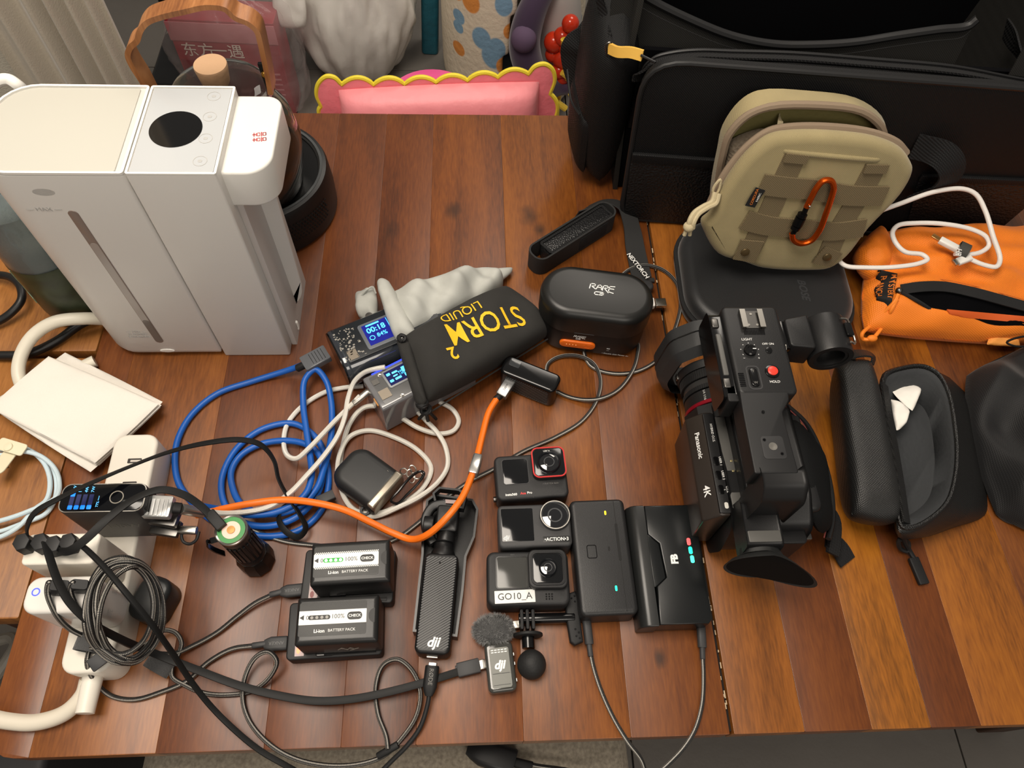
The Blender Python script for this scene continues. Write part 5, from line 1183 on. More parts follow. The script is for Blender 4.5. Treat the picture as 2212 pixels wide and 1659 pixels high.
plugat(f3, P(686, 1084, .0125), P(722, 1068, .0125), .0100, .0062, PLT, 'plug', .0012)
f4, q = flat('ribbon_cable', 'narrow black cable running diagonally off the table front edge', [(168, 1172, .108), (190, 1190, .114), (225, 1225, .116), (270, 1278, .116), (325, 1345, .100), (372, 1410, .070), (410, 1468, .044), (455, 1525, .024), (505, 1575, .014), (560, 1620, .004), (620, 1655, -.004), (700, 1700, -.02)], .0048, .0026, RBM, [(.5, .5, .6), (.4, .3, .9), (.2, .2, 1)])
# hexagonal plugs of these cables in the nearer white charger
for t, (x, y) in ((f3, (62, 1180)), (f1, (100, 1180)), (f2, (128, 1185)), (f4, (160, 1180))):
    c0 = P(x, y, .1005); MB().add(ext(circ(.0068, 6, 1.0, 1.15), 0, .0125, .001), Matrix.Translation(c0) @ Rz(15)).build('wall_plug', PLG, t, world=True, ang=20)
# white cable plug shadowed black cap beside the coil
sp3 = thing('travel_adapter', 'dark oval plastic adapter hidden behind the cable coil on the table', 'adapter', P(335, 1335, 0), math.radians(-20))
one('adapter_body', ext(rr(.030, .040, .012, 6), 0, .030, .005, .002), mat('charcoal plastic', (34, 36, 37), .35), sp3, T3(-.001, .012, 0))

# ------------------------------------------------ rode cable, thin white-flecked leads at right
rd, q = cable('microphone_cable', 'thin round black cable plugged into the bottom of the pocket camera', [(928, 1490, .012), (924, 1520, .010), (908, 1570, .006), (880, 1610, .002), (845, 1645, -.004), (800, 1690, -.01)], .0020, BLKM)
M_, L_ = plugat(rd, P(926, 1504, .012), P(934, 1438, .014), .0125, .0085, BLKM, 'plug', .004, taper=.5)
text('RØDE', .0052, GRYP, rd, M_ @ T3(L_ * .62, 0, .0044) @ Rz(180) @ Rz(0), ex=.0001, world=True)
plugat(rd, P(934, 1441, .014), P(935, 1432, .014), .0080, .0035, STEEL, 'metal_tip', .001)
l1, q = cable('charging_lead', 'black and white flecked lead plugged into the flat matte black case', [(1275, 1405, .008), (1282, 1440, .006), (1298, 1490, .004), (1325, 1550, .003), (1355, 1600, .002), (1385, 1640, -.008), (1398, 1690, -.03)], .0019, BRF)
plugat(l1, P(1276, 1418, .008), P(1272, 1388, .008), .0050, .0045, PLT, 'strain_relief', .002); plugat(l1, P(1273, 1392, .008), P(1267, 1340, .009), .0082, .0062, PLT, 'plug', .0028)
l2, q = cable('charging_lead', 'black and white flecked lead plugged into the two-slot charger', [(1518, 1410, .008), (1520, 1460, .004), (1517, 1520, .003), (1502, 1575, .003), (1480, 1612, .000), (1450, 1645, -.006), (1400, 1690, -.015)], .0019, BRF)
plugat(l2, P(1518, 1424, .008), P(1517, 1395, .008), .0050, .0045, PLT, 'strain_relief', .002); plugat(l2, P(1517, 1399, .008), P(1514, 1350, .009), .0082, .0062, PLT, 'plug', .0028)
l3, q = cable('inline_remote', 'black inline cable remote lying on the tweed chair seat', [(1110, 1640, -.190), (1150, 1652, -.190), (1230, 1664, -.190), (1330, 1690, -.190)], .0022, BRF, cat='remote')
a, b_ = P(1015, 1618, -.16), P(1112, 1652, -.16)
# hang it on the chair: seat top is about -.20
for o in list(l3.children): pass
plugat(l3, P(1010, 1614, -.190), P(1112, 1648, -.190), .028, .014, mat('satin black remote', (30, 30, 31), .4), 'remote_body', .006, taper=.5)
plugat(l3, P(1108, 1646, -.190), P(1150, 1656, -.190), .010, .008, BLKM, 'strain_relief', .003)
l3.location.z = TT - .198
for o in l3.children: 
    for v in o.data.vertices: v.co.z += .198

# ------------------------------------------------ blue, white and orange cables
BLC = mat('blue silicone jacket', (18, 84, 168), .42)
bl_, q = cable('blue_cable', 'thick blue cable coiled in loops between the dispenser and the flashlight', [(668, 782, .020), (630, 797, .010), (547, 823, .0035), (470, 850, .0035), (415, 895, .0035), (386, 945, .0035), (378, 990, .0035), (384, 1038, .0035), (404, 1072, .0035), (450, 1118, .0035), (520, 1150, .0035), (592, 1158, .0035), (651, 1143, .0035), (692, 1105, .0035), (708, 1060, .0035), (706, 1000, .0038), (682, 945, .004), (633, 915, .004), (569, 926, .004), (520, 960, .004), (491, 1001, .004), (478, 1046, .004), (488, 1094, .0045), (522, 1127, .006), (580, 1136, .0085), (640, 1117, .0095), (680, 1077, .0095), (696, 1030, .0095), (690, 985, .0095), (665, 962, .009), (621, 952, .007), (562, 960, .005), (520, 984, .005), (500, 1018, .005), (503, 1055, .006), (522, 1090, .009), (560, 1108, .013), (610, 1108, .015), (652, 1090, .0155), (684, 1055, .0155), (700, 1010, .0155), (712, 965, .014), (717, 915, .012), (715, 865, .014), (704, 822, .018), (681, 798, .020), (659, 820, .018), (655, 870, .014), (662, 930, .014), (670, 985, .016), (673, 1027, .020), (662, 1064, .021), (636, 1088, .021), (590, 1108, .020), (530, 1112, .022), (470, 1100, .040), (425, 1092, .060)], .0033, BLC, n=12)
CLR = mat('clear smoked connector', (92, 94, 98), .12)
a, b_ = P(656, 790, .022), P(708, 762, .024)
M_, L_ = plugat(bl_, a, b_, .0190, .0085, CLR, 'plug', .001)
for k in range(5): MB().add(box(.0006, .014, .0002), M_ @ T3(L_ * (.35 + .12 * k), 0, .0043)).build('segment_line', BLKM, bl_, world=True)
plugat(bl_, P(642, 796, .016), P(660, 787, .022), .0080, .0075, BLKM, 'collar', .003)
wc, q = cable('white_cable', 'white woven cable from the black charger winding up under the transparent power bank', [(425, 1098, .066), (470, 1108, .044), (530, 1106, .028), (580, 1095, .026), (625, 1066, .027), (662, 1028, .028), (702, 982, .026), (730, 940, .024), (745, 900, .022), (752, 860, .022), (765, 825, .030), (785, 806, .040), (810, 797, .050), (832, 793, .052)], .0026, WBR)
wc2, q = cable('white_cable', 'white woven cable looping from the silver plug of the lower transparent power bank', [(778, 855, .026), (762, 872, .022), (728, 905, .018), (695, 940, .024), (668, 968, .024), (642, 990, .020), (622, 985, .014), (613, 958, .006), (620, 918, .0035), (650, 880, .0035), (700, 848, .004), (740, 838, .004), (785, 834, .004)], .0026, WBR)
plugat(wc2, P(763, 872, .022), P(800, 842, .027), .0070, .0062, mat('brushed silver plug', (188, 184, 176), .3, .9), 'plug', .003)
wc3, q = cable('white_cable', 'white woven cable making wide loops around the earbud case', [(950, 868, .003), (978, 885, .003), (991, 910, .003), (980, 930, .004), (950, 937, .006), (905, 925, .008), (860, 898, .010), (818, 878, .012), (785, 881, .012), (757, 912, .008), (741, 962, .004), (734, 1015, .003), (742, 1070, .003), (770, 1104, .003), (820, 1108, .003), (868, 1088, .003), (912, 1056, .003), (931, 1012, .003), (905, 975, .003), (855, 946, .003), (795, 930, .003), (755, 944, .006), (733, 985, .008), (728, 1030, .003)], .0026, WBR)
wc4, q = cable('white_cable', 'white woven cable dropping from the pouch knot round to the earbud case hook', [(872, 850, .004), (892, 878, .005), (920, 908, .010), (945, 935, .012), (962, 965, .008), (967, 1005, .003), (946, 1042, .007), (908, 1072, .008), (860, 1096, .008), (810, 1116, .0035), (775, 1112, .008)], .0026, WBR)
ORC = mat('orange silicone jacket', (236, 112, 22), .45)
oc, q = cable('orange_cable', 'thick orange cable running from the black charger to the small power block', [(425, 1112, .060), (470, 1102, .042), (540, 1088, .030), (610, 1080, .028), (680, 1086, .030), (745, 1102, .028), (800, 1128, .022), (850, 1152, .018), (890, 1165, .020), (925, 1154, .034), (965, 1118, .046), (998, 1075, .046), (1018, 1030, .040), (1030, 990, .034), (1042, 940, .026), (1056, 890, .020), (1074, 860, .018)], .0034, ORC, n=12)
M_, L_ = plugat(oc, P(1021, 1026, .040), P(1033, 986, .034), .0100, .0095, mat('silver collar', (206, 204, 200), .25, .9), 'metal_sleeve', .002, label='silver sleeve')
plugat(oc, P(1070, 864, .018), P(1086, 850, .018), .0072, .007, BLKM, 'strain_relief', .003)
M_, L_ = plugat(oc, P(1082, 856, .019), P(1104, 822, .022), .0120, .0080, mat('gunmetal plug', (120, 120, 120), .3, .8), 'plug', .001)
text('240W', .0034, LABT, oc, M_ @ T3(L_ * .5, 0, .0041) @ Rz(0), ex=.0001, world=True)
# metal-bodied plugs entering the black charger
mp1 = PP((306, 1093, .066), (372, 1096, .066))
plugat(oc, P(322, 1112, .074), P(385, 1122, .074), .016, .0065, STEELD, 'charger_plug', .001)
plugat(wc, P(300, 1094, .090), P(372, 1097, .090), .0195, .0075, mat('white silver plug', (186, 186, 184), .3, .6), 'charger_plug', .001)
a, b_ = P(308, 1094, .0942), P(372, 1097, .0942)
for k in range(5):
    p = a.lerp(b_, .18 + .15 * k); MB().add(rbox(.0028, .0150, .0004, .0004, .0001), Matrix.Translation(p)).build('plug_rib', mat('bright rib', (222, 222, 220), .3, .4), wc, world=True)
plugat(wc, P(374, 1097, .089), P(392, 1099, .087), .0095, .0085, BLKM, 'plug_collar', .003)
plugat(wc, P(390, 1099, .086), P(440, 1108, .060), .0090, .0080, mat('brushed silver plug', (188, 184, 176)), 'silver_sleeve', .003)
plugat(bl_, P(330, 1136, .062), P(388, 1145, .062), .015, .006, STEELD, 'charger_plug', .001)
plugat(bl_, P(386, 1145, .062), P(425, 1146, .062), .0075, .006, STEEL, 'silver_sleeve', .002)
tp = cr(PP((396, 1140, .062), (392, 1155, .060), (396, 1170, .058), (410, 1175, .058), (424, 1166, .060), (430, 1148, .062)), 5)
MB().add(tube(tp, .0014, 8)).build('cap_loop', BLKM, bl_, world=True)
# long rope-braided lead under everything
lb_, q = cable('braided_lead', 'long black and white flecked lead snaking from the flashlight past the oval case', [(515, 1132, .0025), (545, 1142, .0025), (580, 1158, .0028), (620, 1170, .003), (665, 1176, .003), (740, 1182, .003), (800, 1180, .003), (852, 1165, .003), (900, 1132, .003), (950, 1086, .0028), (1010, 1042, .0028), (1068, 1012, .0028), (1130, 975, .0028), (1200, 944, .0028), (1258, 908, .0028), (1290, 862, .003), (1297, 820, .004), (1282, 785, .0055), (1250, 769, .0055), (1210, 770, .0035), (1184, 786, .003), (1182, 812, .003), (1200, 842, .003), (1240, 860, .003), (1290, 862, .0065), (1335, 842, .003), (1364, 805, .0065), (1376, 770, .003), (1376, 740, .003), (1330, 730, .003), (1275, 738, .003), (1262, 757, .003), (1276, 790, .003), (1320, 806, .003), (1375, 802, .003), (1425, 772, .003), (1456, 715, .003), (1470, 655, .003), (1460, 610, .003), (1430, 582, .003), (1392, 573, .0035), (1360, 582, .003), (1335, 602, .003)], .0021, BRF)
# white lead with grey strap on the orange pouch
wl_, q = cable('white_lead', 'white charging lead with a grey strap lying on the orange pouch', [(2062, 530, .078), (2090, 556, .076), (2125, 572, .076), (2152, 576, .078), (2160, 560, .080), (2145, 510, .090), (2128, 455, .100), (2108, 420, .108), (2080, 408, .110), (2020, 414, .106), (1950, 438, .096), (1880, 466, .082), (1838, 500, .070), (1816, 535, .060), (1812, 560, .056), (1826, 574, .056), (1870, 578, .060), (1930, 577, .068), (1985, 569, .074), (2003, 560, .076), (1992, 550, .076), (1955, 544, .076), (1935, 525, .078), (1928, 502, .080), (1940, 487, .082), (1980, 482, .084), (2040, 484, .086), (2100, 496, .086), (2130, 512, .084), (2136, 530, .080), (2118, 545, .077), (2085, 550, .077), (2062, 548, .077)], .0027, mat('white lead jacket', (228, 222, 216), .4), n=12)
plugat(wl_, P(2068, 538, .080), P(2030, 518, .080), .0090, .0065, WHT, 'plug', .002)
plugat(wl_, P(2032, 519, .080), P(2014, 508, .080), .0065, .0022, mat('gold contacts', (200, 150, 90), .3, .8), 'contact_tip', .0006)
plugat(wl_, P(2096, 556, .077), P(2068, 566, .075), .0090, .0060, WHT, 'plug', .002); plugat(wl_, P(2070, 565, .075), P(2060, 568, .075), .008, .0028, STEEL, 'contact_tip', .0008)
cuff(wl_, P(2074, 548, .073), .009, .0065, .011, -35, mat('dark grey strap', (64, 64, 60), .8), 'strap_band')
text('HR', .009, WHTM, wl_, Matrix.Translation(P(2070, 545, .0875)) @ Rz(-115), ex=.0003, world=True)

# ------------------------------------------------ things on the light bench
wcb, q = cable('mains_cable', 'thick white cable curving over the honey slats beside the dispenser', [(235, 690, .012), (180, 688, .030), (120, 695, .035), (75, 722, .030), (48, 762, .022), (40, 805, .014), (52, 840, .008), (80, 870, .006)], .0068, WCB, n=14)
wcb2, q = cable('mains_cable', 'thick white cable running under the napkins to the left frame edge', [(205, 780, .007), (160, 800, .007), (90, 822, .007), (40, 850, .007), (-30, 890, .007)], .0066, WCB, n=14)
bkc, q = cable('mains_lead', 'thick black cord looping on the honey slats at the left edge', [(-40, 596, .010), (0, 594, .012), (28, 602, .016), (45, 622, .018), (46, 648, .016), (28, 672, .012), (0, 692, .008), (-40, 705, .008)], .0045, BLK, n=12)
bkc2, q = cable('mains_lead', 'thick black cord passing under the thick white cable', [(225, 680, .006), (175, 700, .006), (120, 738, .005), (60, 764, .005), (0, 768, .005), (-40, 766, .005)], .0050, BLK, n=12)
LBC = mat('pale blue jacket', (196, 214, 222), .45)
lbp = [(-40, 965, .004), (0, 966, .004), (40, 964, .005), (85, 985, .004), (112, 1010, .003), (122, 1040, .003), (118, 1080, .003), (98, 1110, .003), (50, 1130, .004), (0, 1148, .004), (-40, 1152, .004), (-90, 1100, .004), (-90, 1010, .004), (-40, 975, .009), (20, 972, .010), (60, 972, .009), (95, 1000, .008), (108, 1040, .007), (100, 1080, .007), (75, 1100, .008), (40, 1138, .008), (0, 1160, .007), (-40, 1166, .007), (-100, 1110, .007), (-98, 1000, .007), (-30, 985, .013), (10, 982, .013), (45, 975, .014), (85, 984, .012), (118, 1012, .010), (128, 1040, .006), (120, 1075, .012), (60, 1105, .012), (0, 1125, .010), (-50, 1135, .009)]
lbc, q = cable('pale_blue_cable', 'pale blue cable coiled on the honey slats under the napkins', lbp, .0023, LBC)
PTY = mat('cream silicone strap', (222, 214, 186), .5)
ps_ = thing('silicone_strap', 'cream silicone cable strap with a snap button at the left edge', 'cable tie', P(18, 985, 0), 0)
MB().add(rbox(.014, .040, .002, .0065, .0008), Matrix.Translation(P(14, 992, .0155)) @ Rz(-8) @ Rx(-16)).build('strap_tail', PTY, ps_, world=True)
MB().add(rbox(.030, .013, .002, .003, .0008), Matrix.Translation(P(26, 966, .0175)) @ Rz(-18)).build('strap_band', PTY, ps_, world=True)
MB().add(lathe([(.001, 0), (.0046, 0), (.0042, .0016), (.001, .0022)], 20), Matrix.Translation(P(18, 966, .0195))).build('snap_button', PTY, ps_, world=True)
MB().add(rbox(.006, .0016, .0005, .0006, .0001), Matrix.Translation(P(14, 1010, .0125))).build('slit', mat('brown slit', (120, 84, 52), .7), ps_, world=True)
# water bottle behind the dispenser
bt = thing('water_bottle', 'big clear plastic bottle with green-black label behind the left of the dispenser', 'bottle', (-.4445, .522, TT), 0)
PET = mat('clear bottle plastic', (220, 226, 224), .05, trans=1.0, ior=1.25)
one('bottle_shell', lathe([(.001, .001), (.033, .001), (.038, .005), (.0395, .010), (.038, .016), (.0397, .022), (.0397, .19), (.033, .225), (.016, .250), (.013, .268), (.001, .268)], 48), PET, bt)
LBG = mat('dark olive label', (44, 52, 34), .35, var=(60, .35))
o = one('wrap_label', rings([[(r * math.cos(a), r * math.sin(a), z) for a in np.linspace(0, 2 * PI, 48, endpoint=False)] for r, z in ((.0397, .022), (.0401, .023), (.0401, .098), (.0397, .099))], False), LBG, bt)
GLN = mat('pale green print', (130, 160, 130), .4)
for k, (a0, z0, a1, z1) in enumerate(((190, .09, 215, .06), (215, .06, 222, .035), (195, .07, 225, .045), (230, .095, 205, .04))):
    pts = [Vector((.0403 * math.cos(math.radians(a0 + (a1 - a0) * t)), .0403 * math.sin(math.radians(a0 + (a1 - a0) * t)), z0 + (z1 - z0) * t)) for t in np.linspace(0, 1, 6)]
    MB().add(tube(pts, .0006, 5)).build('label_line', GLN, bt)
one('water', lathe([(.001, .003), (.031, .003), (.036, .008), (.0375, .03), (.0375, .17), (.001, .17)], 40), mat('bubbly water', (190, 202, 206), .15, trans=.7, bump=('noise', 300, 1.0)), bt)
one('cap', cyl(.0155, .018, 24, .002), WHT, bt, T3(0, 0, .268))
# folded paper napkins
NAPM = mat('white tissue paper', (226, 221, 212), .85, bump=('noise', 700, .5))
nl = ['bottom white napkin jutting out at the upper right of the pile', 'white paper napkin with crumpled near corner under the pile', 'white paper napkin second from the top, edge showing at right', 'topmost large white paper napkin of the pile by the dispenser']
nq = [[(140, 760), (354, 868), (215, 1008), (10, 860)], [(108, 770), (350, 880), (196, 1022), (-15, 885)], [(96, 780), (352, 875), (208, 1006), (-20, 882)], [(104, 768), (346, 872), (206, 1002), (-25, 880)]]
for k in range(4):
    z = .0105 + k * .004
    o = MB().add(pillow([P(*c, z) for c in nq[k]], .0026, .7, 14, 30, 30, .03, .0045 if k < 3 else .0020, 26, seed=k * 5)).build('paper_napkin', NAPM, None, world=True, ang=70); fixn(o)
    tag(o, nl[k], 'napkin', 'pile of white paper napkins')
# ============================================================ camcorder
def W(x, y, z): return Vector((x, y, TT + z))
KC = mat('black camcorder shell', (22, 22, 23), .45, bump=('noise', 1200, .25))
KG = mat('grey camcorder panel', (92, 91, 88), .42, .2)
cm = thing('camcorder', 'large black handheld camcorder with top handle and red record button', 'camcorder', (.265, .30, TT))
def kb(name, x0, x1, y0, y1, z0, z1, m, r=.004, b=.002, rz=0, **k):
    return MB().add(rbox(x1 - x0, y1 - y0, z1 - z0, r, b), Matrix.Translation(W((x0 + x1) / 2, (y0 + y1) / 2, z0)) @ Rz(rz)).build(name, m, cm, world=True, **k)
def kp(name, ol, x0, x1, m, b=.002, **k):  # outline in (y,z) extruded along x
    v_, f_ = ext(ol, 0, x1 - x0, b, b)
    return MB().add((v_, f_), Matrix(((0, 0, 1, x0), (1, 0, 0, 0), (0, 1, 0, TT), (0, 0, 0, 1)))).build(name, m, cm, world=True, **k)
kp('main_body', rpoly([(.214, .006), (.205, .040), (.212, .078), (.240, .090), (.330, .088), (.338, .070), (.338, .012), (.325, .002)], .006, 3), .228, .303, KC, .003)
kb('top_plate', .2290, .2390, .226, .318, .0885, .0895, KG, .001, .0003, rz=1)
kb('button_strip', .2175, .2275, .222, .322, .083, .0895, KC, .001, .0006)
for k, y in enumerate((.272, .258, .244)):
    kb('user_button', .2195, .2245, y - .0045, y + .0045, .0893, .0899, BLKG, .0018, .0002)
    text(('USER 1', 'USER 2', 'O.I.S.\n3')[k], .0030, WHTM, cm, Matrix.Translation(W(.2262, y, .0897)) @ Rz(-90), ex=.00003, world=True)
kb('wireless_badge', .2225, .2260, .226, .232, .0893, .0897, mat('pale badge', (200, 198, 190), .5), .0015, .0001)
text('HYBRID O.I.S.', .0032, WHTM, cm, Matrix.Translation(W(.2235, .301, .0898)) @ Rz(-90), ex=.00003, world=True)
for y in (.262, .272): kb('rivet', .2352, .2376, y - .001, y + .001, .0893, .0902, mat('pale brass rivet', (200, 186, 140), .3, .8), .0008, .0003)
# folded side screen with tapered outer face
LO = [(.2165, .0), (.2165, .0895), (.2035, .078), (.2065, .012)]
v_, f_ = ext([(x, z) for x, z in rpoly([(.2275, .014), (.2275, .088), (.2185, .088), (.2045, .074), (.2075, .016)], .002, 2)], 0, .104, .002, .002)
MB().add((v_, f_), Matrix(((1, 0, 0, 0), (0, 0, 1, .220), (0, 1, 0, TT), (0, 0, 0, 1)))).build('side_screen', mat('black screen lid with painted reflection', (42, 36, 32), .3), cm, world=True)  # brown reflection on the lid put into its base colour
a0 = Vector((.2185, 0, .088)); a1 = Vector((.2045, 0, .074)); dn = (a0 - a1).normalized(); nn_ = Vector((-dn.z, 0, dn.x))
mid = (a0 + a1) / 2
ML = Matrix(((0, -dn.x * -1, nn_.x, mid.x), (-1, 0, 0, 0), (0, dn.z, nn_.z, mid.z + TT), (0, 0, 0, 1)))
for s_, y, sz in (('Panasonic', .292, .0068), ('4K', .246, .0095)):
    Mx = ML.copy(); Mx[1][3] = y; Mx.translation += nn_ * .0004
    text(s_, sz, WHTM, cm, Mx, ex=.00005, bold=.0001, world=True)
# lens
LX, LZ = .2465, .058
def ly(pr_, y0, m, name, n=48, **k): return MB().add(lathe(pr_, n), Matrix.Translation(W(LX, y0, LZ)) @ Rx(-90)).build(name, m, cm, world=True, **k)
ly([(.001, 0), (.037, 0), (.037, .016), (.034, .018), (.001, .018)], .318, KC, 'lens_base', 10)
ly([(.0345, 0), (.0350, .0005), (.0350, .0035), (.0345, .004), (.001, .004), (.001, 0)][::-1][::-1], .3355, mat('crimson accent ring', (150, 22, 40), .3, .5), 'red_ring', label='crimson ring')
ly([(.001, 0), (.0335, 0), (.0335, .012), (.0325, .013), (.001, .013)], .3392, KC, 'filter_ring')
mb = MB()
for y0, y1, r_ in ((.3525, .3580, .0335), (.3640, .3745, .0345)):
    mb.add(lathe([(.001, 0), (r_, .0004), (r_, y1 - y0 - .0004), (.001, y1 - y0)], 48), Matrix.Translation(W(LX, y0, LZ)) @ Rx(-90))
    for k in range(90): a_ = 2 * PI * k / 90; mb.add(box(.0010, .0012, y1 - y0 - .001), Matrix.Translation(W(LX, y0 + .0005, LZ)) @ Rx(-90) @ Rz(math.degrees(a_)) @ T3(r_, 0, 0))
mb.build('ribbed_rings', BLKM, cm, world=True, kind='stuff')
ly([(.001, 0), (.0325, 0), (.0325, .006), (.001, .006)], .3580, mat('satin black ring', (48, 48, 48), .3), 'smooth_ring')
ly([(.001, 0), (.036, 0), (.038, .008), (.001, .008)], .3745, KC, 'front_ring')
for k, s_ in enumerate(('25mm WIDE', 'ND FILTER', '1/4 1/16')):
    a_ = math.radians(8 - 24 * k)
    text(s_, .0034, WHTM, cm, Matrix.Translation(W(LX + .0337 * math.sin(a_), .3455, LZ + .0337 * math.cos(a_))) @ Ry(math.degrees(a_)) @ Rz(-90), ex=.00003, world=True)
ho = rpoly([(-.052, -.020), (-.040, -.046), (.030, -.046), (.052, -.025), (.052, .022), (.036, .046), (-.022, .050), (-.046, .030)], .008, 3)
v_, f_ = rings([[(x * s, z * s, y) for x, z in ho] for s, y in ((.82, 0), (.97, .008), (1.0, .014), (1.0, .036), (.93, .036), (.86, .012), (.70, .006))], False)
MB().add((v_, f_), Matrix(((1, 0, 0, LX - .002), (0, 0, 1, .382), (0, 1, 0, LZ + TT), (0, 0, 0, 1)))).build('lens_hood', mat('matte hood plastic', (38, 39, 40), .5, bump=('noise', 900, .2)), cm, world=True, ang=25)
MB().add(rings([[(x * s, z * s, y) for x, z in ho] for s, y in ((1.005, .0225), (1.012, .0230), (1.012, .0236), (1.005, .0241))], False), Matrix(((1, 0, 0, LX - .002), (0, 0, 1, .382), (0, 1, 0, LZ + TT), (0, 0, 0, 1)))).build('hood_seam', BLKG, cm, world=True)
kb('hood_latch', .208, .214, .377, .384, .055, .060, STEELD, .001, .0006)
# handle
kb('front_block', .2300, .2830, .306, .400, .118, .1555, KC, .005, .003, rz=0)
kp('side_frame', rpoly([(.308, .122), (.306, .150), (.395, .150), (.396, .122)], .004, 3), .2175, .2310, mat('glossy dark frame', (16, 16, 17), .15), .002)
kb('frame_bar', .2215, .2265, .328, .372, .146, .1515, KG, .001, .001)
for y in (.384, .320): kb('frame_hinge', .2195, .2265, y - .005, y + .005, .146, .1520, STEELD, .0015, .0015)
kb('rubber_block', .2215, .2320, .302, .318, .120, .150, BLKM, .002, .001)
kp('handle_neck', rpoly([(.385, .070), (.398, .130), (.360, .130), (.345, .118), (.352, .070)], .004, 3), .248, .270, KC, .002)
ol = [(.2310, .312), (.2750, .312), (.2730, .300), (.2645, .288), (.2660, .232), (.2290, .232), (.2300, .290)][::-1]
MB().add(ext(rpoly(ol, .002, 3), 0, .024, .0012, .0012), Matrix.Translation(W(0, 0, .131))).build('grip_bar', mat('matte handle rubber', (20, 20, 21), .5), cm, world=True)
kp('rear_post', rpoly([(.228, .086), (.214, .090), (.213, .140), (.222, .1535), (.236, .1545), (.238, .132), (.232, .126)], .004, 3), .2340, .2715, mat('matte handle rubber', (28, 28, 29)), .003)
sh_ = MB().add(box(.0210, .0190, .0006), Matrix.Translation(W(.2560, .384, .1558))).build('cold_shoe', STEELD, cm, world=True, label='metal accessory shoe')
for s_ in (-1, 1):
    MB().add(box(.0028, .0200, .0030), Matrix.Translation(W(.2560 + s_ * .0092, .384, .1558))).add(box(.0050, .0200, .0008), Matrix.Translation(W(.2560 + s_ * .0082, .384, .1586))).build('shoe_rail', STEEL, cm, world=True)
for x, y in ((-.004, -.006), (.004, -.006), (0, .006)): MB().add(cyl(.0012, .0005, 12), Matrix.Translation(W(.2560 + x, .384 + y, .1564))).build('shoe_screw', STEEL, cm, world=True)
mb = MB()
for k in range(14): mb.add(box(.0007, .0050, .0008), Matrix.Translation(W(.2470 + k * .0014, .3705, .1553)))
mb.build('microphone_grille', BLKG, cm, world=True, kind='stuff')
text('LIGHT', .0036, WHTM, cm, Matrix.Translation(W(.2475, .3625, .1558)), ex=.00003, world=True)
text('OFF ON', .0030, WHTM, cm, Matrix.Translation(W(.2660, .3575, .1558)), ex=.00003, world=True)
text('HOLD', .0034, WHTM, cm, Matrix.Translation(W(.2640, .3180, .1558)), ex=.00003, world=True)
text('−            +', .0034, WHTM, cm, Matrix.Translation(W(.2480, .3425, .1558)), ex=.00003, world=True)
MB().add(lathe([(.001, 0), (.0058, 0), (.0056, .0022), (.0046, .0030), (.0030, .0030), (.0026, .0024), (.001, .0024)], 32), Matrix.Translation(W(.2480, .3505, .1556))).build('light_dial', BLKG, cm, world=True)
MB().add(box(.0030, .0008, .0003), Matrix.Translation(W(.2512, .3508, .1587))).build('dial_pointer', WHTM, cm, world=True)
for k in range(7): a_ = math.radians(-30 + 40 * k); MB().add(cyl(.0004, .0002, 8), Matrix.Translation(W(.2480 + .0082 * math.cos(a_), .3505 + .0082 * math.sin(a_), .1556))).build('dial_tick', WHTM, cm, world=True)
MB().add(ext(circ(.0030, 20, 1, 1.1), 0, .0008, .0003), Matrix.Translation(W(.2655, .3508, .1555))).build('slide_switch', BLKG, cm, world=True)
MB().add(rimof(.0125, .0245, .004, .0014, .0008), Matrix.Translation(W(.2462, .3225, .1550))).build('rocker_rim', DGR, cm, world=True)
MB().add(rbox(.0075, .0185, .0024, .003, .0010), Matrix.Translation(W(.2462, .3225, .1548))).build('zoom_rocker', BLKG, cm, world=True)
text('T', .0034, GRYP, cm, Matrix.Translation(W(.2462, .3280, .1573)), ex=.00003, world=True); text('W', .0034, GRYP, cm, Matrix.Translation(W(.2462, .3165, .1573)), ex=.00003, world=True)
MB().add(lathe([(.001, 0), (.0066, 0), (.0064, .0012), (.0052, .0016), (.001, .0012)], 30), Matrix.Translation(W(.2638, .3285, .1553))).build('record_collar', BLKG, cm, world=True)
MB().add(lathe([(.001, .001), (.0046, .001), (.0045, .0024), (.0035, .0029), (.001, .0029)], 30), Matrix.Translation(W(.2638, .3285, .1553))).build('record_button', mat('red button', (224, 62, 48), .3), cm, world=True, label='round red record button')
mb = MB()
for k in range(8): mb.add(box(.0050, .0007, .0009), Matrix.Translation(W(.2350, .3140 + k * .0018, .1554)))
mb.build('grip_ridges', BLKG, cm, world=True, kind='stuff')
MB().add(rbox(.0195, .0210, .0005, .003, .0002), Matrix.Translation(W(.2495, .2550, .1549))).build('mount_plate', mat('dark mount plate', (40, 40, 41), .5), cm, world=True)
MB().add(lathe([(.001, 0), (.0036, 0), (.0036, .0004), (.0028, .0004), (.001, .0002)], 24), Matrix.Translation(W(.2492, .2558, .1553))).build('screw_thread', STEEL, cm, world=True, label='steel thread hole')
for x, y in ((.2430, .2620), (.2555, .2490), (.2475, .2885)): MB().add(lathe([(.0005, 0), (.0014, 0), (.0014, .0004), (.0008, .0004), (.0005, .0001)], 14), Matrix.Translation(W(x, y, .1553))).build('guide_hole', BLKG, cm, world=True)
kb('cold_panel', .2400, .2560, .238, .312, .0885, .0900, mat('worn grey top panel', (74, 73, 70), .45), .002, .0005)
kp('upper_cowl', rpoly([(.222, .085), (.222, .097), (.245, .102), (.325, .100), (.334, .086)], .003, 3), .2385, .2420, KC, .001)
MB().add(lathe([(.001, 0), (.0100, 0), (.0100, .004), (.0090, .005), (.0075, .004), (.001, .004)], 32), Matrix.Translation(W(.2520, .2410, .0890))).build('rear_dial', BLKG, cm, world=True)
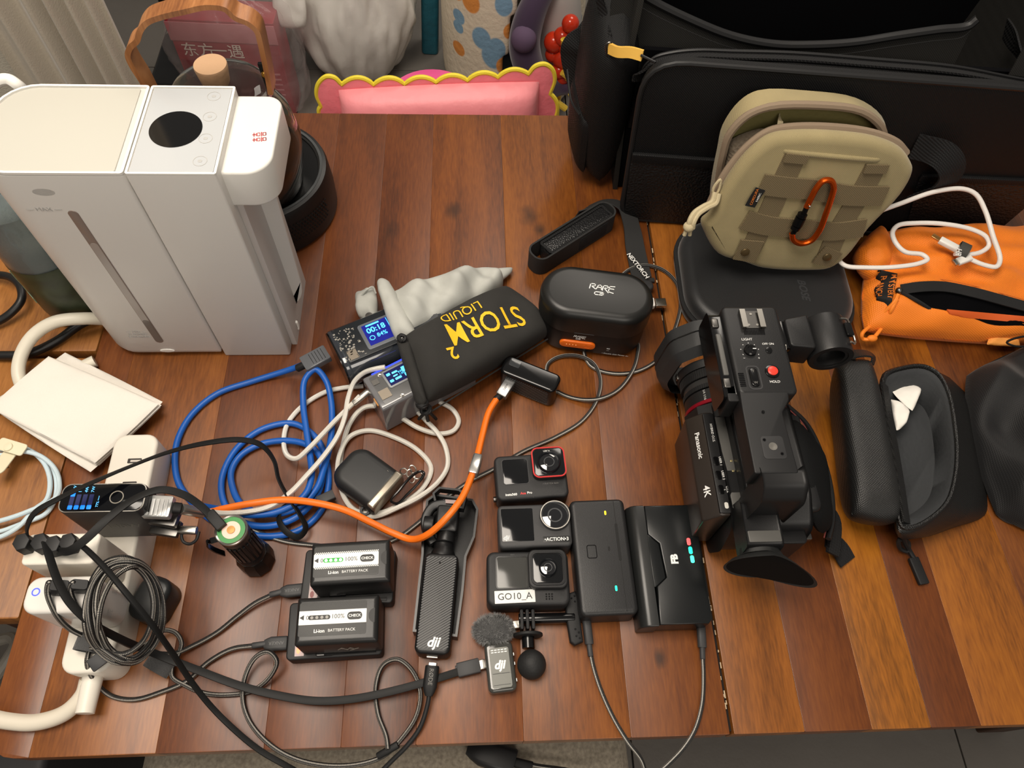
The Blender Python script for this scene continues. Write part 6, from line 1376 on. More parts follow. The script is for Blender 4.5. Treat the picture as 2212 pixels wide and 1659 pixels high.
# microphone holder on the right
MB().add(cyl(.0042, .030, 16, .0005), Matrix.Translation(W(.2920, .364, .135)) @ Rx(-90)).build('hinge_rod', BLKG, cm, world=True)
for y in (.366, .390): MB().add(cyl(.0046, .004, 16), Matrix.Translation(W(.2870, y, .1350)) @ Ry(90)).build('hinge_washer', STEEL, cm, world=True)
kb('hinge_block', .2780, .2880, .362, .392, .118, .146, KC, .003, .002)
RX, RY = .3380, .3800
arm_ = [(.294, .365), (.318, .362), (.318, .400), (.294, .395)]
MB().add(ext(rpoly(arm_[::1], .003, 3), 0, .030, .002, .002), Matrix.Translation(W(0, 0, .112))).build('holder_arm', KC, cm, world=True)
MB().add(lathe([(.0160, -.020), (.0205, -.020), (.0210, -.018), (.0210, .018), (.0205, .020), (.0160, .020)], 48, True), Matrix.Translation(W(RX, RY, .1250)) @ Rx(90) @ Matrix.Identity(4)).build('holder_ring', KC, cm, world=True)
MB().add(lathe([(.0130, -.019), (.0161, -.019), (.0161, .019), (.0130, .019)], 40, True), Matrix.Translation(W(RX, RY, .1250)) @ Rx(90)).build('ring_padding', BLKM, cm, world=True)
lt = [W(.346, RY + .012, .1465), W(.353, RY + .012, .1445), W(.357, RY + .010, .140), W(.357, RY - .012, .140), W(.350, RY - .014, .1455)]
MB().add(tube(cr(lt, 4), .0011, 8)).build('ring_latch', STEEL, cm, world=True, label='steel wire latch')
kb('latch_tab', .3490, .3560, RY - .006, RY + .008, .1405, .1455, BLKG, .001, .001)
# right side: battery, hand strap
kb('grip_body', .300, .318, .226, .330, .004, .080, KC, .008, .006)
kb('side_button', .2925, .2985, .2400, .2465, .0885, .0900, BLKG, .002, .0005)
text('USER 5', .0028, WHTM, cm, Matrix.Translation(W(.291, .2350, .0893)), ex=.00003, world=True)
SO = mat('padded strap fabric', (12, 13, 14), .8, bump=('weave', 300, .5), spec=.2)
o = fixn(MB().add(pillow([(.300, .330, TT + .085), (.349, .300, TT + .040), (.338, .215, TT + .030), (.305, .215, TT + .075)], .012, .6, 4, 20, 20, .35, .0008, 40)).build('hand_strap', SO, cm, world=True))
sp_ = cr([W(.300, .333, .088), W(.327, .318, .069), W(.345, .292, .048), W(.3490, .262, .040), W(.3440, .232, .038), W(.334, .212, .040)], 6)
MB().add(tube(sp_, .0026, 8)).build('strap_piping', BLK, cm, world=True)
MB().add(tube([p + Vector((-.006, .0, .004)) for p in sp_], .0006, 6)).build('red_stitching', mat('dull red thread', (120, 54, 52), .8), cm, world=True, label='dull red stitched line')
MB().add(ribbon(cr([W(.338, .245, .040), W(.350, .234, .030), W(.348, .215, .022), W(.344, .203, .020)], 5), .014, .004, Vector((.5, 0, 1)))).build('strap_loop', NYW, cm, world=True)
MB().add(ribbon(cr([W(.345, .222, .014), W(.358, .214, .008), W(.366, .200, .0025)], 5), .022, .002, Vector((.1, .2, 1)))).build('strap_tail', mat('black hook tape', (20, 20, 22)), cm, world=True)
kb('rear_battery', .262, .300, .199, .214, .012, .070, BLK, .004, .002)
kb('small_port', .303, .311, .207, .213, .050, .056, STEELD, .001, .0006)
# viewfinder and flared eyecup
kp('viewfinder_tube', rpoly([(.186, .078), (.188, .104), (.226, .106), (.228, .082)], .003, 3), .2300, .2620, KC, .002)
kb('viewfinder_band', .2325, .2610, .190, .200, .100, .1056, KG, .001, .0005)
cup = []
for k, (s, ox, oy, oz) in enumerate(((1.0, .2460, .192, .088), (1.15, .2480, .186, .086), (1.75, .2490, .183, .086), (2.25, .2510, .179, .084))):
    ring = []
    for i in range(40):
        a_ = 2 * PI * i / 40; cx2, cz2 = math.cos(a_), math.sin(a_)
        f_ = (s - 1) / 1.35
        x = ox + .0165 * s * cx2 * (1 + .25 * f_ * max(0, cx2)); z = oz + .0125 * (1 + (s - 1) * .62) * cz2 - .012 * f_ * max(0, cx2) ** 1.2
        y = oy - .002 * s - .016 * f_ * max(0, cx2) ** 1.5 + .002 * f_ * cx2 * cx2 * (cx2 < 0) + .0035 * f_ * cz2
        ring.append(W(x, y, max(z, .004)))
    cup.append(ring)
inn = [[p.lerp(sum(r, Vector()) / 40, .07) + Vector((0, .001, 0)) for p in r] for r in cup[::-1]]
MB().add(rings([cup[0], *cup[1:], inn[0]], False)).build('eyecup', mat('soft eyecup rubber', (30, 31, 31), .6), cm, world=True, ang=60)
MB().add(rings(inn + [[p + Vector((0, .012, 0)) for p in inn[-1]]], True)).build('eyecup_hollow', mat('shaded eyecup rubber', (8, 8, 8), .8, spec=.2), cm, world=True, ang=60)  # same rubber as the eyecup; shade of the hollow put into the colour

# ============================================================ soft bags and cases
HB = mat('black hardshell fabric', (20, 21, 23), .45, bump=('noise', 900, .25), sheen=.3)
hcs = thing('headphone_case', 'flat black zip case with rounded corners and faint embossed lettering under the khaki pouch', 'case', (.3455, .540, TT), math.radians(-2))
one('case_base', ext(rr(.202, .172, .056, 12), 0, .014, .002, .006, 4), HB, hcs)
one('case_lid', ext(rr(.198, .168, .055, 12), .017, .034, .014, .001, 7), HB, hcs)
zo = [Vector((x, y, .0155)) for x, y in rr(.202, .172, .056, 10)]
one('zip_band', sweep(zo, [(x, y) for x, y in rr(.005, .004, .001, 2)], closed=True), mat('black zip tape', (24, 24, 25), .8, bump=('weave', 500, 1)), hcs)
text('BOSE', .0125, mat('faint grey lettering', (52, 53, 55), .35), hcs, T3(.037, -.028, .0341) @ Rz(-88), ex=.0001, bold=.0004, shear=.3)

# khaki pouch standing on that case
KH = mat('khaki canvas', (150, 136, 98), .85, bump=('weave', 300, .5), var=(25, .08), sheen=.2)
KHD = mat('olive lining', (112, 104, 60), .85, bump=('noise', 60, .5)); KW = mat('khaki webbing', (112, 98, 72), .8, bump=('weave', 260, .8))
KZ = mat('taupe zip tape', (138, 120, 100), .8, bump=('weave', 900, .8)); KCD = mat('beige cord', (186, 172, 138), .75, bump=('noise', 600, .6))
kpch = thing('khaki_pouch', 'khaki canvas pouch with webbing and open zip standing against the black bag', 'pouch', (.365, .54, TT + .034))
def plane(px_, py_, y0, k_):  # ray against y = y0 + k*(z - TT)
    d = _R @ np.array([px_ - _cx, _cy - py_, -_f]); t_ = (y0 + k_ * EYE) / (d[1] - k_ * d[2]); p = d * t_; return Vector((p[0], p[1], p[2] + EYE + TT))
def shell(name, pts, y0, k_, th, m, b=.006, parent=kpch, per=4, closed=True, bulge=0, **kw):
    q = cr([plane(x, y, y0, k_) for x, y in pts], per, True); n_ = Vector((0, -1, k_)).normalized(); v_ax = Vector((0, k_, 1)).normalized(); o0 = q[0]
    ol_ = [((p - o0).x, (p - o0).dot(v_ax)) for p in q]
    A_ = sum(ol_[i - 1][0] * ol_[i][1] - ol_[i][0] * ol_[i - 1][1] for i in range(len(ol_)))
    if A_ < 0: ol_ = ol_[::-1]
    M = Matrix(((1, 0, 0, 0), (0, v_ax.y, n_.y, 0), (0, v_ax.z, n_.z, 0), (0, 0, 0, 1))); M.translation = o0
    return MB().add(ext(ol_, 0, th, b, b * .5, 5), M).build(name, m, parent, world=True, ang=60, **kw)
BK_ = [(1534, 440), (1536, 390), (1549, 320), (1561, 269), (1598, 217), (1637, 195), (1749, 196), (1848, 211), (1904, 250), (1916, 292), (1922, 350), (1860, 440), (1790, 492), (1640, 500), (1548, 482)]
BI_ = [(1552, 440), (1556, 385), (1566, 320), (1580, 284), (1618, 250), (1668, 233), (1780, 228), (1858, 238), (1892, 266), (1902, 292), (1903, 350), (1850, 430), (1780, 480), (1640, 488), (1560, 470)]
shell('back_panel', BK_, .610, .06, .004, KH, .0015)
# thick rim wall of the back half
qa = cr([plane(x, y, .608, .06) for x, y in BK_], 4, True); qb = cr([plane(x, y, .584, .08) for x, y in BI_], 4, True)
qo = [p + Vector((0, -.022, 0)) for p in qa]; qo = [a.lerp(b, .25) for a, b in zip(qo, qb)]
MB().add(rings([qa, qo, qb, [b + Vector((0, .018, 0)) for b in qb]], False)).build('back_rim', KH, kpch, world=True, ang=70)
MB().add(tube([a.lerp(b, .55) for a, b in zip(qo, qb)], .0042, 8, True)).build('zip_tape', KZ, kpch, world=True)
MB().add(tube([b + Vector((0, -.0015, 0)) for b in qb], .0016, 6, True)).build('zip_teeth', mat('dark zip teeth', (52, 48, 44), .4), kpch, world=True)
shell('lining', BI_, .600, .06, .0015, KHD, .0005)
fixn(MB().add(pillow([plane(1660, 262, .592, .1), plane(1862, 300, .592, .1), plane(1840, 420, .575, .1), plane(1640, 400, .575, .1)], .010, .3, 4, 18, 18, .2, .006, 22, up=(0, -1, .2))).build('inner_divider', KHD, kpch, world=True))
fixn(MB().add(pillow([plane(1572, 300, .588, .1), plane(1655, 270, .588, .1), plane(1650, 380, .575, .1), plane(1560, 400, .575, .1)], .008, .3, 4, 14, 14, .2, .003, 30, up=(0, -1, .2))).build('mesh_divider', mat('taupe mesh', (112, 100, 84), .8, bump=('vor', 300, 1)), kpch, world=True))
MB().add(ribbon([plane(1683, 285, .572, .1), plane(1686, 262, .580, .1), plane(1684, 250, .588, .1)], .006, .001, Vector((0, -1, 0)))).build('divider_edge', KCD, kpch, world=True)
FR_ = [(1552, 404), (1580, 358), (1617, 314), (1659, 284), (1713, 275), (1803, 277), (1884, 288), (1937, 310), (1957, 335), (1963, 356), (1937, 406), (1870, 478), (1822, 540), (1785, 566), (1735, 571), (1640, 566), (1600, 553), (1547, 536), (1518, 492), (1512, 468), (1531, 450)]
fpn = shell('front_panel', FR_, .533, .24, .017, KH, .010)
# gusset between the halves, lower part
fixn(MB().add(pillow([plane(1548, 430, .560, .2), plane(1915, 440, .560, .2), plane(1800, 535, .553, .2), plane(1545, 500, .553, .2)], .016, 1.2, 6, 16, 16, .1, .001, 30, up=(0, -1, .2))).build('gusset', KH, kpch, world=True))
y1_, k1_ = .5155, .24
zr = [(1534, 446), (1556, 400), (1582, 362), (1620, 320), (1662, 292), (1715, 283), (1802, 284), (1880, 295), (1932, 316), (1952, 338)]
MB().add(tube(cr([plane(x, y, .534, .26) for x, y in [(1534, 440), (1556, 394), (1582, 354), (1620, 312), (1662, 284), (1715, 275), (1802, 276), (1880, 287), (1934, 308), (1956, 332)]], 5), .0048, 8)).build('front_zip_tape', KZ, kpch, world=True)
def web(name, pts, w_, off=0.0, m=KW, th=.0022, lab=None):
    return MB().add(ribbon(cr([plane(x, y, y1_ - off, k1_) for x, y in pts], 6), w_, th, Vector((0, -1, k1_)))).build(name, m, kpch, world=True, label=lab)
def wlen(a, b_): return (plane(*a, y1_, k1_) - plane(*b_, y1_, k1_)).length
web('vertical_webbing', [(1720, 332), (1690, 395), (1655, 470), (1618, 545)], .024)
web('vertical_webbing', [(1893, 356), (1858, 420), (1815, 490), (1785, 555)], .024)
web('horizontal_webbing', [(1644, 398), (1700, 405), (1760, 410), (1830, 422), (1912, 424)], .023, .0026)
web('horizontal_webbing', [(1608, 475), (1660, 488), (1730, 494), (1800, 500), (1868, 492)], .023, .0026)
web('folded_tab', [(1724, 334), (1716, 352)], .024, .003); web('folded_tab', [(1897, 356), (1889, 374)], .024, .003)
web('snap_tab', [(1626, 520), (1612, 552), (1606, 563)], .026, .0035); web('snap_tab', [(1802, 540), (1782, 562), (1775, 572)], .024, .0035)
for x, y in ((1610, 545), (1787, 556)):
    p = plane(x, y, y1_ - .006, k1_); MB().add(lathe([(.001, 0), (.0050, 0), (.0045, .0012), (.001, .0018)], 24), Matrix.Translation(p) @ Rx(90 - 14)).build('snap_button', mat('bronze snap', (104, 88, 60), .35, .6), kpch, world=True)
fixn(MB().add(pillow([plane(1690, 322, y1_, k1_), plane(1905, 342, y1_, k1_), plane(1898, 352, y1_, k1_), plane(1692, 334, y1_, k1_)], .003, .2, 3, 20, 6, .1, up=(0, -1, .26))).build('pocket_seam', KH, kpch, world=True))
tg = web('woven_tag', [(1643, 408), (1630, 428), (1620, 446)], .011, .004, mat('black woven tag', (22, 22, 22), .8), .0012)
a, b_ = plane(1626, 444, y1_ - .0065, k1_), plane(1642, 408, y1_ - .0065, k1_); u_ = (b_ - a).normalized(); n_ = Vector((0, -1, k1_)).normalized(); v_ = n_.cross(u_)
Mt = Matrix((u_, v_, n_)).transposed().to_4x4(); Mt.translation = a.lerp(b_, .5) + v_ * .0022
text('CORDURA', .0040, mat('orange woven letters', (220, 120, 40), .7), kpch, Mt, ex=.00005, world=True)
Mt2 = Mt.copy(); Mt2.translation = a.lerp(b_, .5) - v_ * .0024; text('FABRIC', .0032, WHTM, kpch, Mt2, ex=.00005, world=True)
# zip pulls with knotted cord
MB().add(tube(cr([plane(x, y, .522, .26) for x, y in ((1556, 388), (1546, 398), (1540, 412), (1544, 424), (1552, 412), (1556, 398))], 4, True), .0015, 6, True)).build('zip_puller', KCD, kpch, world=True)
cp_ = [plane(1545, 415, .52, .26), plane(1538, 436, .515, .26), plane(1520, 446, .51, .26), plane(1500, 460, .505, .26), plane(1490, 478, .50, .26), plane(1488, 490, .50, .26)]
MB().add(tube(cr(cp_, 6), .0030, 8)).build('pull_cord', KCD, kpch, world=True, label='beige knotted pull cord'); MB().add(tube([p + Vector((.004, -.002, 0)) for p in cr(cp_, 6)], .0026, 8)).build('pull_cord', KCD, kpch, world=True)
MB().add(ball(.0062, 14, 10), Matrix.Translation(cp_[-1]) @ Sc(1, 1, .9)).build('cord_knot', KCD, kpch, world=True)
for dx in (-.003, .003): MB().add(tube([cp_[-1] + Vector((dx * .5, 0, 0)), cp_[-1] + Vector((dx, -.003, -.010))], .0022, 7)).build('cord_end', KCD, kpch, world=True)
# orange carabiner
crb = thing('carabiner', 'orange metal carabiner with black screw gate clipped on the khaki pouch', 'carabiner', plane(1755, 510, .51, .26), 0)
ORM = mat('orange anodised metal', (206, 84, 18), .25, .85)
cpx = [(1742, 448), (1752, 428), (1764, 406), (1778, 391), (1794, 390), (1801, 404), (1795, 430), (1784, 462), (1770, 498), (1752, 520), (1730, 526), (1714, 518), (1711, 504)]
MB().add(tube(cr([plane(x, y, y1_ - .010, k1_) for x, y in cpx], 6), .0032, 10)).build('carabiner_body', ORM, crb, world=True)
MB().add(tube(cr([plane(x, y, y1_ - .010, k1_) for x, y in ((1744, 444), (1736, 462), (1722, 490), (1712, 506))], 4), .0028, 10)).build('gate', mat('black anodised gate', (20, 20, 22), .3, .6), crb, world=True)
for a_, b_, r_ in (((1734, 462), (1731, 468), .0052), ((1730, 470), (1722, 486), .0056), ((1721, 488), (1717, 495), .0050)):
    MB().add(tube([plane(*a_, y1_ - .010, k1_), plane(*b_, y1_ - .010, k1_)], r_, 18)).build('screw_sleeve', MATS['black anodised gate'], crb, world=True)
MB().add(ball(.0014, 10, 8), Matrix.Translation(plane(1749, 446, y1_ - .014, k1_))).build('hinge_pin', STEEL, crb, world=True)

# ------------------------------------------------ orange zip pouch
OF = mat('orange nylon', (236, 126, 22), .6, bump=('weave', 200, .6), var=(18, .05), sheen=.1)
op = thing('orange_pouch', 'orange nylon zip pouch with black zip and woven label at the right edge', 'pouch', (.60, .53, TT))
def wr(u, w_, z, side):
    if side < 0: return z
    z += .0035 * math.sin(9 * u + 5 * w_) * (1 - u * u) + .003 * math.sin(14 * w_ - 6 * u + 1) * (1 - w_ * w_)
    return z
ob_ = fixn(MB().add(pillow([P(1878, 500, .036), P(2330, 490, .040), P(2330, 752, .012), P(1852, 720, .014)], .034, .9, 4.5, 46, 40, .12, .004, 16, seed=3, fn=wr)).build('pouch_body', OF, op, world=True))
o2 = fixn(MB().add(pillow([P(1832, 560, .030), P(1905, 478, .052), P(1945, 560, .045), P(1880, 620, .030)], .020, .9, 3, 20, 20, .3, .005, 40)).build('folded_corner', OF, op, world=True))
bvs = (bvh_of(ob_), bvh_of(o2))
class _B:
    def ray_cast(s, a, b):
        r = [q for q in (k.ray_cast(a, b) for k in bvs) if q[0] is not None]
        return max(r, key=lambda q: q[0].z) if r else (None,)
bv = _B()
def dr(x, y, off=.001, h=.05):
    p = P(x, y, h)
    for _ in range(5):
        r_ = bv.ray_cast(Vector((p.x, p.y, TT + .3)), Vector((0, 0, -1)))
        if r_[0] is None: return P(x, y, .02)
        p = P(x, y, r_[0].z - TT + off)
    return p
up_ = cr([dr(x, y, .0015) for x, y in ((1944, 622), (1985, 616), (2040, 616), (2100, 628), (2160, 644), (2225, 662), (2290, 680))], 6)
lo_ = cr([dr(x, y, .0015) for x, y in ((1946, 632), (1985, 654), (2040, 690), (2090, 712), (2140, 722), (2225, 727), (2290, 728))], 6)
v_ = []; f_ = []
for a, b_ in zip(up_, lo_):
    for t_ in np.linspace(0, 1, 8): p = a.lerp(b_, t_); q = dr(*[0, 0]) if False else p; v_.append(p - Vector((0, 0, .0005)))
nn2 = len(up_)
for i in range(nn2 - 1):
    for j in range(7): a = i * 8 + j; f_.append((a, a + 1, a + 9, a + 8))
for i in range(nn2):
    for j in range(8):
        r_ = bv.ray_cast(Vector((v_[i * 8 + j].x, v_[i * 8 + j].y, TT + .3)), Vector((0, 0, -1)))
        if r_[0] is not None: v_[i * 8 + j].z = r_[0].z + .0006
MB().add((v_, f_)).build('painted_opening', NYD, op, world=True)  # dark sheet on the surface paints the opening's shade, no cavity
ZB = mat('black zip tape', (24, 24, 25))
MB().add(ribbon([p + Vector((0, -.003, .0008)) for p in up_], .012, .0018, Vector((0, -.3, 1)))).build('zip_edge', ZB, op, world=True)
MB().add(tube([p + Vector((0, 0, .0012)) for p in lo_], .0022, 7)).build('zip_edge', ZB, op, world=True)
MB().add(tube([p + Vector((0, .0075, .0005)) for p in up_], .0004, 4)).build('stitch_line', mat('dark orange thread', (176, 84, 18), .7), op, world=True)
def patch(quad, off, n=8, m_=8):
    """thin cloth patch lying on the pouch surface; quad in photo pixels"""
    v = []
    for j in range(m_ + 1):
        for i in range(n + 1):
            a, b_ = i / n, j / m_
            x = quad[0][0] * (1 - a) * (1 - b_) + quad[1][0] * a * (1 - b_) + quad[2][0] * a * b_ + quad[3][0] * (1 - a) * b_
            y = quad[0][1] * (1 - a) * (1 - b_) + quad[1][1] * a * (1 - b_) + quad[2][1] * a * b_ + quad[3][1] * (1 - a) * b_
            v.append(dr(x, y, off))
    W_ = n + 1; f = [(j * W_ + i, (j + 1) * W_ + i, (j + 1) * W_ + i + 1, j * W_ + i + 1) for j in range(m_) for i in range(n)]
    k = len(v); v2 = v + [p - Vector((0, 0, off * .8)) for p in v]; rim = [j * W_ for j in range(m_)] + [m_ * W_ + i for i in range(n)] + [(m_ - j) * W_ + n for j in range(m_)] + [n - i for i in range(n)]
    f += [(a, k + a, k + rim[(q + 1) % len(rim)], rim[(q + 1) % len(rim)]) for q, a in enumerate(rim)]
    return v2, f
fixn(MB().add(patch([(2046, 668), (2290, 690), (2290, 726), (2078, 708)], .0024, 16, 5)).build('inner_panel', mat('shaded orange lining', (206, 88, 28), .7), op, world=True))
LQ = [(1898, 582), (1939, 591), (1924, 664), (1878, 650)]
wl = fixn(MB().add(patch(LQ, .0050, 14, 14)).build('woven_label', mat('black woven label', (20, 20, 20), .8), op, world=True, label='black woven label with orange lettering'))
bl2 = bvh_of(wl)
OW = mat('orange woven letters', (220, 120, 40))
for s_, c0, c1, c2, c3 in (('MYSTERY', (1930, 592), (1914, 658), 0, .0078), ('RANCH', (1908, 596), (1892, 648), 0, .0078)):
    a, b_ = dr(*c0, .003), dr(*c1, .003); an = math.atan2((b_ - a).y, (b_ - a).x); c = (a + b_) / 2
    text(s_, c3, OW, op, Matrix.Translation(Vector((c.x, c.y, TT))) @ Matrix.Rotation(an, 4, 'Z'), ex=0, drape=(bl2, .0006), bold=.0001)
MB().add(tube(cr([dr(1940, 636, .004), dr(1932, 652, .005), dr(1908, 676, .006), dr(1884, 700, .008), P(1862, 722, .022), P(1864, 732, .016), P(1882, 732, .018), dr(1902, 712, .008), dr(1914, 692, .006), dr(1924, 672, .005), dr(1938, 645, .004)], 6), .0022, 8)).build('pull_cord', mat('bright orange cord', (244, 136, 40), .6), op, world=True, label='orange knotted pull cord')
MB().add(ball(.0052, 12, 8), Matrix.Translation(P(1884, 731, .018)) @ Sc(1.2, .8, .8)).build('cord_knot', MATS['bright orange cord'], op, world=True)
MB().add(ball(.0040, 12, 8), Matrix.Translation(dr(1942, 628, .004))).build('zip_slider', STEELD, op, world=True)
fixn(MB().add(pillow([dr(2138, 726, .002), dr(2200, 730, .002), P(2205, 750, .016), P(2130, 745, .016)], .004, .3, 4, 14, 10, .1, .002, 60)).build('grab_tab', mat('pale orange webbing', (240, 160, 76), .7, bump=('weave', 400, 1)), op, world=True))
MB().add(tube(cr(PP((2175, 740, .034), (2195, 730, .036), (2225, 728, .036), (2230, 742, .034), (2195, 748, .034)), 5, True), .0013, 6, True)).build('cord_loop', BLK, op, world=True)

# ------------------------------------------------ black wash bag with open compartment
LE = mat('black coated canvas', (24, 24, 24), .42, bump=('weave', 240, .6), spec=.5)
GI = mat('charcoal lining', (54, 56, 58), .85, bump=('noise', 200, .3))
wb = thing('wash_bag', 'black zipped toiletry-style bag, open on its right side, with white cloth inside', 'bag', (.46, .32, TT))
fixn(MB().add(pillow([P(1800, 782, .052), P(1882, 772, .056), P(1957, 1135, .048), P(1838, 1122, .046)], .016, 2.9, 5, 26, 30, .12, .0015, 14)).build('closed_half', LE, wb, world=True))
opn = [(1912, 812), (1950, 795), (1995, 792), (2025, 808), (2048, 850), (2060, 910), (2066, 980), (2060, 1040), (2045, 1085), (2010, 1120), (1970, 1140), (1948, 1138), (1940, 1080), (1932, 1010), (1920, 940), (1908, 870)]
bas = [(1902, 870), (1950, 842), (2010, 832), (2075, 838), (2098, 880), (2108, 940), (2120, 1010), (2132, 1070), (2128, 1112), (2060, 1140), (1990, 1162), (1940, 1160), (1925, 1080), (1915, 1010), (1905, 940), (1898, 900)]
T_ = cr([P(x, y, .052) for x, y in opn], 4, True); B_ = cr([P(x, y, .0015) for x, y in bas], 4, True)
cc = sum(T_, Vector()) / len(T_); cb_ = sum(B_, Vector()) / len(B_)
midr = [a.lerp(b_, .45) + ((a.lerp(b_, .45) - cc).normalized() * .006) for a, b_ in zip(T_, B_)]
tin = [a.lerp(cc, .035) for a in T_]; tin2 = [a.lerp(Vector((cc.x, cc.y, a.z)), .10) - Vector((0, 0, .004)) for a in T_]
MB().add(rings([[b_.lerp(cb_, .999) for b_ in B_], B_, midr, [a + (a - cc) * .05 - Vector((0, 0, .003)) for a in T_], T_, tin], False)).build('open_half', LE, wb, world=True, ang=70)
MB().add(rings([tin, tin2, [a.lerp(Vector((cb_.x, cb_.y, TT + .012)), .25) - Vector((0, 0, .0)) for a in [Vector((p.x, p.y, TT + .012)) for p in T_]], [Vector((cb_.x, cb_.y, TT + .010))] * len(T_)], False)).build('lining', GI, wb, world=True, ang=70)
MB().add(tube([p + Vector((0, 0, .001)) for p in T_], .0022, 7, True)).build('zip_teeth', mat('black zip coil', (18, 18, 18), .35, bump=('vor', 900, 1)), wb, world=True)
MB().add(ribbon(cr([P(1910, 830, .056), P(1920, 900, .060), P(1935, 980, .060), P(1948, 1060, .058), P(1958, 1130, .054)], 6), .011, .0022, Vector((.7, 0, 1)))).build('hinge_flap', LE, wb, world=True)
MB().add(ribbon(cr([P(1834, 786, .052), P(1838, 768, .060), P(1880, 766, .060), P(1888, 784, .054)], 6), .014, .002, Vector((0, .6, 1)))).build('carry_loop', LE, wb, world=True)
MB().add(tube(cr([P(1950, 1155, .030), P(1955, 1172, .016), P(1965, 1190, .006), P(1978, 1212, .004)], 6), .0024, 8)).build('zip_pull', BLKM, wb, world=True)
MB().add(tube(cr([P(1942, 1166, .020), P(1945, 1185, .008), P(1960, 1190, .006), P(1962, 1172, .012)], 5, True), .0022, 7, True)).build('zip_slider', BLKM, wb, world=True)
plugat(wb, P(1972, 1205, .004), P(1996, 1262, .003), .0105, .0050, BLKM, 'rubber_pull', .0015)
wct = thing('lens_cloth', 'white pinked cleaning cloth inside the open black wash bag', 'cloth', P(1960, 870, .014), 0)
for qd in ([(1924, 846), (1962, 826), (1990, 842), (1972, 892)], [(1922, 858), (1966, 884), (1958, 915), (1936, 934)]):
    fixn(MB().add(pillow([P(x, y, .030) for x, y in qd], .004, .6, 4, 16, 16, .2, .003, 60)).build('cloth_fold', mat('white soft cloth', (234, 230, 222), .85), wct, world=True))

# ------------------------------------------------ limp black bag at the right edge
CL = mat('soft black cloth', (11, 11, 13), .6, bump=('weave', 240, .4), spec=.35, sheen=.15)
def fold(u, w_, z, side):
    if side < 0: return z
    return z + (.016 * (.5 - abs(math.sin(3.1 * u + 2.2 * w_ + .6))) + .010 * (.5 - abs(math.sin(2.6 * w_ - 3.4 * u)))) * (1 - abs(w_) ** 3) * (1 - abs(u) ** 3) + .006 * math.sin(5 * w_ - 7 * u) * (1 - abs(u) ** 4)
lb2 = MB().add(pillow([P(2062, 800, .012), P(2400, 690, .030), P(2400, 1200, .006), P(2140, 1130, .004)], .034, .12, 3.2, 50, 50, .25, .010, 9, seed=7, fn=fold)).build('cloth_bag', CL, None, world=True); fixn(lb2)
tag(lb2, 'limp matte black cloth bag lying flat at the right frame edge', 'bag')

# ------------------------------------------------ power banks in pouches
CLB = mat('smoky transparent shell', (46, 50, 56), .08, spec=.8, coat=.5); CLI = mat('grey transparent shell', (104, 104, 106), .1, spec=.8)
SB = mat('deep blue screen', (6, 14, 90), .3, emit=(10, 24, 150), es=.6); ST = mat('cyan lit digits', (70, 190, 255), .3, emit=(80, 200, 255), es=1.8)
def pbank(name, label, a, b_, yaw, L_, wd, h, m, rad):
    c0 = (a + b_) / 2; ex_ = Vector((math.cos(math.radians(yaw)), math.sin(math.radians(yaw)), 0)); c = c0 + ex_ * L_ / 2
    t = thing(name, label, 'power bank', (c.x, c.y, TT), math.radians(yaw))
    pr_ = rr(wd, h - .001, rad, 6)
    v_, f_ = ext(pr_, 0, L_, .0015, .0015); one('shell', (v_, f_), m, t, Matrix(((0, 0, 1, -L_ / 2), (1, 0, 0, 0), (0, 1, 0, h / 2), (0, 0, 0, 1)))); return t
TA = pbank('power_bank', 'transparent power bank in the grey pouch, blue display showing 00:18 and 84%', P(697, 712, .040), P(757, 806, .040), 27, .120, .066, .046, CLB, .020)
one('end_cap', ext(rr(.064, .043, .019, 6), 0, .002, .0005), BLKG, TA, Matrix(((0, 0, 1, -.0615), (1, 0, 0, 0), (0, 1, 0, .023), (0, 0, 0, 1))))
one('end_band', ext(rr(.0664, .0456, .0205, 6), 0, .0022, .0003), mat('gunmetal edge', (70, 76, 82), .25, .6), TA, Matrix(((0, 0, 1, -.056), (1, 0, 0, 0), (0, 1, 0, .023), (0, 0, 0, 1))))
one('display_frame', rbox(.046, .034, .0016, .003, .0006), mat('display frame grey', (96, 100, 106), .25), TA, T3(-.007, -.002, .0448))
one('display', box(.040, .027, .0003), SB, TA, T3(-.006, -.0015, .0463), label='lit blue display')
Zt = .0468
text('00:18', .0095, ST, TA, T3(-.0125, .0030, Zt), ex=.00004, bold=.00015, world=False); text('84%', .0070, ST, TA, T3(-.0090, -.0060, Zt), ex=.00004)
one('display_line', box(.0004, .026, .0002), ST, TA, T3(.0020, -.0015, Zt - .0002)); one('display_bar', box(.0150, .0018, .0002), ST, TA, T3(-.0140, .0100, Zt - .0002)); text('6', .0100, ST, TA, T3(.0055, -.0070, Zt), ex=.00004)
one('charge_icon', rings([[(q * math.cos(a), q * math.sin(a), z) for a in np.linspace(0, 2 * PI, 20, endpoint=False)] for q, z in ((.0030, 0), (.0030, .0002), (.0024, .0002), (.0024, 0))], False, True), ST, TA, T3(-.0205, -.0065, Zt - .0002))
rnd = random.Random(5); mb = MB()
MB(); mb2 = MB()
for k in range(70): mb.add(box(.0006 + rnd.random() * .002, .0006 + rnd.random() * .0015, .0005), T3(-.056 + rnd.random() * .022, -.022 + rnd.random() * .040, .0458))
for k in range(14): mb2.add(box(.0015 + rnd.random() * .004, .001 + rnd.random() * .002, .0006), T3(-.055 + rnd.random() * .08, -.024 + rnd.random() * .048, .0457))
mb2.v = mb2.v; mb.build('circuit_chips', mat('pale chips', (150, 146, 138), .4), TA, kind='stuff')
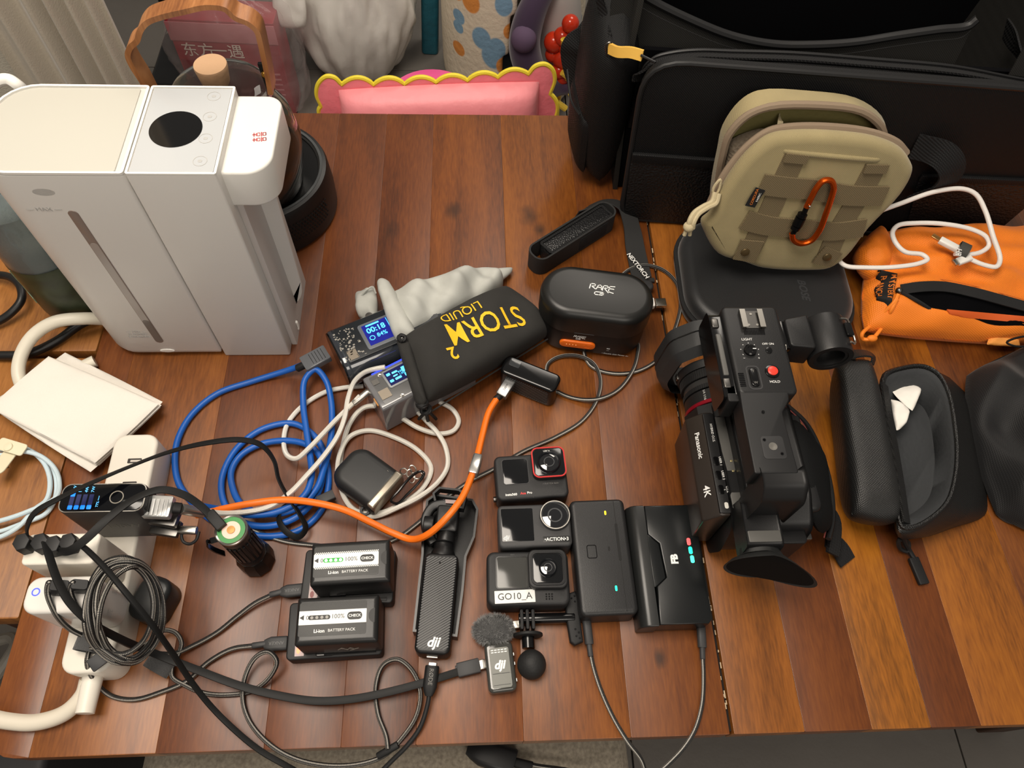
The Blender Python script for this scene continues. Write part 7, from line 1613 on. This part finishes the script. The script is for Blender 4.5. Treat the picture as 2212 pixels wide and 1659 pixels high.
one('inner_board', rbox(.108, .046, .0005, .002, .0001), mat('dark circuit board', (26, 30, 34), .3), TA, T3(0, -.001, .0455)); one('round_button', cyl(.0042, .0012, 20, .0004), STEELD, TA, T3(-.012, .0225, .0445)); one('power_jack', box(.010, .012, .0006), mat('brushed tin', (150, 140, 126), .35, .7), TA, T3(-.047, -.016, .0457))
TB = pbank('power_bank', 'grey transparent power bank in the lettered black pouch with small lit screen', P(777, 832, .048), P(832, 873, .048), 31, .110, .044, .050, CLI, .004)
one('display_frame', rbox(.034, .022, .0022, .003, .0008), mat('pale frame grey', (128, 130, 132), .25), TB, T3(-.020, .006, .0488))
one('display', box(.029, .0175, .0003), mat('navy screen', (8, 14, 60), .25, emit=(8, 16, 80), es=.5), TB, T3(-.020, .006, .0509), label='small lit navy display')
for k, (x, y, a, b2) in enumerate(((-.0310, .0105, .004, .003), (-.0310, .0020, .004, .003), (-.0240, .0100, .006, .0022), (-.0235, .0020, .007, .0026), (-.0250, .0060, .005, .0016), (-.0140, .0090, .0045, .0060), (-.0130, .0020, .0060, .0040))): one('display_glyph', rbox(a, b2, .0002, .0006, .0001), ST, TB, T3(x, y, .0511))
text('0.00A\n1.35V', .0030, ST, TB, T3(-.0175, .0065, .0514), ex=.00004)
one('blue_light_line', box(.050, .0016, .0008), mat('blue glow edge', (30, 50, 250), .3, emit=(40, 60, 255), es=2.2), TB, T3(-.020, .0205, .0487))
one('inner_board', rbox(.100, .036, .0005, .002, .0001), mat('grey circuit board', (84, 84, 84), .3), TB, T3(0, 0, .0492))
one('power_jack', box(.011, .011, .0008), mat('brushed tin', (150, 140, 126)), TB, T3(-.044, -.007, .0496)); one('power_jack', box(.007, .006, .0008), STEELD, TB, T3(-.046, .010, .0496))
for x, y in ((-.0385, .0150), (-.030, -.0175)): one('screw_ring', lathe([(.0008, 0), (.0022, 0), (.0022, .0006), (.0014, .0006), (.0008, .0002)], 18), STEEL, TB, T3(x, y, .0494))
one('port_outline', rimof(.012, .0045, .0018, .0007, .0006), STEEL, TB, T3(-.012, -.0165, .0494))
one('copper_port', box(.0008, .010, .005), mat('copper port', (214, 150, 84), .3, .8), TB, T3(-.0555, -.008, .040)); 
# grey pouch
GP = mat('light grey cotton', (176, 177, 171), .9, bump=('weave', 700, .35), var=(60, .05))
def fg_(u, w_, z, side):
    if side < 0: return z
    return z + .0065 * math.sin(8.5 * u + 1.8 * w_ + .5) * (1 - w_ * w_) + .003 * math.sin(15 * u - 4 * w_) * (1 - w_ * w_)
gpq = [P(812, 640, .035), P(1085, 582, .012), P(1085, 660, .0), P(862, 752, .035)]
gp_ = thing('grey_drawstring_pouch', 'light grey cotton pouch crumpled over the upper transparent power bank', 'pouch', (-.03, .50, TT))
fixn(MB().add(pillow(gpq, .034, .5, 2.8, 44, 30, .22, .005, 18, seed=2, fn=fg_)).build('pouch_body', GP, gp_, world=True))
fixn(MB().add(pillow([P(812, 606, .045), P(838, 600, .050), P(905, 725, .052), P(855, 745, .045)], .014, .8, 2.6, 16, 26, .25, .003, 40)).build('mouth_cuff', GP, gp_, world=True))
fixn(MB().add(pillow([P(770, 634, .012), P(812, 622, .025), P(815, 688, .030), P(775, 690, .020)], .010, .8, 3, 16, 16, .2, .003, 60)).build('side_hem', GP, gp_, world=True))
fixn(MB().add(pillow([P(1050, 582, .022), P(1108, 576, .006), P(1104, 590, .003), P(1065, 622, .008)], .008, .6, 2.4, 12, 12, .3, .001, 60)).build('pointed_corner', GP, gp_, world=True))
for k in range(3): MB().add(tube(cr(PP((780 + k * 4, 640 - k * 3, .030), (792 + k * 3, 626 - k * 2, .036), (806, 622 - k, .034), (812, 634, .030)), 5), .0010, 6)).build('drawstring', GP, gp_, world=True)
# black printed pouch
BP = mat('washed black cotton', (42, 41, 39), .92, bump=('weave', 600, .5), var=(40, .1))
def fb_(u, w_, z, side):
    if side < 0: return z
    return z + .003 * math.sin(7 * u + 2 * w_) * (1 - w_ * w_)
bpq = [P(852, 736, .050), P(1095, 612, .028), P(1200, 720, .014), P(915, 880, .037)]
bp_ = thing('black_printed_pouch', 'black cotton pouch with big yellow lettering over the lower power bank', 'pouch', (.03, .43, TT))
pb_ = fixn(MB().add(pillow(bpq, .027, 1.1, 5.5, 44, 34, .14, .003, 14, seed=9, fn=fb_)).build('pouch_body', BP, bp_, world=True))
bvp = bvh_of(pb_)
def ptxt(s_, c0, c1, size, m, hh=.06, **k):
    a = P(*c0, hh); b_ = P(*c1, hh); an = math.atan2((b_ - a).y, (b_ - a).x); c = (a + b_) / 2
    return text(s_, size, m, bp_, Matrix.Translation(Vector((c.x, c.y, TT))) @ Matrix.Rotation(an, 4, 'Z'), ex=0, drape=(bvp, .0009), **k)
YP = mat('yellow print', (240, 186, 30), .7)
o = ptxt('STORM', (1124, 664), (972, 724), .0370, YP, bold=.0002, sx=.74, name='yellow_lettering')
ptxt('LIQUID', (1028, 660), (962, 690), .0150, YP, name='yellow_lettering')
ptxt('2', (984, 760), (972, 766), .0190, YP, bold=.0004, name='yellow_lettering')
# seam and knotted cords
MB().add(tube(cr([bpq[2] + Vector((0, 0, -.002)), bpq[2].lerp(bpq[3], .5) + Vector((0, -.002, -.006)), bpq[3] + Vector((.004, -.002, -.010))], 6), .0009, 6)).build('side_seam', BP, bp_, world=True)
fixn(MB().add(pillow([P(852, 728, .060), P(885, 735, .060), P(925, 872, .052), P(900, 880, .045)], .010, .8, 2.8, 14, 24, .2, .003, 60)).build('mouth_cuff', BP, bp_, world=True))
for (x, y, h, n_, sc2) in ((868, 730, .066, 5, .8), (912, 872, .046, 7, 1.0), (920, 885, .036, 7, 1.0)):
    c0 = P(x, y, h); rk = random.Random(x)
    for k in range(n_):
        a_ = rk.uniform(0, 2 * PI); r_ = .0050 * sc2; ph = rk.uniform(-.8, .8)
        pts = [c0 + Matrix.Rotation(a_, 3, 'Z') @ Matrix.Rotation(ph, 3, 'X') @ Vector((r_ * math.cos(q), r_ * .75 * math.sin(q), 0)) for q in np.linspace(0, 2 * PI, 12, endpoint=False)]
        MB().add(tube(pts, .0020 * sc2, 7, True)).build('cord_knot', BLKM, bp_, world=True)
for (a, b_) in (((922, 888), (905, 905)), ((920, 888), (925, 912)), ((924, 886), (942, 905))): MB().add(tube(cr([P(*a, .032), P((a[0] + b_[0]) / 2, (a[1] + b_[1]) / 2, .022), P(*b_, .010)], 4), .0018, 7)).build('cord_end', BLKM, bp_, world=True)

# ------------------------------------------------ elastic strap holder
el_ = thing('strap_holster', 'black elastic strap with mesh holster and white lettering behind the oval case', 'strap', (.12, .60, TT))
EL = mat('black elastic', (38, 38, 38), .75, bump=('weave', 480, .9)); 
a = P(1168, 583, .0); b_ = P(1298, 500, .0); dd = (b_ - a); an = math.degrees(math.atan2(dd.y, dd.x)); Lh = dd.length; c_ = (a + b_) / 2 + Vector((0, .008, 0))
so = rr(Lh + .030, .0285, .0125, 8)
Mh = Matrix.Translation(Vector((c_.x, c_.y, TT))) @ Rz(an)
MB().add(wall(so, inset(so, .0022), .0005, .0285), Mh).build('elastic_band', EL, el_, world=True)
MB().add(ext(rr(Lh + .002, .0225, .006, 4), .004, .0255, .004, .001), Mh @ T3(.006, 0, 0)).build('mesh_pocket', mat('shiny black mesh', (30, 30, 31), .3, bump=('vor', 500, 1)), el_, world=True)
MB().add(rimof(Lh + .002, .0225, .004, .003, .0015), Mh @ T3(.006, 0, .0252)).build('pocket_binding', NYW, el_, world=True)
MB().add(rbox(.045, .0008, .020, .001, .0003), Mh @ T3(.022, -.0146, .005)).build('hook_patch', mat('black hook tape', (20, 20, 22)), el_, world=True)
stp = cr([P(1245, 466, .016), P(1285, 444, .016), P(1320, 436, .016), P(1350, 450, .015), P(1365, 490, .012), P(1372, 535, .006), P(1386, 600, .0022)], 8)
dU = [Vector((-.3, .9, .3)), Vector((-.2, .6, .7)), Vector((0, .5, .8)), Vector((.3, .3, .9)), Vector((.35, 0, .9)), Vector((.1, 0, 1)), Vector((0, 0, 1))]
U = []
for i in range(len(stp)):
    f_ = i / (len(stp) - 1) * 6; k = min(5, int(f_)); U.append(dU[k].lerp(dU[k + 1], f_ - k))
MB().add(ribbon(stp, .0245, .0014, U)).build('elastic_strap', EL, el_, world=True)
a, b_ = P(1362, 552, .008), P(1392, 602, .004); u_ = (b_ - a).normalized()
text('NEXTORCH', .0078, WHTM, el_, Matrix.Translation((a + b_) / 2 + Vector((.000, 0, .0026))) @ Rz(math.degrees(math.atan2(u_.y, u_.x)) + 4), ex=.0001, bold=.00015, world=True)
MB().add(rbox(.026, .006, .003, .001, .0006), Matrix.Translation(P(1390, 606, .001)) @ Rz(-4)).build('end_stitching', EL, el_, world=True)
